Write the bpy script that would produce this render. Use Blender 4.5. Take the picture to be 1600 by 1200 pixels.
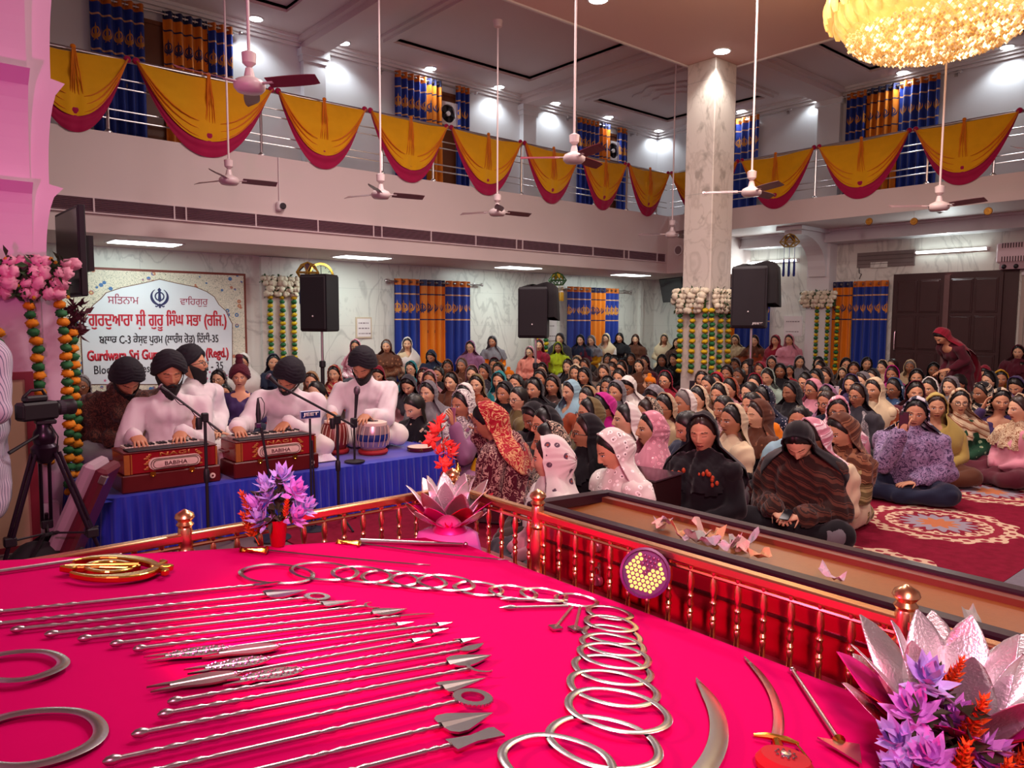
import bpy, bmesh, math, random
import numpy as np
from mathutils import Vector, Matrix

for _o in list(bpy.data.objects):
 bpy.data.objects.remove(_o)
SC = bpy.context.scene
COL = SC.collection
PI = math.pi
R = math.radians

# ------------------------------------------------------------------ camera
EYE = 1.6
FPX, PITCH, YAW, ROLL = 1165.2, R(4.872), R(49.438), R(.282)
_fw = np.array([math.cos(PITCH) * math.cos(YAW), math.cos(PITCH) * math.sin(YAW), -math.sin(PITCH)])
_r = np.array([math.sin(YAW), -math.cos(YAW), 0.])
_u = np.cross(_r, _fw)
_rt = _r * math.cos(ROLL) + _u * math.sin(ROLL)
_up = _u * math.cos(ROLL) - _r * math.sin(ROLL)
CAMP = np.array([0., 0., EYE])
cd = bpy.data.cameras.new('camera')
cam = bpy.data.objects.new('camera', cd)
COL.objects.link(cam)
cam.matrix_world = Matrix(((_rt[0], _up[0], -_fw[0], 0), (_rt[1], _up[1], -_fw[1], 0), (_rt[2], _up[2], -_fw[2], EYE), (0, 0, 0, 1)))
cd.sensor_width = 36.0
cd.lens = FPX * 36.0 / 1600.0
cd.clip_start = .02
cd.clip_end = 200
SC.camera = cam


def ray(x, y):
 return _fw + _rt * ((x - 800) / FPX) - _up * ((y - 600) / FPX)


def onz(x, y, z):
 d = ray(x, y)
 return CAMP + d * ((z - EYE) / d[2])


def onx(x, y, X):
 d = ray(x, y)
 return CAMP + d * (X / d[0])


def ony(x, y, Y):
 d = ray(x, y)
 return CAMP + d * (Y / d[1])


def atd(x, y, D):
 return CAMP + ray(x, y) * D


# ------------------------------------------------------------------ view, world, lamps
SC.view_settings.view_transform = 'Standard'
SC.view_settings.look = 'None'
SC.view_settings.gamma = 1.0
SC.view_settings.use_curve_mapping = False
SC.view_settings.exposure = 0.0
SC.cycles.max_bounces = 5
SC.cycles.diffuse_bounces = 3
SC.cycles.glossy_bounces = 3
SC.cycles.transmission_bounces = 3
SC.cycles.transparent_max_bounces = 6
SC.cycles.caustics_reflective = False
SC.cycles.caustics_refractive = False
SC.cycles.sample_clamp_indirect = 3.0
SC.cycles.use_light_tree = True
W = bpy.data.worlds.new('world')
SC.world = W
W.use_nodes = True
W.node_tree.nodes['Background'].inputs[0].default_value = (1.0, .62, .66, 1)
W.node_tree.nodes['Background'].inputs[1].default_value = .30


def lamp(kind, name, loc, energy, color, target=None, size=.1, spot=None, blend=.5, shape=None, sy=None, spread=None):
 d = bpy.data.lights.new(name, kind)
 d.energy = energy
 d.color = color
 if kind == 'AREA':
  d.size = size
  if sy:
   d.shape = 'RECTANGLE'
   d.size_y = sy
  if spread:
   d.spread = spread
 elif kind in ('SPOT', 'POINT'):
  d.shadow_soft_size = size
 if kind == 'SPOT':
  d.spot_size = spot
  d.spot_blend = blend
 o = bpy.data.objects.new(name, d)
 COL.objects.link(o)
 o.location = loc
 if target is not None:
  v = Vector(target) - Vector(loc)
  o.rotation_euler = v.to_track_quat('-Z', 'Y').to_euler()
 return o


# hall lamps on the central ceiling (one row over the hall, one over the platform behind the camera)
for _x, _y in ((8.04, 5.2), (5.0, 7.0), (8.04, 1.5), (4.0, 3.2)):
 lamp('AREA', 'hall_ceiling_lamp_light', (_x, _y, 5.98), 150, (1.0, .84, .80), (_x, _y, 0), size=1.0)
# under the left gallery: panel lights
for _x in (3.2, 6.9, 10.7, 14.4):
 lamp('AREA', 'panel_light_light', (_x, 12.3, 2.68), 21, (.82, 1.0, .94), (_x, 12.5, 0), size=.9, sy=.5)
# gallery downlights
for _p in ((400, 40), (537, 77), (673, 116), (780, 144), (868, 169), (951, 190), (1028, 211), (1158, 181), (1271, 155), (1410, 122), (1573, 83)):
 _q = onz(_p[0], _p[1], 6.64)
 lamp('SPOT', 'gallery_downlight_light', (_q[0], _q[1], 6.70), 44, (.86, .95, 1.0), (_q[0], _q[1], 0), size=.06, spot=R(130), blend=.6)
# tube lights on the right wall
for _y0, _y1 in ((5.14, 6.52), (9.1, 10.5)):
 lamp('AREA', 'tube_light_light', (16.5, (_y0 + _y1) / 2, 3.02), 30, (.88, 1.0, .98), (14.0, (_y0 + _y1) / 2, 2.2), size=.06, sy=1.3)
# chandelier glow and column downlight
lamp('POINT', 'chandelier_light', (7.9, 4.3, 4.55), 70, (1.0, .72, .34), size=.5)
lamp('SPOT', 'column_downlight_light', (10.85, 7.45, 5.98), 160, (1.0, .93, .85), (10.85, 7.45, 0), size=.08, spot=R(120), blend=.6)
# coloured stage lamps (par cans of the kind clamped to the rail), magenta and red, then an added fill
lamp('SPOT', 'magenta_par_light', (-.9, 2.8, 1.3), 260, (1.0, .015, .50), (.85, 6.5, 4.0), size=.12, spot=R(66), blend=.9)
lamp('SPOT', 'pink_par_light', (-.5, -.8, 2.9), 310, (1.0, .26, .52), (3.6, 3.4, .6), size=.15, spot=R(80), blend=.9)
lamp('SPOT', 'rose_par_light', (-.2, .9, 2.3), 210, (1.0, .30, .50), (2.4, 6.0, .9), size=.15, spot=R(60), blend=.9)
lamp('SPOT', 'red_par_light', (.35, 1.75, 1.25), 120, (1.0, .05, .20), (2.1, 1.5, .7), size=.06, spot=R(120), blend=.8)
lamp('SPOT', 'crowd_fill_light', (-.8, -1.6, 4.6), 900, (1.0, .70, .64), (6.2, 4.4, .6), size=.5, spot=R(74), blend=.7)  # unseen warm fill added high behind the camera to brighten the crowd's faces


# ------------------------------------------------------------------ mesh helpers
class MB:
 """collects shapes; build() links them as ONE mesh object"""

 def __init__(s):
  s.v = []
  s.f = []
  s.m = []
  s.n = 0

 def add(s, v, f, mi=0):
  v = np.asarray(v, float).reshape(-1, 3)
  b = s.n
  s.v.append(v)
  s.f += [tuple(i + b for i in q) for q in f]
  s.m += [mi] * len(f) if isinstance(mi, int) else list(mi)
  s.n += len(v)
  return s

 def box(s, x0, x1, y0, y1, z0, z1, mi=0, M=None):
  v = np.array([(x, y, z) for x in (x0, x1) for y in (y0, y1) for z in (z0, z1)], float)
  if M is not None:
   v = xf(v, M)
  return s.add(v, [(0, 1, 3, 2), (4, 6, 7, 5), (0, 4, 5, 1), (2, 3, 7, 6), (0, 2, 6, 4), (1, 5, 7, 3)], mi)

 def bbox(s, x0, x1, y0, y1, z0, z1, b=.01, mi=0, M=None):
  """a box with chamfered edges"""
  v, f = cham(x0, x1, y0, y1, z0, z1, b)
  if M is not None:
   v = xf(v, M)
  return s.add(v, f, mi)

 def grid(s, P, cu=False, cv=False, mi=0, flip=False):
  P = np.asarray(P, float)
  n, m = P.shape[:2]
  f = []
  for i in range(n if cu else n - 1):
   for j in range(m if cv else m - 1):
    a, b = i * m + j, i * m + (j + 1) % m
    c, d = ((i + 1) % n) * m + (j + 1) % m, ((i + 1) % n) * m + j
    f.append((a, d, c, b) if flip else (a, b, c, d))
  return s.add(P.reshape(-1, 3), f, mi)

 def tube(s, path, r, n=8, cap=True, mi=0, closed=False, flat=None):
  P = np.asarray(path, float)
  k = len(P)
  rr = np.full(k, r, float) if np.isscalar(r) else np.asarray(r, float)
  T = np.zeros_like(P)
  if closed:
   T = np.roll(P, -1, 0) - np.roll(P, 1, 0)
  else:
   T[1:-1] = P[2:] - P[:-2]
   T[0] = P[1] - P[0]
   T[-1] = P[-1] - P[-2]
  T /= np.maximum(np.linalg.norm(T, axis=1, keepdims=True), 1e-9)
  up = np.array([0, 0, 1.]) if abs(T[0][2]) < .9 else np.array([1., 0, 0])
  A = np.zeros_like(P)
  a = up - T[0] * (up @ T[0])
  for i in range(k):
   a = a - T[i] * (a @ T[i])
   a /= max(np.linalg.norm(a), 1e-9)
   A[i] = a
  B = np.cross(T, A)
  an = np.arange(n) * 2 * PI / n
  fl = 1.0 if flat is None else flat
  G = P[:, None] + (A[:, None] * np.cos(an)[None, :, None] * fl + B[:, None] * np.sin(an)[None, :, None]) * rr[:, None, None]
  b = s.n
  s.grid(G, cu=closed, cv=True, mi=mi)
  if cap and not closed:
   s.f.append(tuple(b + j for j in range(n))[::-1])
   s.f.append(tuple(b + (k - 1) * n + j for j in range(n)))
   s.m += [mi, mi]
  return s

 def cyl(s, p0, p1, r0, r1=None, n=16, mi=0):
  return s.tube([p0, p1], [r0, r0 if r1 is None else r1], n, True, mi)

 def lathe(s, prof, n=20, M=None, mi=0, cap=True):
  """prof: (r, z) pairs"""
  an = np.arange(n) * 2 * PI / n
  G = np.array([[(r * math.cos(a), r * math.sin(a), z) for a in an] for r, z in prof])
  if M is not None:
   G = xf(G.reshape(-1, 3), M).reshape(G.shape)
  b = s.n
  s.grid(G, cv=True, mi=mi)
  if cap:
   s.f.append(tuple(b + j for j in range(n))[::-1])
   k = len(prof) - 1
   s.f.append(tuple(b + k * n + j for j in range(n)))
   s.m += [mi, mi]
  return s

 def ball(s, c, r, n=10, k=7, mi=0):
  r = (r, r, r) if np.isscalar(r) else r
  th = np.linspace(.08, PI - .08, k)
  ph = np.arange(n) * 2 * PI / n
  G = np.array([[(c[0] + r[0] * math.sin(t) * math.cos(p), c[1] + r[1] * math.sin(t) * math.sin(p), c[2] + r[2] * math.cos(t)) for p in ph] for t in th])
  b = s.n
  s.grid(G, cv=True, mi=mi, flip=True)
  s.f.append(tuple(b + j for j in range(n)))
  s.f.append(tuple(b + (k - 1) * n + j for j in range(n))[::-1])
  s.m += [mi, mi]
  return s

 def prism(s, poly, h0, h1, M=None, mi=0):
  """outline in (x, y), extruded along z"""
  p = np.asarray(poly, float)
  n = len(p)
  v = np.concatenate([np.c_[p, np.full(n, h0)], np.c_[p, np.full(n, h1)]])
  if M is not None:
   v = xf(v, M)
  f = [tuple(range(n))[::-1], tuple(range(n, 2 * n))] + [(i, (i + 1) % n, n + (i + 1) % n, n + i) for i in range(n)]
  return s.add(v, f, mi)

 def ring(s, c, r0, r1, h0, h1, n=32, M=None, mi=0):
  """a flat washer"""
  an = np.arange(n) * 2 * PI / n
  G = np.array([[(c[0] + r * math.cos(a), c[1] + r * math.sin(a), h) for a in an] for r, h in ((r0, h0), (r1, h0), (r1, h1), (r0, h1))])
  if M is not None:
   G = xf(G.reshape(-1, 3), M).reshape(G.shape)
  return s.grid(G, cu=True, cv=True, mi=mi, flip=True)

 def mesh(s, name, smooth=False):
  me = bpy.data.meshes.new(name)
  v = np.concatenate(s.v) if s.v else np.zeros((0, 3))
  me.from_pydata(v.tolist(), [], s.f)
  if any(s.m):
   me.polygons.foreach_set('material_index', s.m)
  if smooth:
   me.polygons.foreach_set('use_smooth', [True] * len(me.polygons))
   if smooth != 'all':
    bm = bmesh.new()
    bm.from_mesh(me)
    for e in bm.edges:
     if len(e.link_faces) == 2 and e.calc_face_angle(0) > .75:
      e.smooth = False
    bm.to_mesh(me)
    bm.free()
  me.update()
  return me

 def build(s, name, mat, parent=None, smooth=False, loc=None, label=None):
  me = s.mesh(name, smooth)
  for m in (mat if isinstance(mat, (list, tuple)) else [mat]):
   me.materials.append(m)
  return link(name, me, parent, loc, label)


def link(name, me, parent=None, loc=None, label=None):
 o = bpy.data.objects.new(name, me)
 COL.objects.link(o)
 if parent is not None:
  o.parent = parent
 if loc is not None:
  o.location = loc
 if label:
  o['label'] = label
 return o


def xf(v, M):
 v = np.asarray(v, float)
 A = np.array(M)
 return v @ A[:3, :3].T + A[:3, 3]


def cham(x0, x1, y0, y1, z0, z1, b):
 c = np.array([(x0 + x1) / 2, (y0 + y1) / 2, (z0 + z1) / 2])
 h = np.array([x1 - x0, y1 - y0, z1 - z0]) / 2
 b = min(b, h.min() * .9)
 v, idx = [], {}
 for i in (-1, 1):
  for j in (-1, 1):
   for k in (-1, 1):
    sg = np.array((i, j, k))
    for a in range(3):
     q = sg * h
     q = q - sg * b
     q[a] = sg[a] * h[a]
     idx[(i, j, k, a)] = len(v)
     v.append(c + q)
 f = []
 for a in range(3):
  b1, b2 = (a + 1) % 3, (a + 2) % 3
  for s in (-1, 1):
   q = []
   for (t, w) in ((-1, -1), (1, -1), (1, 1), (-1, 1)):
    e = [0, 0, 0]
    e[a], e[b1], e[b2] = s, t, w
    q.append(idx[(*e, a)])
   f.append(tuple(q) if s > 0 else tuple(q[::-1]))
 for a in range(3):  # edges along axis a
  b1, b2 = (a + 1) % 3, (a + 2) % 3
  for s in (-1, 1):
   for t in (-1, 1):
    e0, e1 = [0, 0, 0], [0, 0, 0]
    e0[a], e1[a] = -1, 1
    e0[b1] = e1[b1] = s
    e0[b2] = e1[b2] = t
    q = (idx[(*e0, b1)], idx[(*e1, b1)], idx[(*e1, b2)], idx[(*e0, b2)])
    f.append(q if s * t < 0 else q[::-1])
 for i in (-1, 1):
  for j in (-1, 1):
   for k in (-1, 1):
    q = (idx[(i, j, k, 0)], idx[(i, j, k, 1)], idx[(i, j, k, 2)])
    f.append(q if i * j * k > 0 else q[::-1])
 return np.array(v), f


def tag(o, label, cat, group=None, kind=None):
 o['label'] = label
 o['category'] = cat
 if group:
  o['group'] = group
 if kind:
  o['kind'] = kind
 return o


def thing(name, label, cat, loc=(0, 0, 0), rz=0, group=None):
 o = bpy.data.objects.new(name, None)
 COL.objects.link(o)
 o.location = loc
 o.rotation_euler = (0, 0, rz)
 o.empty_display_size = .1
 return tag(o, label, cat, group)


def struct(name, mb, mat, smooth=False):
 o = mb.build(name, mat, None, smooth)
 o['kind'] = 'structure'
 return o


def dup(root, loc, rz=None, label=None, scale=None):
 r = root.copy()
 COL.objects.link(r)
 r.location = loc
 if rz is not None:
  r.rotation_euler = (0, 0, rz)
 if scale is not None:
  r.scale = (scale,) * 3
 if label:
  r['label'] = label
 for ch in list(root.children):
  c = ch.copy()
  COL.objects.link(c)
  c.parent = r
  for g in list(ch.children):
   d = g.copy()
   COL.objects.link(d)
   d.parent = c
 return r


def Tm(x=0, y=0, z=0):
 return Matrix.Translation((x, y, z))


def Rz(a):
 return Matrix.Rotation(a, 4, 'Z')


def Rx(a):
 return Matrix.Rotation(a, 4, 'X')


def Ry(a):
 return Matrix.Rotation(a, 4, 'Y')


def frame(o, x, z):
 """matrix with origin o, local x along x, local z along z"""
 z = Vector(z).normalized()
 x = Vector(x)
 x = (x - z * x.dot(z)).normalized()
 y = z.cross(x)
 return Matrix(((x[0], y[0], z[0], o[0]), (x[1], y[1], z[1], o[1]), (x[2], y[2], z[2], o[2]), (0, 0, 0, 1)))


# ------------------------------------------------------------------ materials
def srgb(h):
 if isinstance(h, str):
  c = [int(h[i:i + 2], 16) / 255 for i in (0, 2, 4)]
  return tuple(x / 12.92 if x <= .04045 else ((x + .055) / 1.055) ** 2.4 for x in c)
 return tuple(h[:3])


class E:
 """a node socket with arithmetic"""

 def __init__(s, nt, o):
  s.nt, s.o = nt, o

 def m(s, op, b=None, c=None, rev=False):
  n = s.nt.nodes.new('ShaderNodeMath')
  n.operation = op
  a = [s, b, c]
  if rev:
   a = [b, s, c]
  for i, q in enumerate(a):
   if q is None:
    continue
   if isinstance(q, E):
    s.nt.links.new(q.o, n.inputs[i])
   else:
    n.inputs[i].default_value = float(q)
  return E(s.nt, n.outputs[0])

 def __add__(s, b): return s.m('ADD', b)
 def __radd__(s, b): return s.m('ADD', b)
 def __sub__(s, b): return s.m('SUBTRACT', b)
 def __rsub__(s, b): return s.m('SUBTRACT', b, rev=True)
 def __mul__(s, b): return s.m('MULTIPLY', b)
 def __rmul__(s, b): return s.m('MULTIPLY', b)
 def __truediv__(s, b): return s.m('DIVIDE', b)
 def __lt__(s, b): return s.m('LESS_THAN', b)
 def __gt__(s, b): return s.m('GREATER_THAN', b)
 def abs(s): return s.m('ABSOLUTE')
 def fr(s): return s.m('FRACT')
 def mx(s, b): return s.m('MAXIMUM', b)
 def mn(s, b): return s.m('MINIMUM', b)
 def sin(s): return s.m('SINE')
 def sqrt(s): return s.m('SQRT')
 def atan2(s, b): return s.m('ARCTAN2', b)


class Mat:
 def __init__(s, name, rough=.6, metal=0., spec=.5):
  s.mat = bpy.data.materials.new(name)
  s.mat.use_nodes = True
  s.nt = s.mat.node_tree
  s.b = s.nt.nodes['Principled BSDF']
  s.b.inputs['Roughness'].default_value = rough
  s.b.inputs['Metallic'].default_value = metal
  s.b.inputs['Specular IOR Level'].default_value = spec
  s._tc = None

 def new(s, t):
  return s.nt.nodes.new(t)

 def tc(s, which='Object'):
  if s._tc is None:
   s._tc = s.new('ShaderNodeTexCoord')
  return s._tc.outputs[which]

 def xyz(s, which='Object'):
  n = s.new('ShaderNodeSeparateXYZ')
  s.nt.links.new(s.tc(which), n.inputs[0])
  return [E(s.nt, n.outputs[i]) for i in range(3)]

 def vec(s, x, y, z=0.):
  n = s.new('ShaderNodeCombineXYZ')
  for i, q in enumerate((x, y, z)):
   if isinstance(q, E):
    s.nt.links.new(q.o, n.inputs[i])
   else:
    n.inputs[i].default_value = q
  return n.outputs[0]

 def noise(s, scale=5, detail=3, vec=None, rough=.5, dist=0., out='Fac'):
  n = s.new('ShaderNodeTexNoise')
  s.nt.links.new(vec if vec is not None else s.tc(), n.inputs['Vector'])
  n.inputs['Scale'].default_value = scale
  n.inputs['Detail'].default_value = detail
  n.inputs['Roughness'].default_value = rough
  n.inputs['Distortion'].default_value = dist
  return E(s.nt, n.outputs[out])

 def voro(s, scale=5, vec=None, out='Distance', feat='F1'):
  n = s.new('ShaderNodeTexVoronoi')
  n.feature = feat
  s.nt.links.new(vec if vec is not None else s.tc(), n.inputs['Vector'])
  n.inputs['Scale'].default_value = scale
  return E(s.nt, n.outputs[out])

 def mix(s, fac, a, b):
  n = s.new('ShaderNodeMix')
  n.data_type = 'RGBA'
  if isinstance(fac, E):
   s.nt.links.new(fac.o, n.inputs[0])
  else:
   n.inputs[0].default_value = fac
  for i, q in ((6, a), (7, b)):
   if isinstance(q, E):
    s.nt.links.new(q.o, n.inputs[i])
   else:
    n.inputs[i].default_value = (*srgb(q), 1)
  return E(s.nt, n.outputs[2])

 def ramp(s, e, lo, hi):
  n = s.new('ShaderNodeMapRange')
  s.nt.links.new(e.o, n.inputs[0])
  n.inputs[1].default_value = lo
  n.inputs[2].default_value = hi
  return E(s.nt, n.outputs[0])

 def set(s, inp, q):
  i = s.b.inputs[inp]
  if isinstance(q, E):
   s.nt.links.new(q.o, i)
  elif inp in ('Base Color', 'Emission Color'):
   i.default_value = (*srgb(q), 1)
  else:
   i.default_value = q
  return s

 def col(s, q):
  return s.set('Base Color', q)

 def emit(s, q, st):
  s.set('Emission Color', q)
  return s.set('Emission Strength', st)

 def bump(s, e, st=.3, dist=.01):
  n = s.new('ShaderNodeBump')
  n.inputs['Strength'].default_value = st
  n.inputs['Distance'].default_value = dist
  s.nt.links.new(e.o, n.inputs['Height'])
  s.nt.links.new(n.outputs[0], s.b.inputs['Normal'])
  return s


def plain(name, c, rough=.6, metal=0., spec=.5, var=.06, scale=6., bump=0., bscale=60.):
 """one colour with a faint procedural unevenness"""
 m = Mat(name, rough, metal, spec)
 if var:
  a = np.array(srgb(c))
  m.col(m.mix(m.noise(scale, 3), tuple(a * (1 - var)), tuple(np.minimum(a * (1 + var), 1))))
 else:
  m.col(c)
 if bump:
  m.bump(m.noise(bscale, 2), bump, .004)
 return m.mat


def glow(name, c, st, base='ffffff'):
 m = Mat(name, .4)
 m.col(base)
 m.emit(c, st)
 return m.mat


# ------------------------------------------------------------------ shared materials
M_PAINT = plain('white_paint', 'dfdfe2', .55, var=.02, scale=1.2)
M_FACADE = plain('cream_pink_paint', 'd9c9c6', .6, var=.035, scale=.9)
M_CEIL = plain('ceiling_paint', 'e0bcb6', .7, var=.02, scale=.5)
M_CEIL2 = plain('gallery_ceiling_paint', 'd6c4c2', .7, var=.02, scale=.5)
M_TRIM = plain('white_trim_paint', 'e6e2e2', .5, var=.02)
M_STEEL = plain('brushed_steel', 'c9c4c4', .28, 1.0, var=.04)
M_SILVER = plain('silver_metal', 'cfc9cc', .22, 1.0, var=.1, scale=40)
M_BRASS = plain('polished_brass', 'd9a441', .2, 1.0, var=.06)
M_GOLDRAIL = plain('gold_rail_metal', 'f0b486', .27, 1.0, var=.04)
M_BLACK = plain('black_plastic', '17121a', .5, var=.1)
M_DARK = plain('dark_grille', '1b131b', .75, var=.15)
M_WHITEP = plain('white_plastic', 'e4dcdc', .4, var=.02)
M_DOORW = plain('dark_brown_wood', '3a1a1c', .45, var=.18, scale=5)
M_WOODM = plain('brown_wood', '7a4420', .45, var=.2, scale=4)


def _marble(name, base, vein, joints, sc=1.6, stain=None):
 m = Mat(name, .28)
 x, y, z = m.xyz()
 h = x + y
 w = m.noise(sc * .9, 4, dist=1.6, vec=m.vec(h * 1.0, z * .45, 0.))
 v = m.ramp((w - .5).abs(), .0, .035)
 c = m.mix(v * .55 + .45, vein, base)
 c = m.mix(m.ramp(m.noise(sc * 4, 3), .62, .8) * .5, c, vein)
 if stain:
  sp = m.ramp(m.noise(5.5, 4, vec=m.vec(h, z * .6, 3.)), .60, .72)
  c = m.mix(sp * .65, c, stain)
 if joints:
  jx = ((h / joints[0]).fr() - .5).abs() > .4965
  jz = ((z / joints[1]).fr() - .5).abs() > .496
  c = m.mix(jx.mx(jz) * .35, c, '8f9490')
 m.col(c)
 return m.mat


M_MARBLE = _marble('white_marble_panels', 'dcdcd4', 'a8a8a2', (1.12, .74))
M_COLUMN = _marble('column_marble', 'd9cfc6', 'b9aea4', (.62, 1.9), 2.0, '8b8178')

# ------------------------------------------------------------------ room shell
XW, YW, XF, YF = 16.7, 13.4, 14.61, 11.35     # right wall, left wall, right facade, left facade
FLOOR_Z, SLAB, GCEIL, HCEIL = 0., 4.1, 6.76, 6.03

M_FLOOR = plain('stone_floor', '6a5450', .5, var=.1, scale=2)
struct('floor', MB().box(-6, XW, -6, YW, -.12, -.002), M_FLOOR)
struct('wall_left', MB().box(-6, XW + .2, YW, YW + .2, 0, 2.73), M_MARBLE)
struct('wall_left', MB().box(-6, XW + .2, YW, YW + .2, 2.73, 7.2), M_PAINT)
struct('wall_right', MB().box(XW, XW + .2, -6, YW, 0, 3.44), M_MARBLE)
struct('wall_right', MB().box(XW, XW + .2, -6, YW, 3.44, 7.2), M_PAINT)
# galleries: slab with painted front, soffit
struct('trim_1', MB().box(-6, XF + .0, YF, YW, 2.745, SLAB), M_FACADE)
struct('trim_2', MB().box(XF, XW, -6, 10.4, 3.64, SLAB).box(XF, XW, 10.4, YW, 2.745, SLAB), M_FACADE)
# ceilings
struct('ceiling', MB().box(-6, 11.65, -6, 8.2, HCEIL, HCEIL + .25), M_CEIL)
mb = MB().box(-6, XW, 8.2, YW, GCEIL, GCEIL + .2).box(11.65, XW, -6, 8.2, GCEIL, GCEIL + .2)
struct('ceiling_gallery', mb, M_CEIL2)
# lip round the central ceiling
mb = MB().box(-6, 11.69, 8.2, 8.24, HCEIL - .025, HCEIL + .26).box(11.65, 11.69, -6, 8.2, HCEIL - .025, HCEIL + .26)
struct('trim_3', mb, M_TRIM)
# cross beams and cornices under the gallery ceiling
mb = MB()
for a, b in ((6.27, 6.71), (11.66, 12.06)):
 mb.box(a, b, 8.24, YW, GCEIL - .2, GCEIL)
 mb.box(a - .09, b + .09, 8.24, YW, GCEIL - .09, GCEIL - .002)
for a, b in ((8.2, 8.72), (1.9, 2.4)):
 mb.box(11.69, XW, a, b, GCEIL - .2, GCEIL)
 mb.box(11.69, XW, a - .09, b + .09, GCEIL - .09, GCEIL - .003)
struct('trim_4', mb, M_CEIL2)
mb = MB()
for k, d in ((.16, .05), (.1, .1), (.05, .16)):
 mb.box(-6, XW - .0, YW - d, YW, GCEIL - k, GCEIL - k + .055)
 mb.box(XW - d, XW, -6, YW, GCEIL - k, GCEIL - k + .055)
struct('trim_5', mb, M_TRIM)


def tray(name, x0, x1, y0, y1, w=.22):
 """a stepped plaster frame on the gallery ceiling"""
 mb = MB()
 for k, (d, h) in enumerate(((0, .05), (.09, .1))):
  a0, a1, b0, b1 = x0 + d, x1 - d, y0 + d, y1 - d
  z0, z1 = GCEIL - h, GCEIL + .02 + .004 * k
  ww = w - d
  mb.box(a0, a1, b0, b0 + ww, z0, z1).box(a0, a1, b1 - ww, b1, z0, z1)
  mb.box(a0, a0 + ww, b0 + ww, b1 - ww, z0, z1).box(a1 - ww, a1, b0 + ww, b1 - ww, z0, z1)
 struct(name, mb, M_CEIL2)


tray('trim_6', 12.7, 15.9, 9.3, 12.5)
tray('trim_7', 7.3, 11.1, 9.2, 12.4)
tray('trim_8', 1.6, 5.7, 9.2, 12.4)
tray('trim_9', 12.7, 15.9, 3.0, 7.4)
# plaster rosette of wavy steps in the corner bay
mb = MB()
for q, (rr, h) in enumerate(((.98, .04), (.78, .08), (.55, .12))):
 an = np.arange(48) * 2 * PI / 48
 rad = rr * (1 + .07 * np.cos(8 * an))
 mb.prism(np.c_[14.3 + rad * np.cos(an), 10.9 + rad * np.sin(an)], GCEIL - h, GCEIL - .006)
struct('trim_10', mb, M_CEIL2)
# pilasters on the upper walls, with capitals
mb = MB()
for a, b in ((6.27, 6.71), (11.66, 12.06)):
 mb.box(a, b, YW - .14, YW, SLAB, GCEIL - .2).box(a - .06, b + .06, YW - .2, YW, GCEIL - .32, GCEIL - .2)
 mb.box(a - .03, b + .03, YW - .17, YW, GCEIL - .42, GCEIL - .32)
for a, b in ((8.2, 8.72), (1.9, 2.4)):
 mb.box(XW - .14, XW, a, b, SLAB, GCEIL - .2).box(XW - .2, XW, a - .06, b + .06, GCEIL - .32, GCEIL - .2)
struct('trim_11', mb, M_PAINT)
# under the right gallery: beam along the wall with mouldings, pilaster and scrolled bracket
mb = MB().box(16.25, XW, -6, 10.4, 3.40, 3.74)
mb.box(16.17, XW, -6, 10.4, 3.60, 3.68).box(16.1, XW, -6, 10.4, 3.68, 3.745)
mb.box(16.2, XW, -6, 10.4, 3.36, 3.42)
struct('trim_12', mb, M_PAINT)
mb = MB().box(16.36, XW, 8.2, 8.72, 0, 3.36)
prof = [(16.5, 2.62), (16.3, 2.62), (16.28, 2.78)]
for t in np.linspace(0, 1, 9):
 a = t * PI / 2
 prof.append((16.26 - 1.0 * (1 - math.cos(a)), 2.85 + .62 * math.sin(a)))
prof += [(15.2, 3.47), (15.2, 3.55), (15.1, 3.55), (15.1, 3.635), (16.5, 3.635)]
mb.prism([(x, z) for x, z in prof], -8.66, -8.26, Rx(PI / 2))
mb.box(15.02, 16.5, 8.16, 8.76, 3.56, 3.637)
struct('trim_13', mb, M_PAINT)
# marble column, its corners slightly rounded
struct('column_1', MB().bbox(11.0, 11.62, 7.62, 8.2, 0, HCEIL, .012), M_COLUMN)
# vertical conduit in the corner under the left gallery and wall ribs
struct('trim_14', MB().box(16.0, 16.12, YW - .1, YW, 0, 2.73).box(12.1, 12.5, YW - .05, YW, 0, 2.73), M_MARBLE)

# ------------------------------------------------------------------ pink-lit pillar with cusped brackets by the platform
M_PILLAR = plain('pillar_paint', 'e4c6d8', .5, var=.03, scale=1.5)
PX, PY = .98, 6.45
mb = MB()
mb.box(-1.2, PX - .03, PY, PY + .65, 0, 1.92)                       # shaft
mb.box(-1.2, PX + .12, PY + .12, PY + .65, 0, 1.92)
mb.box(-1.2, PX - .12, PY - .03, PY + .1, .32, 1.8)                # raised panel
mb.box(-1.2, PX + .02, PY - .05, PY + .7, 0, .22)
mb.box(-1.2, PX + .05, PY - .03, PY + .7, 1.86, 1.98)
# corbels growing out towards the hall, each a concave cusp
def cusp(z0, z1, d0, d1, n=9):
 t = np.linspace(0, 1, n)
 return [(d0 + (d1 - d0) * (1 - math.sqrt(max(0, 1 - q * q))), z0 + (z1 - z0) * q) for q in t]
pr = [(-1.3, 1.98), (.0, 1.98)] + cusp(1.98, 2.56, .0, .13) + [(.04, 2.58)] + cusp(2.6, 3.32, .04, .17) + [(.08, 3.34)] + cusp(3.36, 4.25, .08, .22) + [(.22, 5.2), (-1.3, 5.2)]
mb.prism([(PX + .02 + a, b) for a, b in pr], -(PY + .62), -(PY - .0), Rx(PI / 2))
pr2 = [(.0, 1.98)] + cusp(1.98, 2.56, .0, .14) + [(.02, 2.58)] + cusp(2.6, 3.32, .02, .24) + [(.1, 3.34)] + cusp(3.36, 4.25, .1, .4) + [(.4, 5.2), (-.3, 5.2), (-.3, 1.98)]
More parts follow.
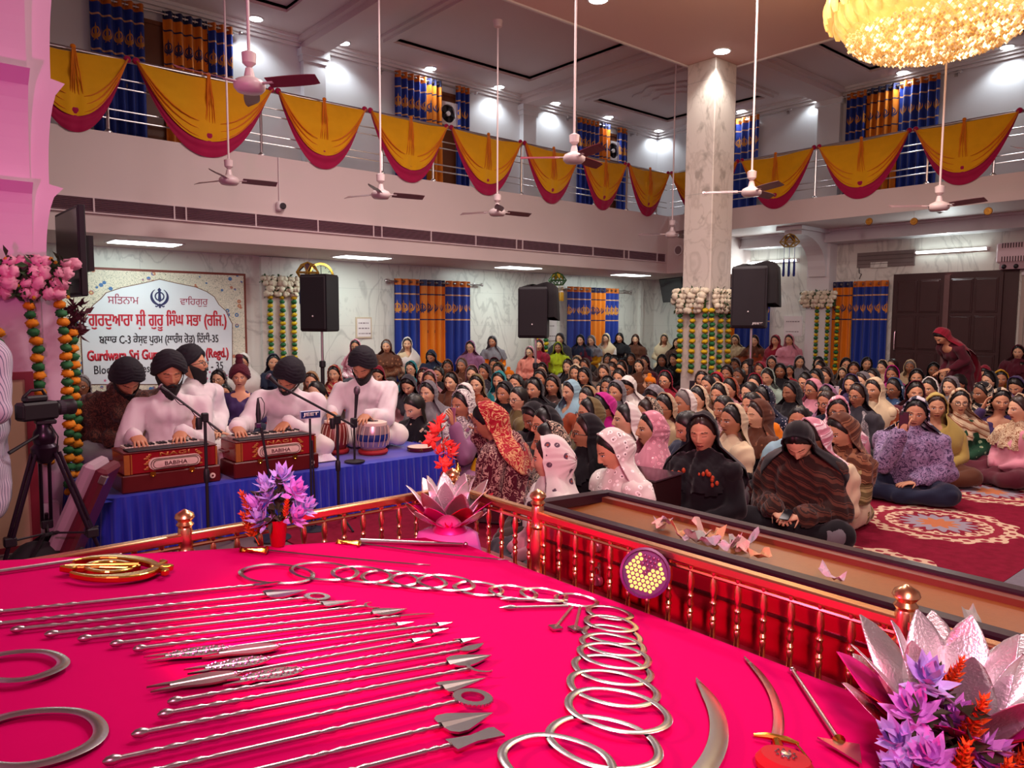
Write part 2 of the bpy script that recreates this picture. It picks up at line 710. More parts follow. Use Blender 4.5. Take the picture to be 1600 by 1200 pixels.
mb.prism([(-a, b) for a, b in pr2], -1.2, PX - .06, Matrix(((0, 0, 1, 0), (1, 0, 0, PY), (0, 1, 0, 0), (0, 0, 0, 1))))
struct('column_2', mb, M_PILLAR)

# ------------------------------------------------------------------ right wall doors
mb = MB().box(XW - .05, XW, 4.62, 6.92, 0, 2.62)
d1 = struct('door_1', mb, M_DOORW)
d1['label'] = 'dark brown panelled double door in the right wall'
for y0, y1 in ((4.86, 5.84), (5.9, 6.88)):
 mb = MB().box(XW - .1, XW - .05, y0, y1, .02, 2.56)
 for a, b in ((y0 + .09, (y0 + y1) / 2 - .04), ((y0 + y1) / 2 + .04, y1 - .09)):
  for c, d in ((.15, .75), (.85, 1.4), (1.5, 2.0), (2.08, 2.46)):
   pass
  for c, d in ((.2, .95), (1.05, 1.72), (1.82, 2.46)):
   mb.bbox(XW - .125, XW - .1, a, b, c, d, .02)
   mb.bbox(XW - .115, XW - .09, a - .02, b + .02, c - .02, d + .02, .005)
 mb.build('door_leaf', M_DOORW, d1)
mb = MB().tube([(XW - .11, 6.8, 1.0), (XW - .16, 6.8, 1.02), (XW - .17, 6.8, 1.2), (XW - .16, 6.8, 1.4), (XW - .11, 6.8, 1.42)], .013, 8)
mb.build('door_handle', M_STEEL, d1, True)
mb = MB().box(XW - .13, XW - .1, 5.79, 5.89, .02, 2.56)
mb.build('meeting_strip', plain('worn_wood', '6a4a4a', .5, var=.2), d1)
# upper gallery: brown boarded windows behind the curtains
M_WINW = plain('varnished_window_wood', '6b3a1c', .4, var=.2, scale=3)
def window(name, x0, x1, z0, z1, wall):
 mb = MB()
 if wall == 'L':
  mb.box(x0, x1, YW - .05, YW, z0, z1)
  for a in (x0, (x0 + x1) / 2 - .03, x1 - .06):
   mb.box(a, a + .06, YW - .08, YW - .02, z0, z1)
  for b in (z0, (z0 + z1) / 2, z1 - .06):
   mb.box(x0, x1, YW - .075, YW - .02, b, b + .06)
 else:
  mb.box(XW - .05, XW, x0, x1, z0, z1)
  for a in (x0, (x0 + x1) / 2 - .03, x1 - .06):
   mb.box(XW - .08, XW - .02, a, a + .06, z0, z1)
 struct(name, mb, M_WINW)
window('window_1', 2.9, 4.9, 4.12, 6.42, 'L')
window('window_2', 8.5, 10.0, 4.12, 6.42, 'L')
window('window_3', 13.6, 15.1, 4.12, 6.42, 'L')
window('window_4', 10.5, 11.5, 4.12, 6.42, 'R')
window('window_5', 6.3, 7.9, 4.12, 6.42, 'R')
window('window_6', 8.3, 9.95, .3, 2.35, 'L')
window('window_7', 13.3, 14.9, .3, 2.35, 'L')

# ------------------------------------------------------------------ carpets
m = Mat('maroon_medallion_carpet', .95, spec=.1)
x, y, z = m.xyz()
c = m.mix(m.ramp(m.noise(14, 4), .3, .7), '6e0f26', '7f1430')
k = ((x - 6.38 + .8) / 1.6)
lx = (k.fr() - .5) * 1.6
ly = y - 2.22 - (k.m('FLOOR')) * .12
rr = (lx * lx + ly * ly).sqrt()
aa = ly.atan2(lx)
pet = (aa * 12.).sin()
edge = rr < (pet * .03 + .55)
cream = '#'
body = m.mix(((aa * 24.).sin() * (rr * 60.).sin()) > .25, 'c9ac92', '8a2638')
body = m.mix((rr - .41).abs() < .03, body, '8a2638')
body = m.mix(rr < ((aa * 16.).sin() * .03 + .30), body, '7c1c30')
body = m.mix(rr < ((aa * 16.).sin() * .04 + .24), body, '8f8490')
body = m.mix(rr < ((aa * 10.).sin() * .03 + .13), body, 'b06a48')
inx = (x > 3.2) * (x < 12.)
c = m.mix(edge * inx * (ly.abs() < .7), c, body)
m.col(c).bump(m.noise(160, 2), .4, .004)
M_CARPET = m.mat
cp = MB().box(2.2, 15.9, 1.43, 12.3, -.002, .008).build('maroon_carpet', M_CARPET)
tag(cp, 'maroon carpet with cream flower medallions that the crowd sits on', 'carpet')
m = Mat('grey_floral_carpet', .95, spec=.1)
v = m.voro(2.2)
c = m.mix(v < .16, '77707a', 'b08a78')
c = m.mix((v - .17).abs() < .02, c, '6a3a40')
c = m.mix(m.ramp(m.noise(40, 3), .35, .7) * .3, c, '5a5460')
m.col(c).bump(m.noise(160, 2), .4, .004)
cg = MB().box(2.7, 15.9, -5.5, 1.425, -.002, .01).build('grey_carpet', m.mat)
tag(cg, 'grey carpet with tan flowers meeting the maroon carpet behind the trough', 'carpet')


# ------------------------------------------------------------------ gallery railings
def railing(name, label, p0, p1, posts, side):
 p0, p1 = np.array(p0, float), np.array(p1, float)
 t = thing(name, label, 'railing', (p0[0], p0[1], SLAB), 0)
 L = p1 - p0
 n = np.linalg.norm(L)
 u = L / n
 MB().tube([(0, 0, 1.0), (*(L), 1.0)], .032, 10).build('handrail', M_STEEL, t, True)
 for h in (.2, .32, .62, .74):
  MB().tube([(0, 0, h), (*L, h)], .011, 6).build('rail_bar', M_STEEL, t, True)
 for a in posts:
  q = u * a
  mb = MB().cyl((*q, 0), (*q, 1.0), .022, n=8).lathe([(.055, 0), (.055, .015), (.03, .04), (.022, .05)], 10, Tm(q[0], q[1], 0))
  mb.build('baluster_post', M_STEEL, t, True)
 return t


LEFT_AN = [onx_ for onx_ in (-.1,)]
lpix = [(205, 100), (428, 143), (573, 177), (700, 200), (815, 229), (905, 250), (978, 265), (1043, 272)]
lx_ = [1.45] + [float(ony(x, y, YF - .02)[0]) for x, y in lpix]
lx_[-1] = XF - .05
rpix = [(1157, 254), (1277, 232), (1427, 202), (1600, 169)]
ry_ = [YF - .05] + [float(onx(x, y, XF - .02)[1]) for x, y in rpix] + [1.2]
railing('gallery_railing', 'steel railing along the gallery over the signboard wall', (.9, YF + .06), (XF, YF + .06), [x - .9 for x in np.arange(1.5, 14.5, 1.06)], 'L')
railing('gallery_railing', 'steel railing along the gallery over the double door', (XF + .06, YF), (XF + .06, 0.), [YF - y for y in np.arange(10.9, .3, -1.06)], 'R')


# ------------------------------------------------------------------ yellow and magenta swags
def _cloth(name, c, c2=None, rough=.75):
 m = Mat(name, rough, spec=.25)
 n = m.noise(7, 3)
 a = np.array(srgb(c))
 m.col(m.mix(n, tuple(a * .9), tuple(np.minimum(a * 1.08, 1))))
 m.set('Sheen Weight', .25)
 return m.mat


M_YEL = _cloth('yellow_satin', 'e6a800')
M_ORG = _cloth('orange_satin', 'e07c00')
M_MAG = _cloth('magenta_satin', 'a80848')
_rs = random.Random(4)


def swag(L, sag, seed):
 """returns meshes (yellow body, orange gathers, magenta border) in local x 0..L, hanging along -z, facing -y"""
 rs = np.random.RandomState(seed)
 nu, nv = 46, 15
 u = np.linspace(0, 1, nu)
 s = sag * (1 - np.abs(2 * u - 1) ** 2.15)
 top = -.02 - .035 * np.sin(PI * u) * (1 + .4 * np.sin(5 * u + seed))

 def sheet(a, b, yo, amp):
  v = np.linspace(0, 1, nv)
  G = np.zeros((nu, nv, 3))
  zt = top - s * a
  zb = top - s * b
  for j, q in enumerate(v):
   z = zt + (zb - zt) * q
   f = np.sin(q * 9 + 2.2 * np.cos(PI * (u - .5)) + seed) * .5 + np.sin(q * 17 + 6 * u * (1 - u) * 4) * .5
   yy = yo - .035 * np.sin(PI * np.clip(a + (b - a) * q, 0, 1)) - amp * f * np.sin(PI * u) ** .5
   yy = yy - .03 * np.exp(-((u - .5) / .035) ** 2) * (1 - q) + .012 * np.sin(40 * u) * np.exp(-((u - .5) / .1) ** 2)
   G[:, j, 0] = u * L
   G[:, j, 1] = yy
   G[:, j, 2] = z
  return G
 return sheet(0, .80, -.05, .014), sheet(.70, 1.0, -.03, .012)


def hang_swag(label, p0, p1, sag, seed):
 p0, p1 = np.array(p0), np.array(p1)
 d = p1 - p0
 L = float(np.linalg.norm(d))
 t = thing('swag', label, 'swag', (*p0, SLAB + 1.0), math.atan2(d[1], d[0]), 'yellow and magenta swags along the gallery railing')
 a, b = swag(L, sag, seed)
 f = MB().grid(a).build('yellow_drape', M_YEL, t, 'all')
 MB().grid(b).build('magenta_border', M_MAG, t, 'all')
 # gathered orange strips: along the middle and up to both knots
 mb = MB()
 mid = a[a.shape[0] // 2]
 for k in (-2, -1, 0, 1, 2):
  pts = [(L / 2 + k * (.008 + .03 * q) * (1 + .3 * math.sin(seed + k)), mid[min(int(q * 14), 14)][1] - .025, mid[0][2] + .04 - sag * .6 * q) for q in np.linspace(0, 1, 7)]
  mb.tube(pts, [.014, .016, .014, .013, .011, .008, .004], 6, flat=.6)
 mb.ball((L / 2, -.09, -.0), (.035, .025, .03))
 mb.build('orange_gather', M_ORG, t, 'all')
 mb = MB()
 for e in (0, 1):
  for k in range(3):
   pts = []
   for q in np.linspace(0, .42, 8):
    uu = q if e == 0 else 1 - q
    s_ = sag * (1 - abs(2 * uu - 1) ** 2.15)
    pts.append((uu * L, -.07 - .012 * k, -.02 - s_ * (.80 - .1 * k) + .0))
   mb.tube(pts, [.02, .024, .024, .022, .02, .016, .012, .005], 6, flat=.5)
 mb.build('orange_fold', M_ORG, t, 'all')
 mb = MB().ball((0, -.05, -.01), (.05, .035, .05)).ball((L, -.05, -.01), (.05, .035, .05))
 mb.build('knot', M_MAG, t, 'all')
 return t


ords = ('first', 'second', 'third', 'fourth', 'fifth', 'sixth', 'seventh', 'eighth')
for i in range(len(lx_) - 1):
 lab = f'yellow swag with magenta border, {ords[i]} from the pink pillar along the left railing'
 # the left railing is seen from its hall side: build from the far end so that it faces the hall
 p0, p1 = (lx_[i] + .055, YF), (lx_[i + 1] - .055, YF)
 hang_swag(lab, p0, p1, min(1.1, .78 + .16 * (lx_[i + 1] - lx_[i])), i)
for i in range(len(ry_) - 1):
 lab = f'yellow swag with magenta border, {ords[i]} from the gallery corner along the right railing'
 p0, p1 = (XF, ry_[i + 1] + .02), (XF, ry_[i] - .02)
 # faces the hall: local -y must point to -x
 t = hang_swag(lab, (XF, ry_[i] - .055), (XF, ry_[i + 1] + .055), min(1.1, .78 + .16 * (ry_[i] - ry_[i + 1])), i + 11)


# ------------------------------------------------------------------ printed curtains
def curtain_mat(name, base, other, line, emb):
 m = Mat(name, .5, spec=.35)
 u, v, _ = m.xyz('UV')
 p = ((u / .24).fr() - .5) * .24
 q = v - .57
 c = m.mix(m.noise(3, 2), tuple(np.array(srgb(base)) * .9), tuple(np.array(srgb(base)) * 1.1))
 c = m.mix(v < .13, c, other)
 for a in (.31, .84):
  c = m.mix((v - a).abs() < .014, c, line)
 rad = (p * p + q * q).sqrt()
 ringm = (rad - .058).abs() < .011
 sword = (p.abs() + (q.abs() * .16)) < .022
 c1 = ((p * p) + (q - .005) * (q - .005)).sqrt() < .104
 c2 = ((p * p) + (q + .022) * (q + .022)).sqrt() > .092
 hilt = (((p.abs() - (q - .1) * .6 - .012).abs()) < .009) * (q > .09) * (q < .135)
 k = (ringm.mx(sword)).mx(c1 * c2 * (q > -.085)).mx(hilt) * (q.abs() < .14)
 c = m.mix(k, c, emb)
 m.col(c)
 m.set('Sheen Weight', .2)
 return m.mat


M_CB = curtain_mat('blue_printed_curtain', '14318c', 'c8690c', 'd6a070', 'd08a35')
M_CO = curtain_mat('orange_printed_curtain', 'd97a0c', '1b2050', '20204a', '23285c')


ME_EYELET = MB().lathe([(.03, -.006), (.03, .006), (.022, .006), (.022, -.006)], 10, Ry(PI / 2), cap=False).mesh('eyelet', True)
ME_EYELET.materials.append(M_STEEL)


def curtain(label, a, b, z0, z1, wall, kind, folds, seed):
 """a = start, b = end along the wall"""
 L = b - a
 t = thing('curtain', label, 'curtain', (a, YW - .13, z0) if wall == 'L' else (XW - .13, b, z0), 0 if wall == 'L' else -PI / 2, 'printed curtains')
 n = max(24, int(folds * 12))
 m_ = 26
 u = np.linspace(0, 1, n)
 v = np.linspace(0, 1, m_)
 H = z1 - z0
 G = np.zeros((n, m_, 3))
 rs = np.random.RandomState(seed)
 ph = rs.rand() * 6
 for j, q in enumerate(v):
  amp = .045 + .012 * q
  G[:, j, 0] = u * L + .012 * q * np.sin(u * 9 + ph)
  G[:, j, 1] = amp * np.sin(u * folds * 2 * PI + .5 * q * np.sin(u * 5 + ph)) - .02 * q * np.sin(u * 3 + ph)
  G[:, j, 2] = H * (1 - q)
 mb = MB().grid(G)
 me = mb.mesh('curtain_cloth', 'all')
 uvl = me.uv_layers.new(name='UVMap')
 # metres along the unfolded cloth and below the top edge
 wid = L * 1.5
 loops = np.zeros(len(me.loops), dtype=np.int32)
 me.loops.foreach_get('vertex_index', loops)
 UU = np.repeat(u * wid, m_)
 VV = np.tile(v * H, n)
 uv = np.empty(len(loops) * 2, dtype=np.float32)
 uv[0::2] = UU[loops]
 uv[1::2] = VV[loops]
 uvl.data.foreach_set('uv', uv)
 me.materials.append(M_CB if kind == 'B' else M_CO)
 link('cloth', me, t)
 for k in range(int(folds * 2)):
  link('eyelet', ME_EYELET, t, ((k + .5) / (folds * 2) * L, 0, H - .06))
 return t


def rod(label, a, b, z, wall):
 t = thing('curtain_rod', label, 'curtain rod', (a, YW - .13, z) if wall == 'L' else (XW - .13, b, z), 0 if wall == 'L' else -PI / 2)
 L = b - a
 MB().cyl((0, 0, 0), (L, 0, 0), .014, n=8).build('pole', M_STEEL, t, True)
 for e in (0, L):
  mb = MB().ball((e, 0, 0), .04, 10, 6).cyl((e - .02 if e else e + .0, 0, 0), (e + .02, 0, 0), .022, n=8)
  mb.build('finial', M_STEEL, t, True)
 for e in (.12, L - .12):
  MB().box(e - .012, e + .012, 0, .125, -.02, .02).box(e - .03, e + .03, .11, .128, -.05, .05).build('bracket', M_STEEL, t)


UZ0, UZ1 = 4.12, 6.6
cu = [
 ('blue curtain with orange emblems, upper gallery window beside the pink pillar', 2.78, 3.56, UZ0, UZ1, 'L', 'B', 5),
 ('orange curtain with dark emblems, upper gallery window beside the pink pillar', 3.84, 4.55, UZ0, UZ1, 'L', 'O', 4.5),
 ('narrow blue curtain closing the upper gallery window nearest the pink pillar', 4.56, 4.98, UZ0, UZ1, 'L', 'B', 3),
 ('blue curtain of the middle upper gallery window, before its exhaust fan', 8.22, 8.98, UZ0, UZ1, 'L', 'B', 5),
 ('orange curtain of the middle upper gallery window, touching its exhaust fan', 8.99, 9.36, UZ0, UZ1, 'L', 'O', 3),
 ('narrow blue curtain of the middle upper gallery window, past its exhaust fan', 9.74, 10.1, UZ0, UZ1, 'L', 'B', 3),
 ('blue curtain of the last upper gallery window before the corner, by the rod end', 13.45, 14.2, UZ0, UZ1, 'L', 'B', 5),
 ('orange curtain of the last upper gallery window before the corner', 14.21, 14.62, UZ0, UZ1, 'L', 'O', 3),
 ('narrow blue curtain of the last upper gallery window, nearest the corner', 14.92, 15.3, UZ0, UZ1, 'L', 'B', 2.5),
 ('blue curtain in the upper gallery seen just past the marble column', 10.2, 11.15, UZ0, UZ1, 'R', 'B', 5),
 ('blue curtain in the upper right gallery, the one nearer the column', 7.63, 8.06, UZ0, UZ1, 'R', 'B', 3),
 ('orange curtain between two blue ones in the upper right gallery', 6.95, 7.62, UZ0, UZ1, 'R', 'O', 4.5),
 ('blue curtain in the upper right gallery, the one under the chandelier', 6.16, 6.94, UZ0, UZ1, 'R', 'B', 5),
 ('blue curtain by the framed notice on the marble wall under the gallery', 8.17, 8.78, .25, 2.45, 'L', 'B', 3.5),
 ('orange curtain between two blue ones on the marble wall behind the benches', 8.79, 9.44, .25, 2.45, 'L', 'O', 3.5),
 ('blue curtain on the marble wall, right of the wider orange one', 9.45, 10.12, .25, 2.45, 'L', 'B', 3.5),
 ('blue curtain under the green lantern on the far marble wall', 13.15, 14.0, .25, 2.45, 'L', 'B', 4),
 ('narrow orange curtain under the green lantern on the far marble wall', 14.01, 14.55, .25, 2.45, 'L', 'O', 3),
 ('pale blue curtain ending the set on the far marble wall', 14.56, 15.05, .25, 2.45, 'L', 'B', 3),
 ('orange curtain peeking out beside the column behind the speaker', 10.72, 11.1, .25, 2.45, 'R', 'O', 2.5),
 ('blue curtain behind the speaker on the stand past the column', 9.75, 10.71, .25, 2.45, 'R', 'B', 5),
 ('orange curtain beside the dark double door', 7.75, 8.2, .25, 2.5, 'R', 'O', 3),
 ('blue curtain touching the dark double door', 6.98, 7.74, .25, 2.5, 'R', 'B', 4.5),
]
for i, (lab, a, b, z0, z1, w, k, f) in enumerate(cu):
 curtain(lab, a, b, z0, z1, w, k, f, i)
rod('steel curtain rod of the upper window beside the pink pillar', 2.5, 5.12, 6.54, 'L')
rod('steel curtain rod of the middle upper gallery window', 7.85, 10.28, 6.54, 'L')
rod('steel curtain rod of the upper window nearest the corner', 13.1, 15.7, 6.54, 'L')
rod('steel curtain rod over the upper right gallery curtains', 5.8, 8.15, 6.54, 'R')
rod('steel curtain rod in the upper gallery just past the column', 9.4, 11.2, 6.54, 'R')
rod('steel curtain rod on the marble wall above the benches', 7.98, 10.45, 2.39, 'L')
rod('steel curtain rod under the green lantern', 13.0, 15.55, 2.39, 'L')


# exhaust fans in the upper windows
def exhaust(label, x, z):
 t = thing('exhaust_fan', label, 'fan', (x, YW - .1, z))
 s = .24
 mb = MB()
 G = []
 an = np.arange(32) * 2 * PI / 32
 sq = np.array([np.array([math.cos(a), math.sin(a)]) / max(abs(math.cos(a)), abs(math.sin(a))) * s for a in an])
 ci = np.c_[np.cos(an), np.sin(an)] * .19
 mb.grid(np.array([np.c_[sq[:, 0], np.full(32, h), sq[:, 1]] for h in (.03, -.02)] + [np.c_[ci[:, 0], np.full(32, h), ci[:, 1]] for h in (-.02, .04)]), cv=True)
 mb.build('housing', M_WHITEP, t)
 mb = MB().lathe([(.05, -.03), (.05, .03)], 14, Rx(PI / 2))
 mb.build('hub', M_WHITEP, t, True)
 for k in range(5):
  a = k * 2 * PI / 5
  M = Ry(a)
  v = xf([(.04, -.01, -.02), (.17, -.02, -.07), (.18, .02, .03), (.05, .01, .03)], M)
  v2 = v + np.array([0, .006, 0])
  MB().add(np.r_[v, v2], [(0, 1, 2, 3), (7, 6, 5, 4), (0, 4, 5, 1), (1, 5, 6, 2), (2, 6, 7, 3), (3, 7, 4, 0)]).build('blade', M_BLACK, t)
 MB().ring((0, 0), .0, .19, -.045, -.04, 24, Rx(PI / 2)).build('backing', M_BLACK, t)


exhaust('white square exhaust fan in the middle upper gallery window', 9.55, 5.98)
exhaust('white square exhaust fan in the upper window nearest the corner', 14.78, 5.98)

# ------------------------------------------------------------------ vents, soffit lights, downlights
t = thing('air_grille', 'long louvred air grille along the left gallery front', 'grille', (0, YF, 3.1))
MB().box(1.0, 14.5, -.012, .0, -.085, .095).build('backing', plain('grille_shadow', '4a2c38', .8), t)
mb = MB()
for k in range(7):
 z = -.075 + k * .025
 mb.add([(1.0, -.014, z), (14.5, -.014, z), (14.5, -.034, z + .012), (1.0, -.034, z + .012), (1.0, -.014, z + .006), (14.5, -.014, z + .006)], [(0, 1, 2, 3), (3, 2, 5, 4)])
mb.build('louvre', plain('grille_paint', 'b99aa4', .5), t)
M_GF = plain('grille_frame_paint', 'd9c6c8', .5)
mb = MB().box(1.0, 14.52, -.038, 0, .095, .11).box(1.0, 14.52, -.038, 0, -.105, -.085).box(14.5, 14.52, -.038, 0, -.1, .1)
mb.build('frame', M_GF, t)
xx = 1.3
k = 0
while xx < 14.4:
 MB().box(xx, xx + .02, -.037, -.002, -.085, .095).build('divider', M_GF, t)
 xx += (1.02, .16)[k % 4 == 2]
 k += 1
M_PANEL = glow('panel_light_diffuser', (.92, 1., .98), 9.0)
for i, (x, lab) in enumerate(((3.2, 'square white panel light above the signboard'), (6.9, 'white panel light above the wall clock'), (10.7, 'white panel light between the two lower curtain sets'), (14.4, 'white panel light nearest the column'))):
 t = thing('panel_light', lab, 'ceiling light', (x, 12.3, 2.745), 0, 'panel lights under the left gallery')
 MB().box(-.5, .5, -.28, .28, -.012, 0).build('frame', M_TRIM, t)
 MB().box(-.46, .46, -.25, .25, -.02, -.012).build('diffuser', M_PANEL, t)
M_DL = glow('downlight_lens', (.93, .97, 1.), 14.0)
M_DLW = glow('warm_downlight_lens', (1., .97, .92), 12.0)
dn = ['nearest the pink pillar', 'second from the pink pillar', 'right of the middle upper window', 'fourth from the pink pillar', 'above the pilaster by the corner window', 'above the corner window', 'in the gallery corner left of the column']
dr = ['just past the column', 'before the right pilaster', 'above the orange upper curtain', 'farthest along the right gallery']


def downlight(lab, x, y, z, r, mat):
 t = thing('downlight', lab, 'ceiling light', (x, y, z), 0, 'recessed downlights')
 MB().lathe([(r * 1.22, 0), (r * 1.22, -.012), (r, -.018), (r, 0)], 20).build('trim_ring', M_TRIM, t, True)
 MB().lathe([(r, -.004), (r * .98, -.022), (r * .5, -.026)], 20).build('lens', mat, t, True)


for i, p in enumerate(((400, 40), (537, 77), (673, 116), (780, 144), (868, 169), (951, 190), (1028, 211))):
 q = onz(*p, 6.64)
 downlight('round gallery downlight ' + dn[i], q[0], q[1], GCEIL + .004, .11, M_DL)
for i, p in enumerate(((1158, 181), (1271, 155), (1410, 122), (1573, 83))):
 q = onz(*p, 6.64)
 downlight('round right gallery downlight ' + dr[i], q[0], q[1], GCEIL + .004, .11, M_DL)
q = onz(1128, 79, HCEIL)
downlight('large round downlight at the head of the marble column', q[0], q[1], HCEIL, .13, M_DLW)
q = onz(935, -2, HCEIL)
downlight('round downlight in the central ceiling above the fans', q[0], q[1], HCEIL, .13, M_DLW)

# tube lights on the right wall
M_TUBE = glow('fluorescent_tube', (.9, 1., .97), 16.0)
for a, b, lab in ((5.14, 6.52, 'fluorescent tube light above the dark double door'), (9.1, 10.5, 'fluorescent tube light behind the black speaker and blue lantern')):
 t = thing('tube_light', lab, 'tube light', (XW, a, 3.05))
 MB().box(-.05, 0, 0, b - a, -.03, .03).build('batten', M_WHITEP, t)
 MB().cyl((-.075, .03, 0), (-.075, b - a - .03, 0), .018, n=10).build('tube', M_TUBE, t, True)
 for e in (.01, b - a - .04):
  MB().box(-.095, -.05, e, e + .03, -.025, .025).build('holder', M_WHITEP, t)


# ------------------------------------------------------------------ ceiling fans
M_FANW = plain('fan_cream_enamel', 'd8c4c4', .35, var=.03)
M_FANB = plain('fan_brown_blade', '8a6e72', .4, var=.05)
M_FANP = plain('fan_maroon_blade', '7a3040', .4, var=.05)


def fan(label, px, D, top, phase, blade, big=1.0):
 c = atd(px[0], px[1], D)
 t = thing('ceiling_fan', label, 'fan', (c[0], c[1], c[2]), phase, 'ceiling fans')
 h = top - c[2]
 MB().cyl((0, 0, .16), (0, 0, h - .05), .013, n=8).build('down_rod', M_FANW, t, True)
 MB().lathe([(.01, .13), (.055, .17), (.06, .25), (.02, .27)], 14).build('canopy_cup', M_FANW, t, True)
 MB().lathe([(.02, h - .11), (.06, h - .09), (.075, h)], 14).build('ceiling_cup', M_FANW, t, True)
 MB().lathe([(.02, -.07), (.10, -.062), (.125, -.035), (.13, .0), (.11, .03), (.045, .06), (.03, .13)], 20).build('motor', M_FANW, t, True)
 for k in range(3):
  a = k * 2 * PI / 3
  M = Rz(a)
  n = 8
  G = np.zeros((n, 2, 3))
  for i, s in enumerate(np.linspace(.17, .62, n)):
   w = .055 + .012 * math.sin((s - .17) / .45 * PI)
   if i == n - 1:
    w *= .8
   G[i, 0] = (s, -w, .005 + .022)
   G[i, 1] = (s, w, .005 - .022)
  P = np.concatenate([G, G[:, ::-1] - np.array([0, 0, .005])], 1)
  mb = MB().grid(xf(P.reshape(-1, 3), M).reshape(P.shape), cv=True)
  e = MB()
  bl = mb.build('blade', blade, t)
  MB().box(.1, .22, -.02, .02, -.004, .006, 0, M).build('blade_arm', M_FANW, bl)
 return t


fan('ceiling fan high before the gallery front, left of the security camera', (358, 281), 9.8, HCEIL, 1.95, M_FANB)
fan('pink-lit ceiling fan nearest the platform, in front of the big swag', (390, 132), 6.2, HCEIL, 1.15, M_FANP)
fan('ceiling fan with a red-ringed cup, before the long air grille', (595, 303), 10.0, HCEIL, 1.9, M_FANB)
fan('ceiling fan right of the one with the red-ringed cup', (777, 331), 11.3, HCEIL, 2.0, M_FANB)
fan('large cream ceiling fan with maroon blades before the sixth swag', (897, 246), 8.6, HCEIL, 2.35, M_FANP)
fan('ceiling fan hanging just right of the marble column', (1174, 299), 9.7, HCEIL, 2.2, M_FANB)
fan('ceiling fan under the chandelier, before the right gallery front', (1467, 322), 9.8, HCEIL, .25, M_FANB)
fan('small far ceiling fan half hidden behind the marble column', (1050, 366), 14.0, GCEIL, 2.3, M_FANB)
fan('ceiling fan at the edge of the view before the last right swag', (1640, 236), 9.5, HCEIL, 2.75, M_FANB)

# ------------------------------------------------------------------ chandelier
cc = atd(1462, 20, 9.0)
CH = thing('chandelier', 'large round crystal chandelier glowing gold over the hall', 'chandelier', (cc[0], cc[1], cc[2]))
m = Mat('glowing_glass_petal', .25)
geo = m.new('ShaderNodeNewGeometry')
rnd = E(m.nt, geo.outputs['Random Per Island'])
x, y, z = m.xyz()
m.col('e8b860')
m.emit(m.mix(m.noise(16, 2), 'f0a840', 'ffe09a'), .62)
M_PETAL = m.mat
m = Mat('glowing_crystal_bead', .08, spec=.8)
rnd = E(m.nt, m.new('ShaderNodeNewGeometry').outputs['Random Per Island'])
m.col('f0d090')
r2 = rnd * rnd
m.emit(m.mix(r2, 'c07414', 'ffecc0'), r2 * r2 * r2 * 3.5 + .34)
M_BEAD = m.mat
MB().lathe([(.9, .02), (1.02, .05), (1.02, .12), (.3, .2), (.3, 1.2)], 40).build('frame', M_BRASS, CH, True)
MB().lathe([(.02, 1.0), (.02, HCEIL - cc[2])], 10).build('hanging_rod', M_BRASS, CH, True)
# petals: overlapping glass tongues in three tiers
pm = MB()
n = 7
G = np.zeros((n, 7, 3))
for i, a in enumerate(np.linspace(0, 1, n)):
 w = .105 * (math.sin(PI * (.25 + .75 * (1 - a)) * .62) ** .8) * (1 if a < .9 else .7)
 for j, b in enumerate(np.linspace(-1, 1, 7)):
  G[i, j] = (.05 * math.sin(PI * a) - .03 * b * b, w * b, -.34 * a)
P = np.concatenate([G, G[:, ::-1] - np.array([.012, 0, 0])], 1)
pm.grid(P, cv=True)
pme = pm.mesh('glass_petal', 'all')
pme.materials.append(M_PETAL)
for tier, (rad, zz, cnt, tilt) in enumerate(((1.2, .34, 36, -.1), (1.13, .16, 34, .35), (1.02, .0, 30, .8))):
 for k in range(cnt):
  a = (k + .5 * tier) * 2 * PI / cnt
  o = link('glass_petal', pme, CH, (rad * math.cos(a), rad * math.sin(a), zz))
  o.rotation_euler = (Matrix.Rotation(a, 4, 'Z') @ Matrix.Rotation(tilt, 4, 'Y')).to_euler()
mb = MB()
rs = np.random.RandomState(3)
for k in range(1500):
 r_ = .98 * math.sqrt((k + .5) / 1500)
 a = k * 2.39996
 zz = -.16 - .30 * math.sqrt(max(0, 1 - (r_ / 1.0) ** 2)) + rs.randn() * .012
 s = .021 + .007 * rs.rand()
 c = (r_ * math.cos(a), r_ * math.sin(a), zz)
 v = [(c[0] + s, c[1], c[2]), (c[0] - s, c[1], c[2]), (c[0], c[1] + s, c[2]), (c[0], c[1] - s, c[2]), (c[0], c[1], c[2] + s), (c[0], c[1], c[2] - s * 1.3)]
 mb.add(v, [(0, 2, 4), (2, 1, 4), (1, 3, 4), (3, 0, 4), (2, 0, 5), (1, 2, 5), (3, 1, 5), (0, 3, 5)])
o = mb.build('crystal_beads', M_BEAD, CH)
o['kind'] = 'stuff'
MB().lathe([(.02, -.36), (.5, -.32), (.85, -.2), (.97, -.05), (.97, .02)], 40, cap=False).build('inner_bowl', M_PETAL, CH, True)


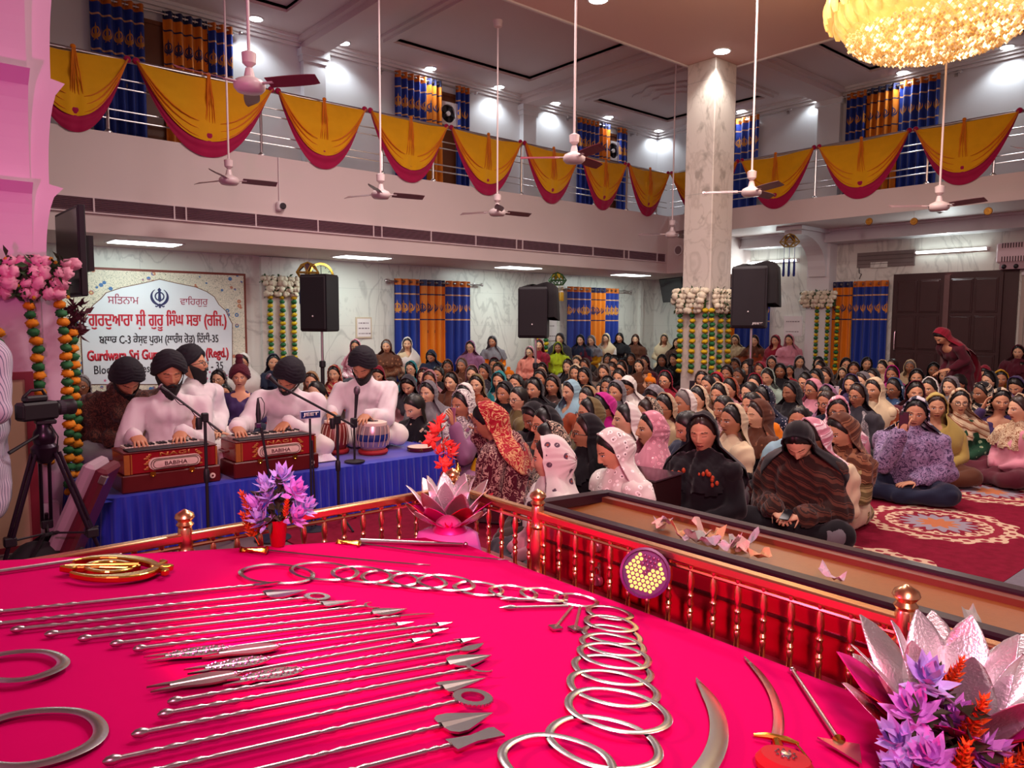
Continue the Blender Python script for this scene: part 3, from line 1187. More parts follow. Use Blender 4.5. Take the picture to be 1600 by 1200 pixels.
# ------------------------------------------------------------------ lettering and emblem shapes
def text_mesh(body, name, x0, x1, z0, z1, depth=.004, bold=0.):
 """lettering fitted into the box, in the local x-z plane facing -y"""
 cv = bpy.data.curves.new(name, 'FONT')
 cv.body = body
 cv.size = 1
 cv.extrude = .0
 cv.offset = bold
 cv.resolution_u = 2
 o = bpy.data.objects.new(name, cv)
 COL.objects.link(o)
 dg = bpy.context.evaluated_depsgraph_get()
 me = bpy.data.meshes.new_from_object(o.evaluated_get(dg))
 bpy.data.objects.remove(o)
 bpy.data.curves.remove(cv)
 v = np.empty(len(me.vertices) * 3)
 me.vertices.foreach_get('co', v)
 v = v.reshape(-1, 3)
 lo, hi = v.min(0), v.max(0)
 s = (hi - lo)
 q = np.empty_like(v)
 q[:, 0] = x0 + (v[:, 0] - lo[0]) / max(s[0], 1e-6) * (x1 - x0)
 q[:, 2] = z0 + (v[:, 1] - lo[1]) / max(s[1], 1e-6) * (z1 - z0)
 q[:, 1] = 0
 me.vertices.foreach_set('co', q.ravel())
 bm = bmesh.new()
 bm.from_mesh(me)
 r = bmesh.ops.extrude_face_region(bm, geom=bm.faces[:])
 bmesh.ops.translate(bm, vec=(0, -depth, 0), verts=[e for e in r['geom'] if isinstance(e, bmesh.types.BMVert)])
 bmesh.ops.recalc_face_normals(bm, faces=bm.faces)
 bm.to_mesh(me)
 bm.free()
 me.name = name
 me.materials.clear()
 return me


def lettering(body, mat, parent, x0, x1, z0, z1, y=0., depth=.004, bold=0., name='lettering'):
 me = text_mesh(body, name, x0, x1, z0, z1, depth, bold)
 me.materials.append(mat)
 return link(name, me, parent, (0, y, 0))


def emblem(mb, s, h0, h1, M=None, mi=0):
 """two curved swords round a ring and an upright double-edged blade, unit half height s"""
 def P(q):
  return np.array(q) * s
 an = np.arange(40) * 2 * PI / 40
 mb.ring((0, .12 * s), .34 * s, .47 * s, h0, h1, 40, M, mi)
 mb.prism(P([(0, 1.0), (-.2, .76), (-.12, .70), (-.11, .3), (-.17, -.30), (0, -.46), (.17, -.30), (.11, .3), (.12, .70), (.2, .76)]), h0 - .0005, h1 + .001, M, mi)
 for sg in (-1, 1):
  out = []
  for t in np.linspace(0, 1, 12):       # outer edge from the tip down
   a = R(128 - 205 * t)
   out.append((sg * (.02 + .86 * math.cos(R(62) - t * R(150))), .05 + .86 * math.sin(R(62) - t * R(150))))
  inn = []
  for t in np.linspace(1, 0, 12):
   k = .84 - .34 * math.sin(PI * min(1, .12 + t * .78)) ** 1.2 * (.35 + .65 * t)
   inn.append((sg * (.02 + k * math.cos(R(62) - t * R(150))), .05 + k * math.sin(R(62) - t * R(150)) + .03 * t))
  poly = out + inn
  poly = poly if sg < 0 else poly[::-1]
  mb.prism(P(poly), h0, h1, M, mi)
  hilt = [(sg * -.02, -.60), (sg * .3, -.86), (sg * .42, -.80), (sg * .46, -.90), (sg * .34, -.98), (sg * .22, -.92), (sg * -.06, -.72)]
  mb.prism(P(hilt if sg > 0 else hilt[::-1]), h0 + .0003, h1 + .0008, M, mi)
 mb.prism(P([(-.07, -.62), (-.1, -1.0), (0, -1.08), (.1, -1.0), (.07, -.62)]), h0, h1 + .0006, M, mi)


MXZ = Matrix(((1, 0, 0, 0), (0, 0, -1, 0), (0, 1, 0, 0), (0, 0, 0, 1)))   # x,y,h -> x, -h, z

# ------------------------------------------------------------------ signboard
SY = YW - .06
SG = thing('signboard', 'white signboard with floral border, emblem and red and black lettering behind the musicians', 'sign', (0, SY, 0))


def sp(x, y):
 q = ony(x, y, SY)
 return (float(q[0]), float(q[2]))


m = Mat('signboard_floral_print', .35)
d = m.voro(7.)
x, y, z = m.xyz()
s1 = m.noise(17, 1, dist=2.5)
c = m.mix(m.ramp((s1 - .5).abs(), .006, .03), '5c6a56', 'e4dcc8')
hue = m.mix(m.ramp(m.noise(4, 0), .45, .55), '4a76ac', 'c07a60')
c = m.mix(d < .25, c, hue)
c = m.mix(d < .10, c, 'd8c890')
m.col(c)
M_SB = m.mat
MB().box(2.2, sp(382, 433)[0] + .02, .0, .05, .4, 2.41).build('backing', plain('sign_edge_brown', '7a3528', .5), SG)
MB().box(2.24, sp(382, 433)[0] - .02, -.006, .004, .42, 2.37).build('floral_border', M_SB, SG)
arch = [(249, 437), (275, 443), (305, 449), (322, 456), (334, 464), (341, 476), (352, 486), (357, 497), (362, 506), (362, 600), (131, 600), (126, 506), (133, 497), (139, 487), (146, 477), (158, 467), (166, 458), (190, 450), (224, 443)]
ap = [sp(*q) for q in arch]
cx_, cz_ = sp(249, 520)
big = [(cx_ + (a - cx_) * 1.012, cz_ + (b - cz_) * 1.015) for a, b in ap]
MB().prism(big[::-1], .002, .010, MXZ).build('arch_outline', plain('sign_outline_brown', '6e4a34', .5), SG)
MB().prism(ap[::-1], .006, .014, MXZ).build('white_field', plain('sign_white', 'dfe4ea', .35, var=.01), SG)
M_RED = plain('sign_red', 'c01a30', .5, var=0)
M_INK = plain('sign_black', '24242c', .5, var=0)
M_NAVY = plain('sign_navy', '2a2f5c', .5, var=0)
M_CRIM = plain('sign_crimson', '9c2346', .5, var=0)


def sign_line(body, x0, y1, x1, y0, mat, bold=.0, thick=0.):
 a = sp(x0, y1)
 b = sp(x1, y0)
 am, bm_ = sp((x0 + x1) / 2, y1), sp((x0 + x1) / 2, y0)
 lettering(body, mat, SG, a[0], b[0], am[1], bm_[1], -.0145, .004, bold)
 if thick:
  lettering(body, mat, SG, a[0] + thick, b[0] + thick, am[1] - thick * .3, bm_[1] - thick * .3, -.0143, .004, bold)


sign_line('ਸਿਤਨਾਮ', 168, 475, 216, 459, M_CRIM, .0)
sign_line('ਵਾਿਹਗੁਰੁ', 281, 479, 324, 463, M_CRIM, 0.)
sign_line('ਗੁਰਦੁਆਰਾ ਸ਼ੀ ਗੁਰੂ ਿਸੰਘ ਸਭਾ (ਰਿਜ.)', 138, 517, 352, 484, M_RED, 0., .012)
sign_line('ਬਲਾਕ C-3 ਕੇਸ਼ਵ ਪੁਰਮ (ਲਾਰੰਸ ਰੋਡ) ਿਦੱਲੀ-35', 155, 540, 340, 520, M_INK, 0., .006)
sign_line('Gurdwara Sri Guru Singh Sabha (Regd.)', 136, 566, 356, 545, M_RED, .022, .008)
sign_line('Block C-3, Keshav Puram, Delhi - 35', 147, 583, 348, 568, M_INK, .006)
ex, ez = sp(249, 466)
mb = MB()
emblem(mb, .165, .014, .018, Tm(ex, 0, ez + .01) @ MXZ)
mb.build('emblem', M_NAVY, SG)
M_PFL = plain('printed_pink_flower', 'd0608a', .5, var=.2)
rs = np.random.RandomState(7)
mb = MB()
for (a, b, w) in ((335, 590, 26), (186, 596, 18)):
 c0 = sp(a, b)
 for k in range(26):
  xx, zz = c0[0] + rs.randn() * w * .008, c0[1] + rs.randn() * .05
  an = np.arange(20) * 2 * PI / 20
  r_ = .026 * (.7 + .3 * np.cos(5 * an))
  mb.prism(np.c_[xx + r_ * np.cos(an), zz + r_ * np.sin(an)], .0142, .0146 + k * .00008, MXZ)
mb.build('printed_flowers', M_PFL, SG)

# pilasters carrying the garlands on the marble wall
struct('trim_15', MB().box(5.4, 6.12, YW - .1, YW, 0, 2.73), M_MARBLE)


# ------------------------------------------------------------------ framed notices, clock, ornaments
def notice(label, x, z, w, h, wall, fr, lines, rot=None):
 t = thing('wall_notice', label, 'notice', (x, YW, z) if wall == 'L' else (XW, x, z), 0 if wall == 'L' else -PI / 2)
 MB().box(-w / 2, w / 2, -.022, 0, -h / 2, h / 2).build('frame', fr, t)
 MB().box(-w / 2 + .03, w / 2 - .03, -.026, -.02, -h / 2 + .03, h / 2 - .03).build('sheet', M_WHITEP, t)
 if lines:
  mb = MB()
  rs = np.random.RandomState(int(abs(x) * 100))
  for k in range(lines):
   zz = h * .22 - k * h * .5 / max(lines - 1, 1)
   xx = -w / 2 + .06
   while xx < w / 2 - .08:
    l = .02 + .04 * rs.rand()
    mb.box(xx, xx + l, -.028, -.0262, zz - .012, zz + .012)
    xx += l + .015
  mb.build('notice_print', plain('faded_ink', '8a7a80', .6, var=0), t)
 return t


notice('framed calendar-like notice on the marble wall left of the blue curtain', 7.52, 1.44, .36, .42, 'L', plain('notice_frame', 'c9b8a0', .5), 3)
notice('small paper notice half behind the middle black speaker', 12.75, 1.36, .3, .5, 'L', M_WHITEP, 2)
notice('white paper notice on the right marble wall by the garlands', 9.2, 1.5, .46, .48, 'R', M_WHITEP, 2)
t = thing('wall_clock', 'round brass-rimmed clock half hidden behind the first black speaker', 'clock', (6.6, YW, 2.42))
MB().lathe([(.0, .03), (.24, .03), (.24, 0)], 32, Rx(PI / 2)).build('dial', plain('clock_face', 'dfe8c8', .4), t)
MB().ring((0, 0), .225, .265, 0, .05, 32, Rx(PI / 2)).build('rim', M_BRASS, t)
MB().box(-.006, .006, -.036, -.03, 0, .17).build('minute_hand', M_BLACK, t)
MB().box(0, .1, -.036, -.03, -.008, .008).build('hour_hand', M_BLACK, t)
mb = MB()
for k in range(12):
 mb.box(-.006, .006, -.034, -.03, .18, .21, 0, Ry(k * PI / 6))
mb.build('hour_mark', M_BLACK, t)
t = thing('round_wall_speaker', 'small round grille on the right gallery front beside the column', 'speaker', (XF, 10.88, 3.42), -PI / 2)
q = onx(1061, 391, XF)
t.location = (XF, float(q[1]), float(q[2]))
MB().lathe([(.0, .03), (.1, .03), (.11, 0)], 20, Rx(PI / 2)).build('grille', plain('old_grille', '8a7478', .7), t, True)
MB().ring((0, 0), .095, .125, 0, .04, 24, Rx(PI / 2)).build('rim', M_WHITEP, t)
q = ony(437, 322, YF)
t = thing('security_camera', 'small white security camera on the left gallery front', 'camera', (float(q[0]), YF, float(q[2])))
MB().bbox(-.07, .05, -.1, 0, -.08, .06, .02).build('housing', M_WHITEP, t)
MB().lathe([(.045, .0), (.05, .06), (.04, .085)], 16, Tm(.03, -.06, -.01) @ Rz(R(-25)) @ Rx(PI / 2)).build('camera_lens', M_BLACK, t, True)
MB().cyl((-.01, -.02, .06), (-.01, -.02, .74), .008, n=6).build('cable', M_WHITEP, t)
rn = ('nearest the bracket', 'middle one', 'nearest the wall air conditioner')
for i, p in enumerate(((1358, 346), (1428, 346), (1544, 330))):
 q = onx(*p, 14.75)
 t = thing('gold_disc_ornament', 'round gold disc hanging under the right gallery, ' + rn[i], 'ornament', tuple(q), -PI / 2)
 MB().lathe([(.02, -.012), (.062, -.012), (.07, 0), (.062, .012), (.02, .012)], 18, Rx(PI / 2)).build('disc', plain('ornament_gold', 'b07a30', .4, .6), t, True)
 MB().ring((0, 0), .03, .04, -.016, .016, 16, Rx(PI / 2)).build('inner_ring', M_BRASS, t)
 MB().cyl((0, 0, .06), (0, 0, 3.64 - q[2]), .003, n=5).build('string', M_WHITEP, t)

# wall air conditioner, old vent niche, strip curtain
t = thing('air_curtain', 'pinkish white air conditioner over the strip curtain on the right wall', 'air conditioner', (XW, 4.97, 2.62), -PI / 2)
MB().bbox(0, 1.3, -.24, 0, .12, .5, .03).build('body', plain('aged_white_plastic', 'd6bcc4', .45), t)
for z0, z1 in ((.4, .49), (.14, .24)):
 mb = MB()
 for k in range(26):
  mb.box(.1 + k * .045, .118 + k * .045, -.246, -.236, z0, z1)
 mb.build('grille_slots', plain('slot_shadow', '4a3038', .7), t)
MB().box(.06, 1.3, -.2, 0, 0, .12).build('lower_box', plain('aged_pink_plastic', 'a88a94', .5), t)
for k in range(3):
 MB().ball((.14 + k * .2, -.21, .05), .045, 8, 6).build('nozzle', M_BLACK, t, True)
t = thing('vent_niche', 'grey-brown shuttered vent panel above the orange curtain on the right wall', 'vent', (XW, 7.72, 2.8), -PI / 2)
MB().box(0, 1.2, -.05, 0, .0, .32).build('panel', plain('dusty_panel', '7e7270', .8, var=.15), t)
mb = MB()
for k in range(3):
 mb.box(.02, 1.18, -.06, -.045, .06 + k * .09, .07 + k * .09)
mb.build('slat', plain('dusty_slat', '5e5452', .8), t)
MB().box(.3, .66, -.056, 0, -.02, .1).build('patch_plate', M_MARBLE, t)
MB().tube([(.04, -.03, .02), (.05, -.03, -.12), (.1, -.03, -.14), (.06, -.03, -.25)], .008, 5).build('loose_wire', M_BLACK, t)
t = thing('strip_curtain', 'pale strip curtain hanging right of the dark double door', 'curtain', (XW - .1, 4.55, .02), -PI / 2)
for k in range(9):
 G = np.array([[(k * .085 + dx, -.02 * (k % 2) + .008 * math.sin(z * 3 + k), z) for dx in (0, .035, .07)] for z in np.linspace(0, 2.5, 8)])
 MB().grid(G).build('strip', plain('strip_vinyl', 'a89a90', .25), t, 'all')
MB().box(0, .8, -.03, .02, 2.48, 2.54).build('rail', M_STEEL, t)


# ------------------------------------------------------------------ loudspeakers on stands, wall screens
M_CLOTHBK = plain('black_speaker_cloth', '150f15', .85, var=.2, scale=20)


def pa_speaker(label, c, rz, w, d, h, logo=None, bag=False, ztop_pole=None):
 t = thing('loudspeaker', label, 'speaker', c, rz)
 prof = [(-w / 2, -d / 2), (w / 2, -d / 2), (w * .36, d / 2), (-w * .36, d / 2)]
 mb = MB()
 n = 4
 rows = []
 for z, s in ((0, .93), (.02, 1), (h - .03, 1), (h, .93)):
  rows.append([(a * s, b * s, z) for a, b in prof])
 b0 = mb.n
 mb.grid(np.array(rows), cv=True)
 mb.f += [(b0 + 3, b0 + 2, b0 + 1, b0), (b0 + 12, b0 + 13, b0 + 14, b0 + 15)]
 mb.m += [0, 0]
 mb.build('cabinet', M_BLACK, t)
 MB().bbox(-w / 2 + .02, w / 2 - .02, -d / 2 - .018, -d / 2 + .01, .03, h - .03, .012).build('front_grille', M_DARK, t)
 MB().box(-.06, .06, d / 2 - .005, d / 2 + .015, h * .6, h * .7).build('carry_handle', M_DARK, t)
 if bag:
  mb = MB()
  G = []
  for z, s in ((h * .38, 1.16), (h * .5, 1.15), (h * .8, 1.1), (h + .02, 1.06), (h + .05, .6)):
   G.append([(a * s + (.05 if a > 0 else 0), b * s + .02 * math.sin(9 * a), z + .03 * math.sin(a * 14 + b * 9)) for a, b in [(-w / 2, d * .1), (-w * .2, -d * .1), (w * .2, -d * .2), (w * .55, -d * .5), (w * .56, d * .3), (w * .3, d * .62), (-w * .3, d * .62)]])
  mb.grid(np.array(G), cv=True)
  mb.build('black_cover', M_CLOTHBK, t, 'all')
 MB().ball((0, -d / 2 - .02, h * .27), .012, 8, 6).build('status_lamp', M_WHITEP, t)
 if logo:
  lettering(logo, M_WHITEP, t, w * .12, w * .42, .05, .085, -d / 2 - .02, .003, .02)
 return t


def spk_stand(label, x, y, h):
 t = thing('speaker_stand', label, 'stand', (x, y, 0))
 MB().cyl((0, 0, .12), (0, 0, h * .68), .028, n=10).build('outer_tube', M_BLACK, t, True)
 MB().cyl((0, 0, h * .6), (0, 0, h), .019, n=10).build('inner_pole', M_STEEL, t, True)
 MB().lathe([(.03, h * .64), (.045, h * .65), (.045, h * .7), (.03, h * .71)], 12).build('collar', M_BLACK, t, True)
 for k in range(3):
  a = k * 2 * PI / 3 + .4
  MB().tube([(0.03 * math.cos(a), .03 * math.sin(a), .62), (.45 * math.cos(a), .45 * math.sin(a), .02)], .014, 8).build('leg', M_BLACK, t, True)
  MB().tube([(0.02 * math.cos(a), .02 * math.sin(a), .18), (.22 * math.cos(a), .22 * math.sin(a), .35)], .009, 6).build('brace', M_BLACK, t, True)
 return t


def face_to(x, y, off=0.):
 """rotation that turns local -y towards the camera side"""
 return math.atan2(y, x) - PI / 2 + off


c1 = atd(503, 518, 10.6)
pa_speaker('black loudspeaker on a stand behind the blue lantern, turned sideways', tuple(c1), face_to(c1[0], c1[1], R(-38)), .46, .36, .80)
spk_stand('black pole stand under the loudspeaker behind the tabla player', c1[0], c1[1], c1[2])
c2 = atd(837, 528, 11.6)
pa_speaker('black loudspeaker in a loose cover on a stand before the second curtains', tuple(c2), face_to(c2[0], c2[1], R(-15)), .46, .40, .78, None, True)
spk_stand('black pole stand under the covered loudspeaker in the crowd', c2[0], c2[1], c2[2])
c3 = atd(1174, 513, 10.8)
pa_speaker('black loudspeaker with white logo on a stand right of the marble column', tuple(c3), face_to(c3[0], c3[1], R(-14)), .50, .40, .88, 'JEET', True)
spk_stand('steel pole stand under the logo loudspeaker right of the column', c3[0], c3[1], c3[2])


def screen(label, p_near, p_far, h, tilt=0., parts=True):
 """a flat screen between two top corners (xy), hanging down by h from z"""
 a, b = Vector(p_near), Vector(p_far)
 d = (b - a)
 w = d.length
 t = thing('wall_screen', label, 'screen', a, math.atan2(d.y, d.x))
 M = Rx(tilt)
 MB().bbox(0, w, -.03, .02, -h, 0, .008, 0, M).build('bezel', M_BLACK, t)
 MB().box(.025, w - .025, -.034, -.029, -h + .03, -.025, 0, M).build('display', plain('dark_screen', '120d16', .15, var=0), t)
 MB().box(w * .3, w * .7, .02, .12, -h * .7, -h * .3, 0, M).build('mount', M_BLACK, t)
 return t


s0, s1 = atd(128, 319, 5.55), atd(92, 337, 6.15)
screen('dark wall screen hung sideways on the pink pillar', (s1[0], s1[1], s0[2]), (s0[0], s0[1], s0[2]), .68)
s0, s1 = onx(1031, 436, 15.7), onx(1066, 433, 15.2)
screen('black screen tilted down in the corner behind the marble column', (s0[0], s0[1], s0[2]), (s1[0], s1[1], s0[2]), .62, R(12))


# ------------------------------------------------------------------ paper lanterns with tassels
def lantern(label, px, py, plane, size, frame_c, inner, tassel, top, tl):
 q = ony(px, py, plane[1]) if plane[0] == 'Y' else onx(px, py, plane[1])
 t = thing('paper_lantern', label, 'lantern', tuple(q))
 s = size
 ring_ = [(s * math.cos(a), s * math.sin(a), 0) for a in np.arange(6) * PI / 3]
 up_ = [(s * .55 * math.cos(a), s * .55 * math.sin(a), s * .62) for a in np.arange(6) * PI / 3 + PI / 6]
 lo_ = [(s * .6 * math.cos(a), s * .6 * math.sin(a), -s * .5) for a in np.arange(6) * PI / 3 + PI / 6]
 ap_ = (0, 0, s * .85)
 sticks = [(ring_[i], ring_[(i + 1) % 6]) for i in range(6)] + [(up_[i], ring_[i]) for i in range(6)] + [(up_[i], ring_[(i + 1) % 6]) for i in range(6)]
 sticks += [(lo_[i], ring_[i]) for i in range(6)] + [(lo_[i], ring_[(i + 1) % 6]) for i in range(6)] + [(lo_[i], lo_[(i + 1) % 6]) for i in range(6)] + [(up_[i], ap_) for i in range(6)]
 mb = MB()
 for a, b in sticks:
  mb.cyl(a, b, s * .055, n=5)
 mb.build('stick_frame', frame_c, t)
 mb = MB()
 k = .93
 mb.add(np.array([ap_] + up_ + ring_ + lo_) * k, [(0, 1 + i, 1 + (i + 1) % 6) for i in range(6) if i % 2] + [(1 + i, 7 + (i + 1) % 6, 1 + (i + 1) % 6) for i in range(6)])
 mb.build('paper_panel', inner, t)
 for i in range(6):
  x, y, z = lo_[i]
  MB().cyl((x, y, z), (x, y, z - tl * .45), .004, n=5).build('tassel_cord', tassel, t)
  MB().lathe([(.006, -tl * .4), (s * .1, -tl * .47), (s * .13, -tl * .95), (s * .09, -tl)], 8, Tm(x, y, z)).build('tassel', tassel, t, True)
  MB().ball((x, y, z - tl * .42), s * .1, 8, 6).build('tassel_bead', M_WHITEP, t, True)
 MB().cyl((0, 0, s * .85), (0, 0, top - q[2]), .003, n=5).build('string', M_WHITEP, t)


M_LGOLD = plain('lantern_gold_stick', 'a07a22', .45, .3)
M_LBLUE = plain('lantern_blue_tassel', '1c2a78', .8)
M_LDARK = plain('lantern_dark_paper', '4a3040', .8)
lantern('gold stick lantern with blue tassels in front of the first loudspeaker', 481, 426, ('Y', YF + .25), .20, M_LGOLD, M_LDARK, M_LBLUE, 2.745, .42)
lantern('green and yellow stick lantern hanging above the second lower curtains', 871, 438, ('Y', YF + .25), .20, plain('lantern_green_stick', '2f5a2a', .6), plain('lantern_yellow_paper', 'c9a820', .7), plain('lantern_yellow_tassel', 'c9a227', .8), 2.745, .34)
lantern('gold stick lantern with dark blue tassels under the right gallery', 1234, 378, ('X', XF + .2), .20, M_LGOLD, M_LDARK, M_LBLUE, 3.64, .62)


# ------------------------------------------------------------------ garlands and flower bunches
def pompom(n, k, amp, seed, sq=(1, 1, .8)):
 rs = np.random.RandomState(seed)
 th = np.linspace(.12, PI - .12, k)
 ph = np.arange(n) * 2 * PI / n
 r_ = 1 + amp * (rs.rand(k, n) - .5) * 2
 r_ = r_ * (1 + .5 * amp * np.where((np.arange(k)[:, None] + np.arange(n)[None]) % 2, 1, -1))
 G = np.zeros((k, n, 3))
 G[..., 0] = sq[0] * r_ * np.sin(th)[:, None] * np.cos(ph)
 G[..., 1] = sq[1] * r_ * np.sin(th)[:, None] * np.sin(ph)
 G[..., 2] = sq[2] * r_ * np.cos(th)[:, None]
 mb = MB().grid(G, cv=True, flip=True)
 mb.f += [tuple(range(n)), tuple((k - 1) * n + j for j in range(n))[::-1]]
 mb.m += [0, 0]
 return mb


def pm(name, seed, mat, s, n=14, k=9, amp=.16, sq=(1, 1, .72)):
 mb = pompom(n, k, amp, seed, sq)
 mb.v = [mb.v[0] * s]
 me = mb.mesh(name, 'all')
 me.materials.append(mat)
 return me


M_MARI = plain('marigold_orange', 'e08a08', .75, var=.2, scale=60)
M_MARY = plain('marigold_yellow', 'd3b012', .75, var=.2, scale=60)
M_LEAFG = plain('garland_green', '1f6a38', .7, var=.25, scale=40)
M_FWHITE = plain('flower_cream', 'e2d8c0', .75, var=.1, scale=50)
M_FPINK = plain('flower_pink', 'eaa0b8', .75, var=.12, scale=50)
M_FGREEN = plain('flower_leaf', '27481f', .65, var=.3, scale=30)
M_FBUD = plain('flower_bud_yellow', 'c48a1c', .7, var=.2, scale=30)
me_mar = pm('marigold', 1, M_MARI, .045)
me_mry = pm('marigold', 2, M_MARY, .043)
me_grn = pm('green_ruffle', 3, M_LEAFG, .043)
me_fw = pm('white_flower', 4, M_FWHITE, .055, sq=(1, 1, .85))
me_fp = pm('pink_flower', 5, M_FPINK, .048, amp=.2, sq=(1, 1, .8))


def strand(label, pts, s, fl, grp='marigold strands'):
 """a string of alternating flower heads hung along pts, a flower part per head"""
 P = np.array(pts, float)
 seg = np.r_[0, np.cumsum(np.linalg.norm(np.diff(P, axis=0), axis=1))]
 n = max(2, int(seg[-1] / (.066 * s)))
 t = thing('marigold_strand', label, 'garland', tuple(P[0]), 0, grp)
 rs = random.Random(n * 7 + int(abs(P[0][0]) * 100))
 for i in range(n + 1):
  a = seg[-1] * i / n
  q = np.array([np.interp(a, seg, P[:, k]) for k in range(3)]) - P[0]
  me = (fl, me_grn)[i % 2]
  o = link(me.name.split('.')[0], me, t, (q[0] + rs.uniform(-.006, .006), q[1] + rs.uniform(-.006, .006), q[2]))
  o.rotation_euler = (rs.uniform(-.25, .25), rs.uniform(-.25, .25), rs.uniform(0, 6))
  o.scale = (s * rs.uniform(.9, 1.08),) * 3
 MB().tube([tuple(p - P[0]) for p in P], .004, 5).build('thread', M_LEAFG, t)
 return t


def leafs(rs, n, c, ext, size, spread=1.0):
 mb = MB()
 for k in range(n):
  p = np.array(c) + (rs.rand(3) - .5) * np.array(ext)
  d = rs.randn(3)
  d /= np.linalg.norm(d)
  e = np.cross(d, rs.randn(3))
  e /= np.linalg.norm(e)
  f = np.cross(d, e) * .12
  s = size * (.6 + .7 * rs.rand())
  mb.add([p, p + d * s * .5 + e * s * .22 + f * s, p + d * s, p + d * s * .5 - e * s * .22 + f * s, p + d * s * .5], [(0, 1, 4), (1, 2, 4), (2, 3, 4), (3, 0, 4)])
 return mb


def bunch(label, p0, p1, h, depth, flower, n, s, seed, bud=True):
 """a band of flowers with slanting rows of leaves, from p0 to p1 (bottom edge), h high, bulging to depth"""
 p0, p1 = np.array(p0, float), np.array(p1, float)
 d = p1 - p0
 L = np.linalg.norm(d)
 t = thing('flower_bunch', label, 'flowers', tuple(p0), math.atan2(d[1], d[0]), 'flower bunches round the pillars')
 rs = np.random.RandomState(seed)
 rows = max(3, int(round(L / (.15 * s))))
 for i in range(rows + 1):
  nn = max(3, int(h / (.068 * s)))
  for j in range(nn):
   v = (j + .5) / nn
   x = (i + .35) / rows * L - .18 * s + v * .13 * s
   for q in range(2):
    xx = x + (q - .5) * .055 * s + rs.randn() * .008
    if xx < -.06 * s or xx > L + .06 * s:
     continue
    y = -depth * (.55 + .45 * math.sin(PI * v)) + rs.randn() * .012
    o = link(flower.name.split('.')[0], flower, t, (xx, y, v * h))
    o.rotation_euler = tuple(rs.rand(3) * 6)
    o.scale = (s * (.8 + .35 * rs.rand()),) * 3
 lm = MB()
 for i in range(rows + 1):
  for j in range(10):
   v = (j + .5) / 10
   x = (i - .12) / rows * L + v * .13 * s - .16 * s
   if -.08 * s < x < L + .06 * s:
    a = leafs(rs, 4, (x, -depth * (.6 + .4 * math.sin(PI * v)), v * h), (.03, .05, .03), .075 * s)
    lm.add(np.concatenate(a.v), a.f)
 a = leafs(rs, 60, (L / 2, -depth * .5, h / 2), (L, depth, h), .08 * s)
 lm.add(np.concatenate(a.v), a.f)
 lm.build('leaf_spray', M_FGREEN, t)
 if bud:
  bm_ = MB()
  for k in range(int(26 * L / .5)):
   bm_.ball((rs.rand() * L, -depth * (.7 + .35 * rs.rand()), rs.rand() * h), .014 * s, 6, 5)
  bm_.build('yellow_buds', M_FBUD, t)
 MB().box(0, L, -depth * .5, .0, .02, h - .02).build('foam_backing', M_FGREEN, t)
 return t


# round the marble column
zc = float(atd(1085, 475, 12.4)[2])
bunch('cream flower bunch on the left face of the marble column', (10.955, 8.24, zc - .14), (10.955, 7.66, zc - .14), .42, .09, me_fw, 0, 1.15, 1)
bunch('cream flower bunch on the right face of the marble column', (11.06, 7.575, zc - .14), (11.64, 7.575, zc - .14), .40, .09, me_fw, 0, 1.15, 2)
cn = ['outermost left on the marble column', 'second from left on the marble column', 'third from left on the marble column, near its edge']
for i, px in enumerate((1063, 1082, 1102)):
 q = onx(px, 490, 10.93)
 strand('green and yellow marigold strand, ' + cn[i], [(q[0], q[1], zc - .1), (q[0], q[1], .72)], 1.25, me_mry)
cn = ['just past the edge of the marble column', 'middle of the right face of the marble column', 'rightmost on the marble column by the speaker']
for i, px in enumerate((1114, 1126, 1139)):
 q = ony(px, 490, 7.55)
 strand('green and yellow marigold strand, ' + cn[i], [(q[0] - .08 * (i == 0), q[1] - .02 * (i == 0), zc - .1), (q[0], q[1], zc - .45), (q[0], q[1], .72)], 1.25, me_mry)
# left marble wall pilaster
bunch('white flower bunch on the marble wall right of the signboard', (5.46, YW - .12, 2.02), (6.1, YW - .12, 2.02), .36, .08, me_fw, 0, 1.1, 3, False)
for i, px in enumerate((422, 441, 459)):
 q = ony(px, 470, YW - .15)
 strand(('left', 'middle', 'right')[i] + ' marigold strand of the three under the white bunch by the signboard', [(q[0], q[1], 2.0), (q[0], q[1], .42 + .1 * (i == 0))], 1.15, me_mry)
# right wall pilaster
bunch('white flower bunch on the right wall pilaster beside the orange curtain', (16.34, 8.72, 1.93), (16.34, 8.02, 1.93), .36, .08, me_fw, 0, 1.1, 4, False)
for i, px in enumerate((1276, 1293, 1308)):
 q = onx(px, 500, 16.28)
 strand(('left', 'middle', 'right')[i] + ' marigold strand of the three beside the orange curtain', [(q[0], q[1], 1.92), (q[0], q[1], .55)], 1.15, me_mry)
# pillar behind the covered speaker
q = ony(812, 470, YW - .16)
bunch('green leafy flower bunch behind the covered loudspeaker', (12.12, YW - .07, 1.95), (12.5, YW - .07, 1.95), .34, .08, me_fw, 0, 1.1, 6, False)
strand('marigold strand behind the covered loudspeaker', [(12.14, YW - .13, 1.94), (12.14, YW - .13, .5)], 1.15, me_mry)
strand('yellow-green marigold strand under the covered loudspeaker', [(12.45, YW - .13, 1.94), (12.45, YW - .13, .5)], 1.3, me_mry)
# pink-lit pillar by the platform
bunch('big pink flower bunch with green leaves around the pink pillar', (.30, PY - .06, 1.74), (1.12, PY - .06, 1.74), .29, .13, me_fp, 0, 1.0, 5)


def pst(pl, Y):
 return [tuple(ony(x, y, Y)) for x, y in pl]


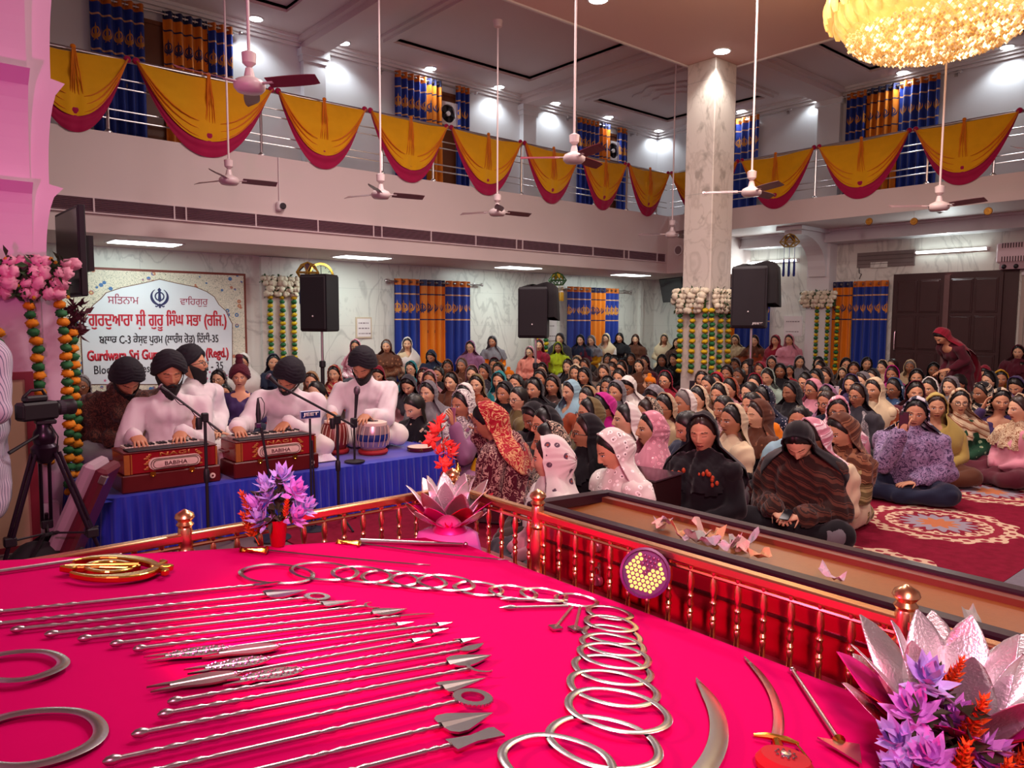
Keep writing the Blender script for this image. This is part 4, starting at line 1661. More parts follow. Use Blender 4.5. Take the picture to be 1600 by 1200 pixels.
strand('orange marigold strand hanging before the pink pillar, leftmost', pst([(46, 478), (50, 500), (58, 540), (62, 600), (68, 660), (75, 720)], PY - .14), .92, me_mar)
strand('long orange marigold strand down the edge of the pink pillar', pst([(95, 476), (99, 510), (105, 580), (107, 650), (108, 720), (110, 768)], PY - .14), .92, me_mar)
strand('orange marigold strand doubling the long one, by the signboard edge', pst([(112, 520), (117, 580), (119, 650), (121, 720), (122, 790)], PY - .08), .9, me_mar)
strand('short orange marigold strand cut by the view edge at the pink pillar', pst([(-3, 520), (-2, 560), (-1, 600)], PY - .14), .92, me_mar)
t = thing('dried_leaf_spray', 'dark maroon leaf spray under the pink flower bunch', 'leaves', tuple(ony(118, 500, PY - .05)))
rs = np.random.RandomState(9)
leafs(rs, 90, (.0, 0, .0), (.1, .08, .24), .09).build('leaves', plain('maroon_leaf', '4a1a2a', .7, var=.3), t)
mb = MB()
mb.tube([(.0, 0, .12), (0, 0, -.12)], .006, 5)
mb.build('stalk', M_FGREEN, t)


# ------------------------------------------------------------------ platform, sloping display bed with pink cloth
M_RED = plain('red_platform_paint', '7a1224', .5, var=.05)
struct('platform', MB().box(-2.6, 2.06, -2.5, 2.8, 0, .57), M_RED)
BZ, BS, BX = .66, .145, 1.86


def bedz(x, y=0):
 return BZ + BS * (BX - x)


def bed(px, py):
 """point on the sloping pink display"""
 d = ray(px, py)
 t = (BZ + BS * BX - EYE) / (d[2] + BS * d[0])
 return CAMP + d * t


m = Mat('hot_pink_cotton', .9, spec=.05)
n = m.noise(2.2, 3)
c = m.mix(n, 'cc0060', 'd80068')
m.col(c)
m.bump(m.noise(3.2, 4, dist=.6), .25, .02)
M_PINK = m.mat
mb = MB()
X = np.r_[np.linspace(-1.7, 1.84, 60), 1.86, 1.868, 1.87, 1.872]
Y = np.r_[-.9, np.linspace(-.88, 2.58, 60), 2.61, 2.618, 2.62, 2.622]
rs = np.random.RandomState(2)
G = np.zeros((len(X), len(Y), 3))
for i, x in enumerate(X):
 for j, y in enumerate(Y):
  z = bedz(min(x, BX)) - .004 + .0035 * math.sin(3.1 * x + 2.3 * y) * math.sin(2.0 * y - x)
  k = max(0, i - 60)
  l = max(0, j - 61)
  drop = (0, .004, .03, .11)[k] if k else 0
  drop = max(drop, (0, .004, .03, .12)[l] if l else 0)
  w = .006 * math.sin(14 * (x + y)) * (1 if drop > .05 else 0)
  G[i, j] = (x + (w if k else 0), y + (w if l else 0), z - drop)
cl = mb.grid(G).build('pink_display_cloth', M_PINK, None, 'all')
tag(cl, 'hot pink cloth spread over the sloping display bed for the weapons', 'cloth')
wd = MB().add([(-1.65, -.85, .571), (1.84, -.85, .571), (1.84, 2.59, .571), (-1.65, 2.59, .571), (-1.65, -.85, bedz(-1.65) - .02), (1.84, -.85, bedz(1.84) - .02), (1.84, 2.59, bedz(1.84) - .02), (-1.65, 2.59, bedz(-1.65) - .02)],
    [(3, 2, 1, 0), (4, 5, 6, 7), (0, 1, 5, 4), (1, 2, 6, 5), (2, 3, 7, 6), (3, 0, 4, 7)]).build('display_bed', M_WOODM)
tag(wd, 'low wooden display bed hidden under the hot pink cloth', 'bed')
NB = Vector((BS, 0, 1)).normalized()


def lay(o, p, q, lift=.0):
 """put a thing on the pink cloth: its local x runs from p towards q, local z is the cloth's normal"""
 v = Vector(q) - Vector(p)
 o.matrix_world = frame(Vector(p) + NB * lift, v, NB)
 return v.length


# ------------------------------------------------------------------ brass rail with turned balusters
def lathe_at(prof, x, y, z0, z1, n=10):
 """profile of (radius, 0..1 height)"""
 return MB().lathe([(r, z0 + h * (z1 - z0)) for r, h in prof], n, Tm(x, y, 0))


BAL = [(.014, 0), (.014, .04), (.009, .06), (.008, .2), (.011, .27), (.007, .30), (.012, .34), (.007, .38), (.012, .44), (.007, .5), (.012, .56), (.007, .6), (.009, .64), (.013, .74), (.010, .86), (.006, .92), (.010, .95), (.010, 1)]
POST = [(.036, 0), (.036, .05), (.027, .08), (.026, .2), (.033, .36), (.026, .52), (.023, .56), (.030, .59), (.023, .62), (.025, .66), (.025, .80), (.022, .82), (.030, .85), (.022, .88), (.034, .92), (.030, .955), (.012, .985), (.002, 1)]
RX, RY, RZ = 1.97, 2.70, .85


def rail(label, p0, p1, posts, skip=()):
 p0, p1 = np.array(p0, float), np.array(p1, float)
 d = p1 - p0
 L = np.linalg.norm(d)
 u = d / L
 t = thing('brass_railing', label, 'railing', (p0[0], p0[1], .57), math.atan2(d[1], d[0]))
 h = RZ - .57
 MB().bbox(0, L, -.020, .020, h - .032, h, .006).build('handrail', M_GOLDRAIL, t, True)
 MB().tube([(0, 0, h - .05), (L, 0, h - .05)], .008, 8).build('under_rail', M_GOLDRAIL, t, True)
 MB().box(0, L, -.02, .02, 0, .02).build('foot_rail', M_GOLDRAIL, t)
 bm_ = lathe_at(BAL, 0, 0, .015, h - .03).mesh('baluster', True)
 bm_.materials.append(M_GOLDRAIL)
 pmesh = lathe_at(POST, 0, 0, .0, h + .085, 14).mesh('rail_post', True)
 pmesh.materials.append(M_GOLDRAIL)
 for a in posts:
  link('rail_post', pmesh, t, (a, 0, 0))
 a = .045
 while a < L:
  if min([abs(a - q) for q in posts] + [9]) > .03:
   link('baluster', bm_, t, (a, 0, 0))
  a += .087
 return t


rail('brass baluster rail across the back of the pink display, before the blue stage', (-1.5, RY), (RX, RY), (.1, 2.3, 3.46))
rail('brass baluster rail along the right of the pink display, before the trough', (RX, RY - .03), (RX, -.9), (.53, 1.92))


# ------------------------------------------------------------------ weapons
def flatpoly(mb, pts, th=.004, z=.004):
 mb.prism(pts, z - th / 2, z + th / 2)
 return mb


HEAD = {}


def head_mesh(kind, s):
 """spear or arrow heads in local x (pointing +x), length s"""
 mb = MB()
 if kind == 'leaf':
  n = 10
  t = np.linspace(0, 1, n)
  w = .27 * s * np.sin(PI * np.clip(t, 0, 1) ** .62) * (1 - .25 * t)
  up_ = np.c_[t * s, w]
  out = np.r_[up_, up_[::-1][1:-1] * np.array([1, -1])]
 elif kind == 'spade':
  out = np.array([(0, .06), (.02, .22), (.12, .30), (.3, .30), (.6, .17), (1, 0), (.6, -.17), (.3, -.30), (.12, -.30), (.02, -.22), (0, -.06)]) * s
 elif kind == 'arrow':
  out = np.array([(0, .03), (-.18, .26), (1, 0), (-.18, -.26), (0, -.03)]) * s
 elif kind == 'long':
  out = np.array([(0, .05), (0, .2), (.1, .22), (1, 0), (.1, -.22), (0, -.2), (0, -.05)]) * s
 elif kind == 'chisel':
  out = np.array([(0, .04), (0, .17), (.45, .11), (.9, .20), (1.0, .17), (1.0, -.14), (.45, -.10), (0, -.19), (0, -.04)]) * s
 elif kind == 'flame':
  t = np.linspace(0, 1, 9)
  out = np.r_[np.c_[t, .14 * np.sin(PI * t ** .8) + .18 * t ** 2.2], np.c_[t, -.16 * np.sin(PI * t ** .7) + .16 * t ** 2.2][::-1][1:-1]] * s
 elif kind == 'moon':
  a = np.linspace(-1.9, 1.9, 14)
  o1 = np.c_[.42 + -.42 * np.cos(a), .46 * np.sin(a)]
  i1 = np.c_[.52 - .38 * np.cos(a[::-1] * .93), .40 * np.sin(a[::-1] * .93)]
  out = np.r_[o1, i1] * s
  out = out[::-1]
 elif kind == 'hook':
  t = np.linspace(0, 1, 9)
  out = np.r_[np.c_[t, .05 * np.sin(PI * t) + .04 * (1 - t)], np.c_[t, -.10 * np.sin(PI * t) * 0 - .03 * (1 - t) - .02 * np.sin(PI * t)][::-1][1:]] * s
  out[:, 1] -= .12 * s * (out[:, 0] / s) ** 2
 elif kind == 'flag':
  out = np.array([(0, .03), (.05, .12), (.5, .10), (.9, .14), (1, .02), (.6, -.05), (.05, -.12), (0, -.03)]) * s
 if kind == 'ring':
  mb.ring((.5 * s, 0), .30 * s, .5 * s, -.003, .003, 28)
  for k in range(28):
   a = k * 2 * PI / 28
   mb.box(.5 * s + .5 * s * math.cos(a) - .002, .5 * s + .5 * s * math.cos(a) + .002, .5 * s * math.sin(a) - .002, .5 * s * math.sin(a) + .002, -.002, .002)
  return mb
 mb.prism(out, -.0022, .0022)
 if kind in ('leaf', 'spade', 'long', 'arrow'):
  mb.add([(0, .012, .002), (0, -.012, .002), (s * .97, 0, .0022), (0, 0, .007)], [(0, 3, 2), (3, 1, 2)])
 return mb


M_SHAFT = plain('silver_shaft', 'c4b4b8', .3, 1.0, var=.16, scale=90)
M_BLADE = plain('polished_blade', 'bfbcbf', .22, 1.0, var=.1, scale=30)
gw = 'silver spears and arrows in the fan on the pink cloth'
spears = [
 # tail px, head base px, tip px, head kind, feather?, label
 ((-8, 962), (396, 919), (440, 914), 'flag', 0, 'thin spear with a small stepped blade, farthest of the fan'),
 ((-10, 981), (414, 934), (478, 926), 'spade', 0, 'spear with a broad polished leaf head, second of the fan'),
 ((25, 989), (477, 939), (514, 936), 'ring', 0, 'spear ending in a small bright ring'),
 ((78, 996), (503, 949), (558, 944), 'long', 0, 'spear with a slim dark arrow point beside the small ring spear'),
 ((130, 1003), (570, 952), (598, 949), 'moon', 0, 'spear with a small crescent head among the far spears'),
 ((180, 1011), (580, 963), (637, 957), 'leaf', 0, 'spear with a dark grey leaf head just past the small crescent'),
 ((216, 1019), (624, 968), (678, 964), 'hook', 0, 'spear ending in a thin curved hook blade'),
 ((226, 1036), (619, 981), (645, 976), 'arrow', 1, 'feathered arrow with the leftmost barbed head and speckled feather'),
 ((312, 1031), (683, 981), (706, 977), 'arrow', 2, 'feathered arrow with a plain feather and a head by the hook blade'),
 ((289, 1056), (674, 992), (698, 986), 'arrow', 1, 'feathered arrow whose speckled feather lies in the middle of three'),
 ((231, 1084), (643, 1007), (671, 1000), 'arrow', 2, 'feathered arrow with plain brown feather lying lowest on the cloth'),
 ((344, 1074), (719, 1007), (745, 999), 'arrow', 1, 'feathered arrow with the head lying farthest right'),
 ((271, 1102), (716, 1022), (762, 1014), 'flame', 0, 'spear with a curled flame-like blade above the leaf-headed one'),
 ((256, 1122), (698, 1042), (763, 1027), 'leaf', 0, 'spear with a wide grey leaf blade between flame and crescent heads'),
 ((216, 1153), (732, 1051), (774, 1044), 'moon', 0, 'spear with a large open crescent head'),
 ((172, 1196), (690, 1081), (759, 1066), 'long', 0, 'spear with a ridged dagger-like head under the large crescent'),
 ((120, 1240), (713, 1102), (764, 1092), 'ring', 0, 'spear ending in a large toothed ring'),
 ((140, 1275), (688, 1141), (768, 1120), 'spade', 0, 'spear with the largest polished spade head, near the camera'),
 ((250, 1290), (704, 1171), (782, 1152), 'chisel', 0, 'spear with a flared chisel blade, nearest the camera'),
]
for tail, hb, tip, kind, fe, lab in spears:
 a, b, c = bed(*tail), bed(*hb), bed(*tip)
 t = thing('feathered_arrow' if fe else 'spear', 'silver ' + lab, 'arrow' if fe else 'spear', (0, 0, 0), 0, gw)
 lift = .008
 L = lay(t, a, b, lift)
 hl = float(np.linalg.norm(c - b))
 rr = .0052 if not fe else .0045
 mb = MB()
 x0 = .0 if not fe else .17
 xs = np.linspace(x0, L, 60)
 ra = np.full(60, rr)
 for s0, s1 in ((.08, .30), (.52, .66), (.86, .97)):
  k = ((xs / L) > s0) & ((xs / L) < s1)
  ra[k] = rr * (1.0 + .28 * np.sin(np.arange(k.sum()) * 2.1))
 mb.tube(np.c_[xs, np.zeros(60), np.zeros(60)], ra, 8)
 mb.build('shaft', M_SHAFT, t, 'all')
 head_mesh(kind, hl).build('blade', M_BLADE, t, loc=(L, 0, .0))
 if fe:
  n = 9
  for sg in (-1, 1):
   mb = MB()
   pts = [(.185, .004 * sg)] + [(.185 - .15 * q, sg * (.004 + .018 * math.sin(PI * min(q * 1.15, 1) ** .8) + .012 * q)) for q in np.linspace(0, 1, n)] + [(.0, sg * .012), (.06, sg * .003)]
   mb.prism(pts if sg < 0 else pts[::-1], -.002, .002)
   if fe == 1:
    for k in range(14):
     mb.ball((.05 + .009 * k, sg * (.006 + .009 * ((k * 7) % 3) / 2), .002), .004, 6, 4)
   mb.build('feather', M_SILVER if fe == 1 else plain('bronze_feather', '8a7274', .4, .9, var=.15), t)
  MB().tube([(.04, 0, 0), (.19, 0, 0)], .0035, 6).build('nock', M_SHAFT, t)
 else:
  MB().lathe([(.002, -.012), (.007, -.006), (.009, .004), (.006, .014)], 10, Ry(PI / 2)).build('pommel', M_SHAFT, t, True)

# throwing rings
rings = [
 (372, 492, 899, 1, 'farthest ring of the chain, touching the stepped spear blade'),
 (451, 560, 896, 1, 'second ring of the chain along the back of the cloth'),
 (516, 612, 902, 1, 'third ring of the chain along the back of the cloth'),
 (563, 655, 906, 1, 'fourth ring of the chain along the back of the cloth'),
 (608, 697, 911, 1, 'fifth ring of the chain along the back of the cloth'),
 (652, 740, 915, 1, 'sixth ring of the chain, under the sword and sheath'),
 (709, 785, 922, 1, 'seventh ring of the chain, right of a small gap'),
 (765, 838, 929, 1, 'eighth ring of the chain, behind the two darts'),
 (814, 884, 934, 1, 'ninth ring of the chain, above the dart shafts'),
 (868, 932, 940, 1, 'last ring of the chain at its bend'),
 (918, 985, 961, 2, 'first and smallest ring of the column coming forward'),
 (915, 992, 979, 2, 'second ring of the column coming forward'),
 (912, 999, 994, 2, 'third ring of the column coming forward'),
 (909, 1005, 1011, 2, 'fourth ring of the column coming forward'),
 (905, 1012, 1030, 2, 'fifth ring of the column coming forward'),
 (896, 1015, 1049, 2, 'sixth ring of the column coming forward'),
 (888, 1024, 1079, 2, 'seventh ring of the column coming forward'),
 (885, 1041, 1115, 2, 'eighth and widest-set ring of the column'),
 (855, 1028, 1162, 2, 'ring nearest the camera but one in the column'),
 (779, 960, 1196, 2, 'ring nearest the camera, set left of the column'),
 (-52, 106, 1047, 3, 'wide flat quoit at the left edge of the cloth'),
 (-65, 166, 1155, 3, 'larger flat quoit nearest the camera at the left'),
]
for k, (x0, x1, yc, kind, lab) in enumerate(rings):
 a, b = bed(x0, yc), bed(x1, yc)
 ra = float(np.linalg.norm(b - a)) / 2
 cpt = (a + b) / 2
 t = thing('steel_ring', 'silver throwing ' + lab if kind < 3 else 'silver ' + lab, 'ring', (0, 0, 0), 0, 'throwing rings on the pink cloth')
 lay(t, cpt, b, .006 + .0022 * (k % 3))
 an = np.arange(48) * 2 * PI / 48
 w = (0, .0075, .009, .012)[kind]
 th = (0, .0035, .0035, .0025)[kind]
 prof = [(ra - w * 2, 0), (ra - w, th), (ra, 0), (ra - w, -th)]
 G = np.array([[((r_ + .0012 * math.sin(5 * q + k)) * math.cos(q), (r_ + .0012 * math.sin(5 * q + k)) * math.sin(q), h) for q in an] for r_, h in prof])
 t2 = MB().grid(G, cu=True, cv=True, flip=True).build('band', M_SILVER, t, True)


def sword(label, hilt, base, tip, width, bend, hilt_mat, cat='sword', blade_mat=None):
 """curved sword: hilt end px, blade base px, tip px"""
 h, b, p = bed(*hilt), bed(*base), bed(*tip)
 t = thing('curved_sword', label, cat, (0, 0, 0), 0, 'swords on the pink cloth')
 L = lay(t, b, p, .006)
 n = 24
 mb = MB()
 G = []
 for i, q in enumerate(np.linspace(0, 1, n)):
  yc = bend * 4 * q * (1 - q) * L
  w = width * (1 - .15 * q) * (1 if q < .82 else math.sqrt(max(0, (1 - q) / .18)) * .98 + .02)
  G.append([(q * L, yc - w, 0), (q * L, yc - w * .3, .0035), (q * L, yc + w, .001), (q * L, yc - w * .3, -.002)])
 mb.grid(np.array(G), cv=True)
 mb.build('blade', blade_mat or M_BLADE, t, True)
 hv = np.array(t.matrix_world.inverted() @ Vector(h))
 d = hv / max(np.linalg.norm(hv), 1e-6)
 hl = np.linalg.norm(hv)
 mb = MB()
 mb.tube([d * hl * q for q in (0, .2, .4, .6, .8, 1)], [.008, .011, .009, .011, .009, .013], 8)
 mb.build('grip', hilt_mat, t, True)
 pr_ = np.array([-d[1], d[0], 0])
 MB().tube([pr_ * -.045, pr_ * -.02 + np.array([0, 0, .004]), pr_ * .02 + np.array([0, 0, .004]), pr_ * .045], [.004, .007, .007, .004], 8).build('cross_guard', hilt_mat, t, True)
 MB().tube([pr_ * .04, pr_ * .05 + d * hl * .5 + np.array([0, 0, .01]), d * hl * .97 + np.array([0, 0, .004])], .003, 6).build('knuckle_guard', hilt_mat, t, True)
 MB().lathe([(.003, -.006), (.016, 0), (.003, .007)], 12, Tm(*(d * (hl + .004))) @ Ry(PI / 2)).build('pommel_disc', hilt_mat, t, True)
 return t


sword('thin curved sword with brass hilt behind the chain of rings', (378, 860), (416, 862), (672, 886), .006, -.02, M_BRASS)
sword('thin curved sword with brass hilt beside its sheath near the lotus', (528, 848), (562, 851), (797, 878), .006, -.035, M_BRASS)
a, b = bed(562, 850), bed(727, 855)
t = thing('sword_sheath', 'straight silver sheath lying beside the thin sword near the lotus', 'sheath')
L = lay(t, a, b, .012)
MB().tube([(0, 0, 0), (L * .5, 0, 0), (L * .97, 0, 0)], [.011, .009, .006], 10).build('tube', M_SHAFT, t, True)
MB().ball((L, 0, 0), .010, 10, 7).build('chape', M_SILVER, t, True)
t = thing('long_lance', 'long thin lance along the far left edge of the pink cloth', 'lance')
L = lay(t, bed(-20, 899), bed(190, 868), .006)
MB().tube([(0, 0, 0), (L * .7, 0, 0), (L, 0, 0)], [.006, .006, .0015], 8).build('shaft', M_SHAFT, t, True)
MB().tube([(L * .72, 0, .004), (L * .98, 0, .003)], [.007, .001], 6, flat=.5).build('point', M_BLADE, t, True)
sword('broad curved blade lying edge-on right of the ring column', (1035, 1275), (1046, 1255), (1087, 1064), .021, -.11, M_BRASS)
s5 = sword('curved sword with red-wrapped hilt and gold guard by the lilac flowers', (1236, 1230), (1212, 1160), (1162, 1030), .012, -.07, M_BRASS)
t = thing('hilt_cushion', 'red velvet hilt pad with a silver rosette under the curved sword', 'pad')
a, b = bed(1225, 1206), bed(1265, 1206)
lay(t, a, b, .004)
MB().lathe([(.052, 0), (.055, .012), (.045, .026), (.0, .03)], 24).build('pad', plain('red_velvet', 'b00818', .8), t, True)
MB().lathe([(.012, .026), (.01, .033), (.0, .034)], 10).build('rosette', M_SILVER, t, True)
mb = MB()
for k in range(10):
 q = k * 2 * PI / 10
 mb.ball((.018 * math.cos(q), .018 * math.sin(q), .029), .0035, 6, 4)
mb.build('beads', M_SILVER, t)
t = thing('mace_arrow', 'short silver rod with a broad triangular head pointing at the flowers', 'arrow')
L = lay(t, bed(1238, 1053), bed(1310, 1164), .009)
MB().tube([(0, 0, 0), (.01, 0, 0), (L, 0, 0)], [.008, .0055, .006], 10).build('shaft', M_SHAFT, t, True)
MB().ball((0, 0, 0), .010, 10, 7).build('knob', M_SILVER, t, True)
MB().lathe([(.006, -.008), (.014, .0), (.008, .012)], 10, Tm(L, 0, 0) @ Ry(PI / 2)).build('socket', M_BRASS, t, True)
MB().prism([(L + .004, -.045), (L + .10, .015), (L + .004, .040)], -.002, .002).build('blade', M_BLADE, t)
for (a, b, lab) in (((886, 943), (781, 940), 'upper of two small darts pointing left below the chain of rings'), ((887, 951), (780, 954), 'lower of two small darts pointing left below the chain of rings'), ((893, 953), (864, 989), 'small dart pointing at the camera, the left one of two'), ((906, 953), (897, 991), 'small dart pointing at the camera, by the ring column')):
 t = thing('small_dart', 'silver ' + lab, 'dart', (0, 0, 0), 0, 'small darts on the pink cloth')
 L = lay(t, bed(*a), bed(*b), .008)
 MB().tube([(0, 0, 0), (L - .02, 0, 0)], .005, 8).build('shaft', M_SHAFT, t, True)
 if 'camera' in lab:
  MB().prism([(L - .05, -.006), (L - .028, -.022), (L, 0), (L - .028, .022), (L - .05, .006)], -.003, .003).build('point', M_BLADE, t)
 else:
  MB().tube([(L - .055, 0, 0), (L - .035, 0, 0), (L, 0, 0)], [.005, .009, .001], 8).build('point', M_BLADE, t, True)

# brass emblem lying on the cloth
t = thing('brass_emblem', 'polished brass emblem of curved swords and ring at the far left of the cloth', 'emblem')
a, b = bed(267, 895), bed(88, 897)
s = float(np.linalg.norm(b - a)) / 2.06
lay(t, (a + b) / 2, b, .016)
mb = MB()
emblem(mb, s, -.009, .009, Rz(-PI / 2))
eo = mb.build('emblem_body', M_BRASS, t)
bv = eo.modifiers.new('edge', 'BEVEL')
bv.width = .004
bv.segments = 2
MB().tube([(s * .9, 0, .009), (-s * .4, 0, .011)], [.003, .008], 8).build('raised_ridge', M_BRASS, t, True)


# ------------------------------------------------------------------ metal lotus, artificial flowers
m = Mat('hammered_silver', .42, 1.0)
m.col('ece6ea').bump(m.noise(140, 2), .5, .004)
M_HAMMER = m.mat
M_MAGM = plain('magenta_foil', 'e81c98', .4, .5, var=.05)
M_REDM = plain('red_foil', 'c80a30', .4, .5, var=.05)


def lotus_petal(h, w, lean, curl):
 n, k = 12, 7
 G = np.zeros((n, k, 3))
 for i, q in enumerate(np.linspace(0, 1, n)):
  ww = w * (math.sin(PI * (q * .86 + .10)) ** .9) * (1 if q < .97 else .3)
  out = lean * q + curl * q * q
  for j, b in enumerate(np.linspace(-1, 1, k)):
   G[i, j] = (out - .25 * w * (b * b) * math.sin(PI * min(1, q + .1)) * -1, ww * b, h * q)
 P = np.concatenate([G, G[:, ::-1] + np.array([.003, 0, 0])], 1)
 return MB().grid(P, cv=True)


def lotus(label, loc, s, rz=0.):
 t = thing('metal_lotus', label, 'lotus', loc, rz)
 for tier, (cnt, h, w, lean, curl, r0, mat, ph) in enumerate(((7, .26, .062, .03, .07, .05, M_HAMMER, 0), (7, .22, .066, .09, .09, .075, M_HAMMER, .45), (8, .15, .07, .13, .06, .085, M_MAGM, .2), (8, .115, .062, .20, -.02, .09, M_HAMMER, .6))):
  me = lotus_petal(h * s, w * s, lean * s, curl * s).mesh('petal', 'all')
  me.materials.append(mat)
  for k in range(cnt):
   a = ph + k * 2 * PI / cnt
   mm = me
   if tier == 2 and k % 2:
    mm = me.copy()
    mm.materials[0] = M_REDM
   o = link('petal', mm, t, (r0 * s * .5 * math.cos(a), r0 * s * .5 * math.sin(a), .004 * tier))
   o.rotation_euler = (0, 0, a)
 MB().lathe([(.09 * s, -.01), (.07 * s, .02), (.02 * s, .04)], 20).build('cup', M_MAGM, t, True)
 return t


M_DRAPE = plain('pink_lilac_satin', 'd060b8', .45, var=.08)
st = thing('draped_stand', 'pink satin draped block under the corner lotus', 'stand', (1.90, 2.64, .57))
mb = MB()
an = np.arange(40) * 2 * PI / 40
G = np.array([[((r_ + .008 * math.sin(9 * a) * (1 - h / .13)) * math.cos(a), (r_ + .008 * math.sin(9 * a) * (1 - h / .13)) * math.sin(a), h) for a in an] for r_, h in ((.2, 0), (.17, .06), (.15, .115), (.10, .125), (.0, .126))])
G[..., 0] = np.minimum(G[..., 0], .045)
G[..., 1] = np.minimum(G[..., 1], .035)
mb.grid(G, cv=True).build('satin_drape', M_DRAPE, st, 'all')
MB().cyl((-.02, -.02, 0), (-.02, -.02, .12), .04, n=12).build('block', M_WOODM, st)
lotus('silver and magenta metal lotus at the back corner of the pink display', (1.862, 2.585, .70), .86, .3)
lotus('big hammered silver lotus behind the lilac flowers at the right', (1.735, .555, bedz(1.735)), 1.0, .1)

M_LILAC = plain('lilac_petal', 'c0aef0', .6, var=.12, scale=20)
M_LILACP = plain('pinkish_lilac_petal', 'd490ea', .6, var=.12, scale=20)
M_ORANGE = plain('orange_petal', 'e0560a', .65, var=.18, scale=20)
M_CORAL = plain('coral_petal', 'e8483c', .6, var=.15, scale=20)


def spiky(n, L, seed):
 """a leafy head of pointed petals opening along +z"""
 rs = np.random.RandomState(seed)
 mb = MB()
 for k in range(n):
  q = k / n
  a = k * 2.4
  el = R(82 - 78 * q + rs.randn() * 6)
  d = np.array([math.cos(a) * math.cos(el), math.sin(a) * math.cos(el), math.sin(el)])
  e = np.array([-math.sin(a), math.cos(a), 0])
  f = np.cross(d, e)
  p = np.array([0, 0, (1 - q) * L * .35])
  l = L * (.62 + .2 * rs.rand())
  w = l * .20
  v = [p, p + d * l * .35 + e * w, p + d * l * .62 + e * w * .85, p + d * l + f * l * .06, p + d * l * .62 - e * w * .85, p + d * l * .35 - e * w, p + d * l * .45 - f * l * .07]
  mb.add(v, [(0, 1, 6), (1, 2, 6), (2, 3, 6), (3, 4, 6), (4, 5, 6), (5, 0, 6)])
 return mb


def spike(n, L, w, seed):
 """an upright plume of small curled petals"""
 rs = np.random.RandomState(seed)
 mb = MB()
 for k in range(n):
  q = k / n
  a = k * 2.4
  d = np.array([math.cos(a), math.sin(a), .7])
  d /= np.linalg.norm(d)
  e = np.array([-math.sin(a), math.cos(a), 0])
  p = np.array([0, 0, L * q])
  l = w * (1 - .55 * q) * (.8 + .4 * rs.rand())
  v = [p, p + d * l * .5 + e * l * .25, p + d * l + np.array([0, 0, l * .3]), p + d * l * .5 - e * l * .25, p + d * l * .55 - np.array([0, 0, l * .15])]
  mb.add(v, [(0, 1, 4), (1, 2, 4), (2, 3, 4), (3, 0, 4)])
 mb.cyl((0, 0, -.04), (0, 0, L), w * .06, n=5)
 return mb


def me_of(mb, name, mat):
 me = mb.mesh(name, False)
 me.materials.append(mat)
 return me


ME_LIL = [me_of(spiky(22, .085, k), 'lilac_flower', M_LILAC) for k in range(2)] + [me_of(spiky(22, .085, 5), 'lilac_flower', M_LILACP)]
ME_ORG = [me_of(spike(46, .12, .034, k), 'orange_plume', M_ORANGE) for k in range(2)]


def flower_vase(label, loc, vase_mat, flowers, s=1.0, vh=.10, vr=.032):
 t = thing('flower_vase', label, 'flowers', loc)
 MB().lathe([(vr * .7, 0), (vr * .8, .004), (vr * 1.0, vh * .6), (vr * 1.08, vh), (vr * .95, vh), (vr * .85, vh * .5)], 18).build('vase', vase_mat, t, True)
 rs = np.random.RandomState(len(flowers))
 for kind, (x, y, z), (tx, ty, tz), sc in flowers:
  me = (ME_LIL if kind == 'L' else ME_ORG)[rs.randint(3 if kind == 'L' else 2)]
  o = link(me.name.split('.')[0], me, t, (x, y, z))
  d = Vector((tx, ty, tz)).normalized()
  o.rotation_euler = d.to_track_quat('Z', 'X').to_euler()
  o.scale = (sc * s,) * 3
  MB().tube([(0, 0, vh * .6), (x * .5, y * .5, (z + vh) * .5), (x, y, z)], .0028, 5).build('stem', M_FGREEN, t)
 a = leafs(rs, 46, (0, 0, vh + .07), (.12, .12, .13), .06)
 a.build('leaf_spray', plain('dark_olive_leaf', '2c3018', .7, var=.3), t)
 return t


def cam_off(loc, dx, dz, dd=0.):
 """offset of dx to the right and dz up as seen from the photo side"""
 v = _rt * dx + np.array([0, 0, 1]) * dz - _fw * dd
 return (float(v[0]), float(v[1]), float(v[2]))


fl = []
for (dx, dz, dd, kind, sc, tx) in ((-.05, .13, .02, 'L', 1.0, -.6), (-.015, .17, .03, 'L', .9, -.3), (.02, .235, 0, 'L', 1.0, .1), (.06, .19, .02, 'L', 1.0, .8), (.03, .165, -.03, 'L', .9, .4), (.085, .13, .0, 'L', 1.0, 1.2), (.06, .10, .03, 'L', .9, 1.0), (-.035, .085, .04, 'L', 1.0, -.5), (-.03, .205, .0, 'L', .9, -.4),
         (-.085, .10, .01, 'O', 1.0, -.35), (-.075, .04, .03, 'O', .9, -.5), (.045, .12, .05, 'O', .6, .3)):
 fl.append((kind, cam_off(None, dx, dz, dd), cam_off(None, tx, 1.0 if kind == 'L' else 1.4, .5), sc))
flower_vase('red vase of lilac and orange artificial flowers at the back rail', (1.095, 2.60, bedz(1.095) - .003), plain('red_glass_vase', 'a80818', .12, var=0), fl)
fl = []
for (dx, dz, dd, kind, sc, tx) in ((-.05, .12, .0, 'L', 1.05, -.5), (-.085, .075, .03, 'L', 1.0, -.9), (-.045, .055, .06, 'L', 1.0, -.5), (-.02, .175, -.02, 'L', 1.05, -.1), (.02, .11, .0, 'L', .9, .3), (.055, .05, .03, 'L', 1.0, .8), (-.09, .02, .05, 'L', 1.0, -1.), (.09, .02, .02, 'L', .9, 1.),
         (.035, .09, .03, 'O', 1.0, .1), (-.005, .02, .07, 'O', 1.0, -.1), (.10, .03, .05, 'O', .8, .5), (.045, .0, .08, 'O', .9, .3), (.03, .17, -.03, 'O', .7, .2)):
 fl.append((kind, cam_off(None, dx, dz, dd), cam_off(None, tx, 1.0 if kind == 'L' else 1.4, .5), sc))
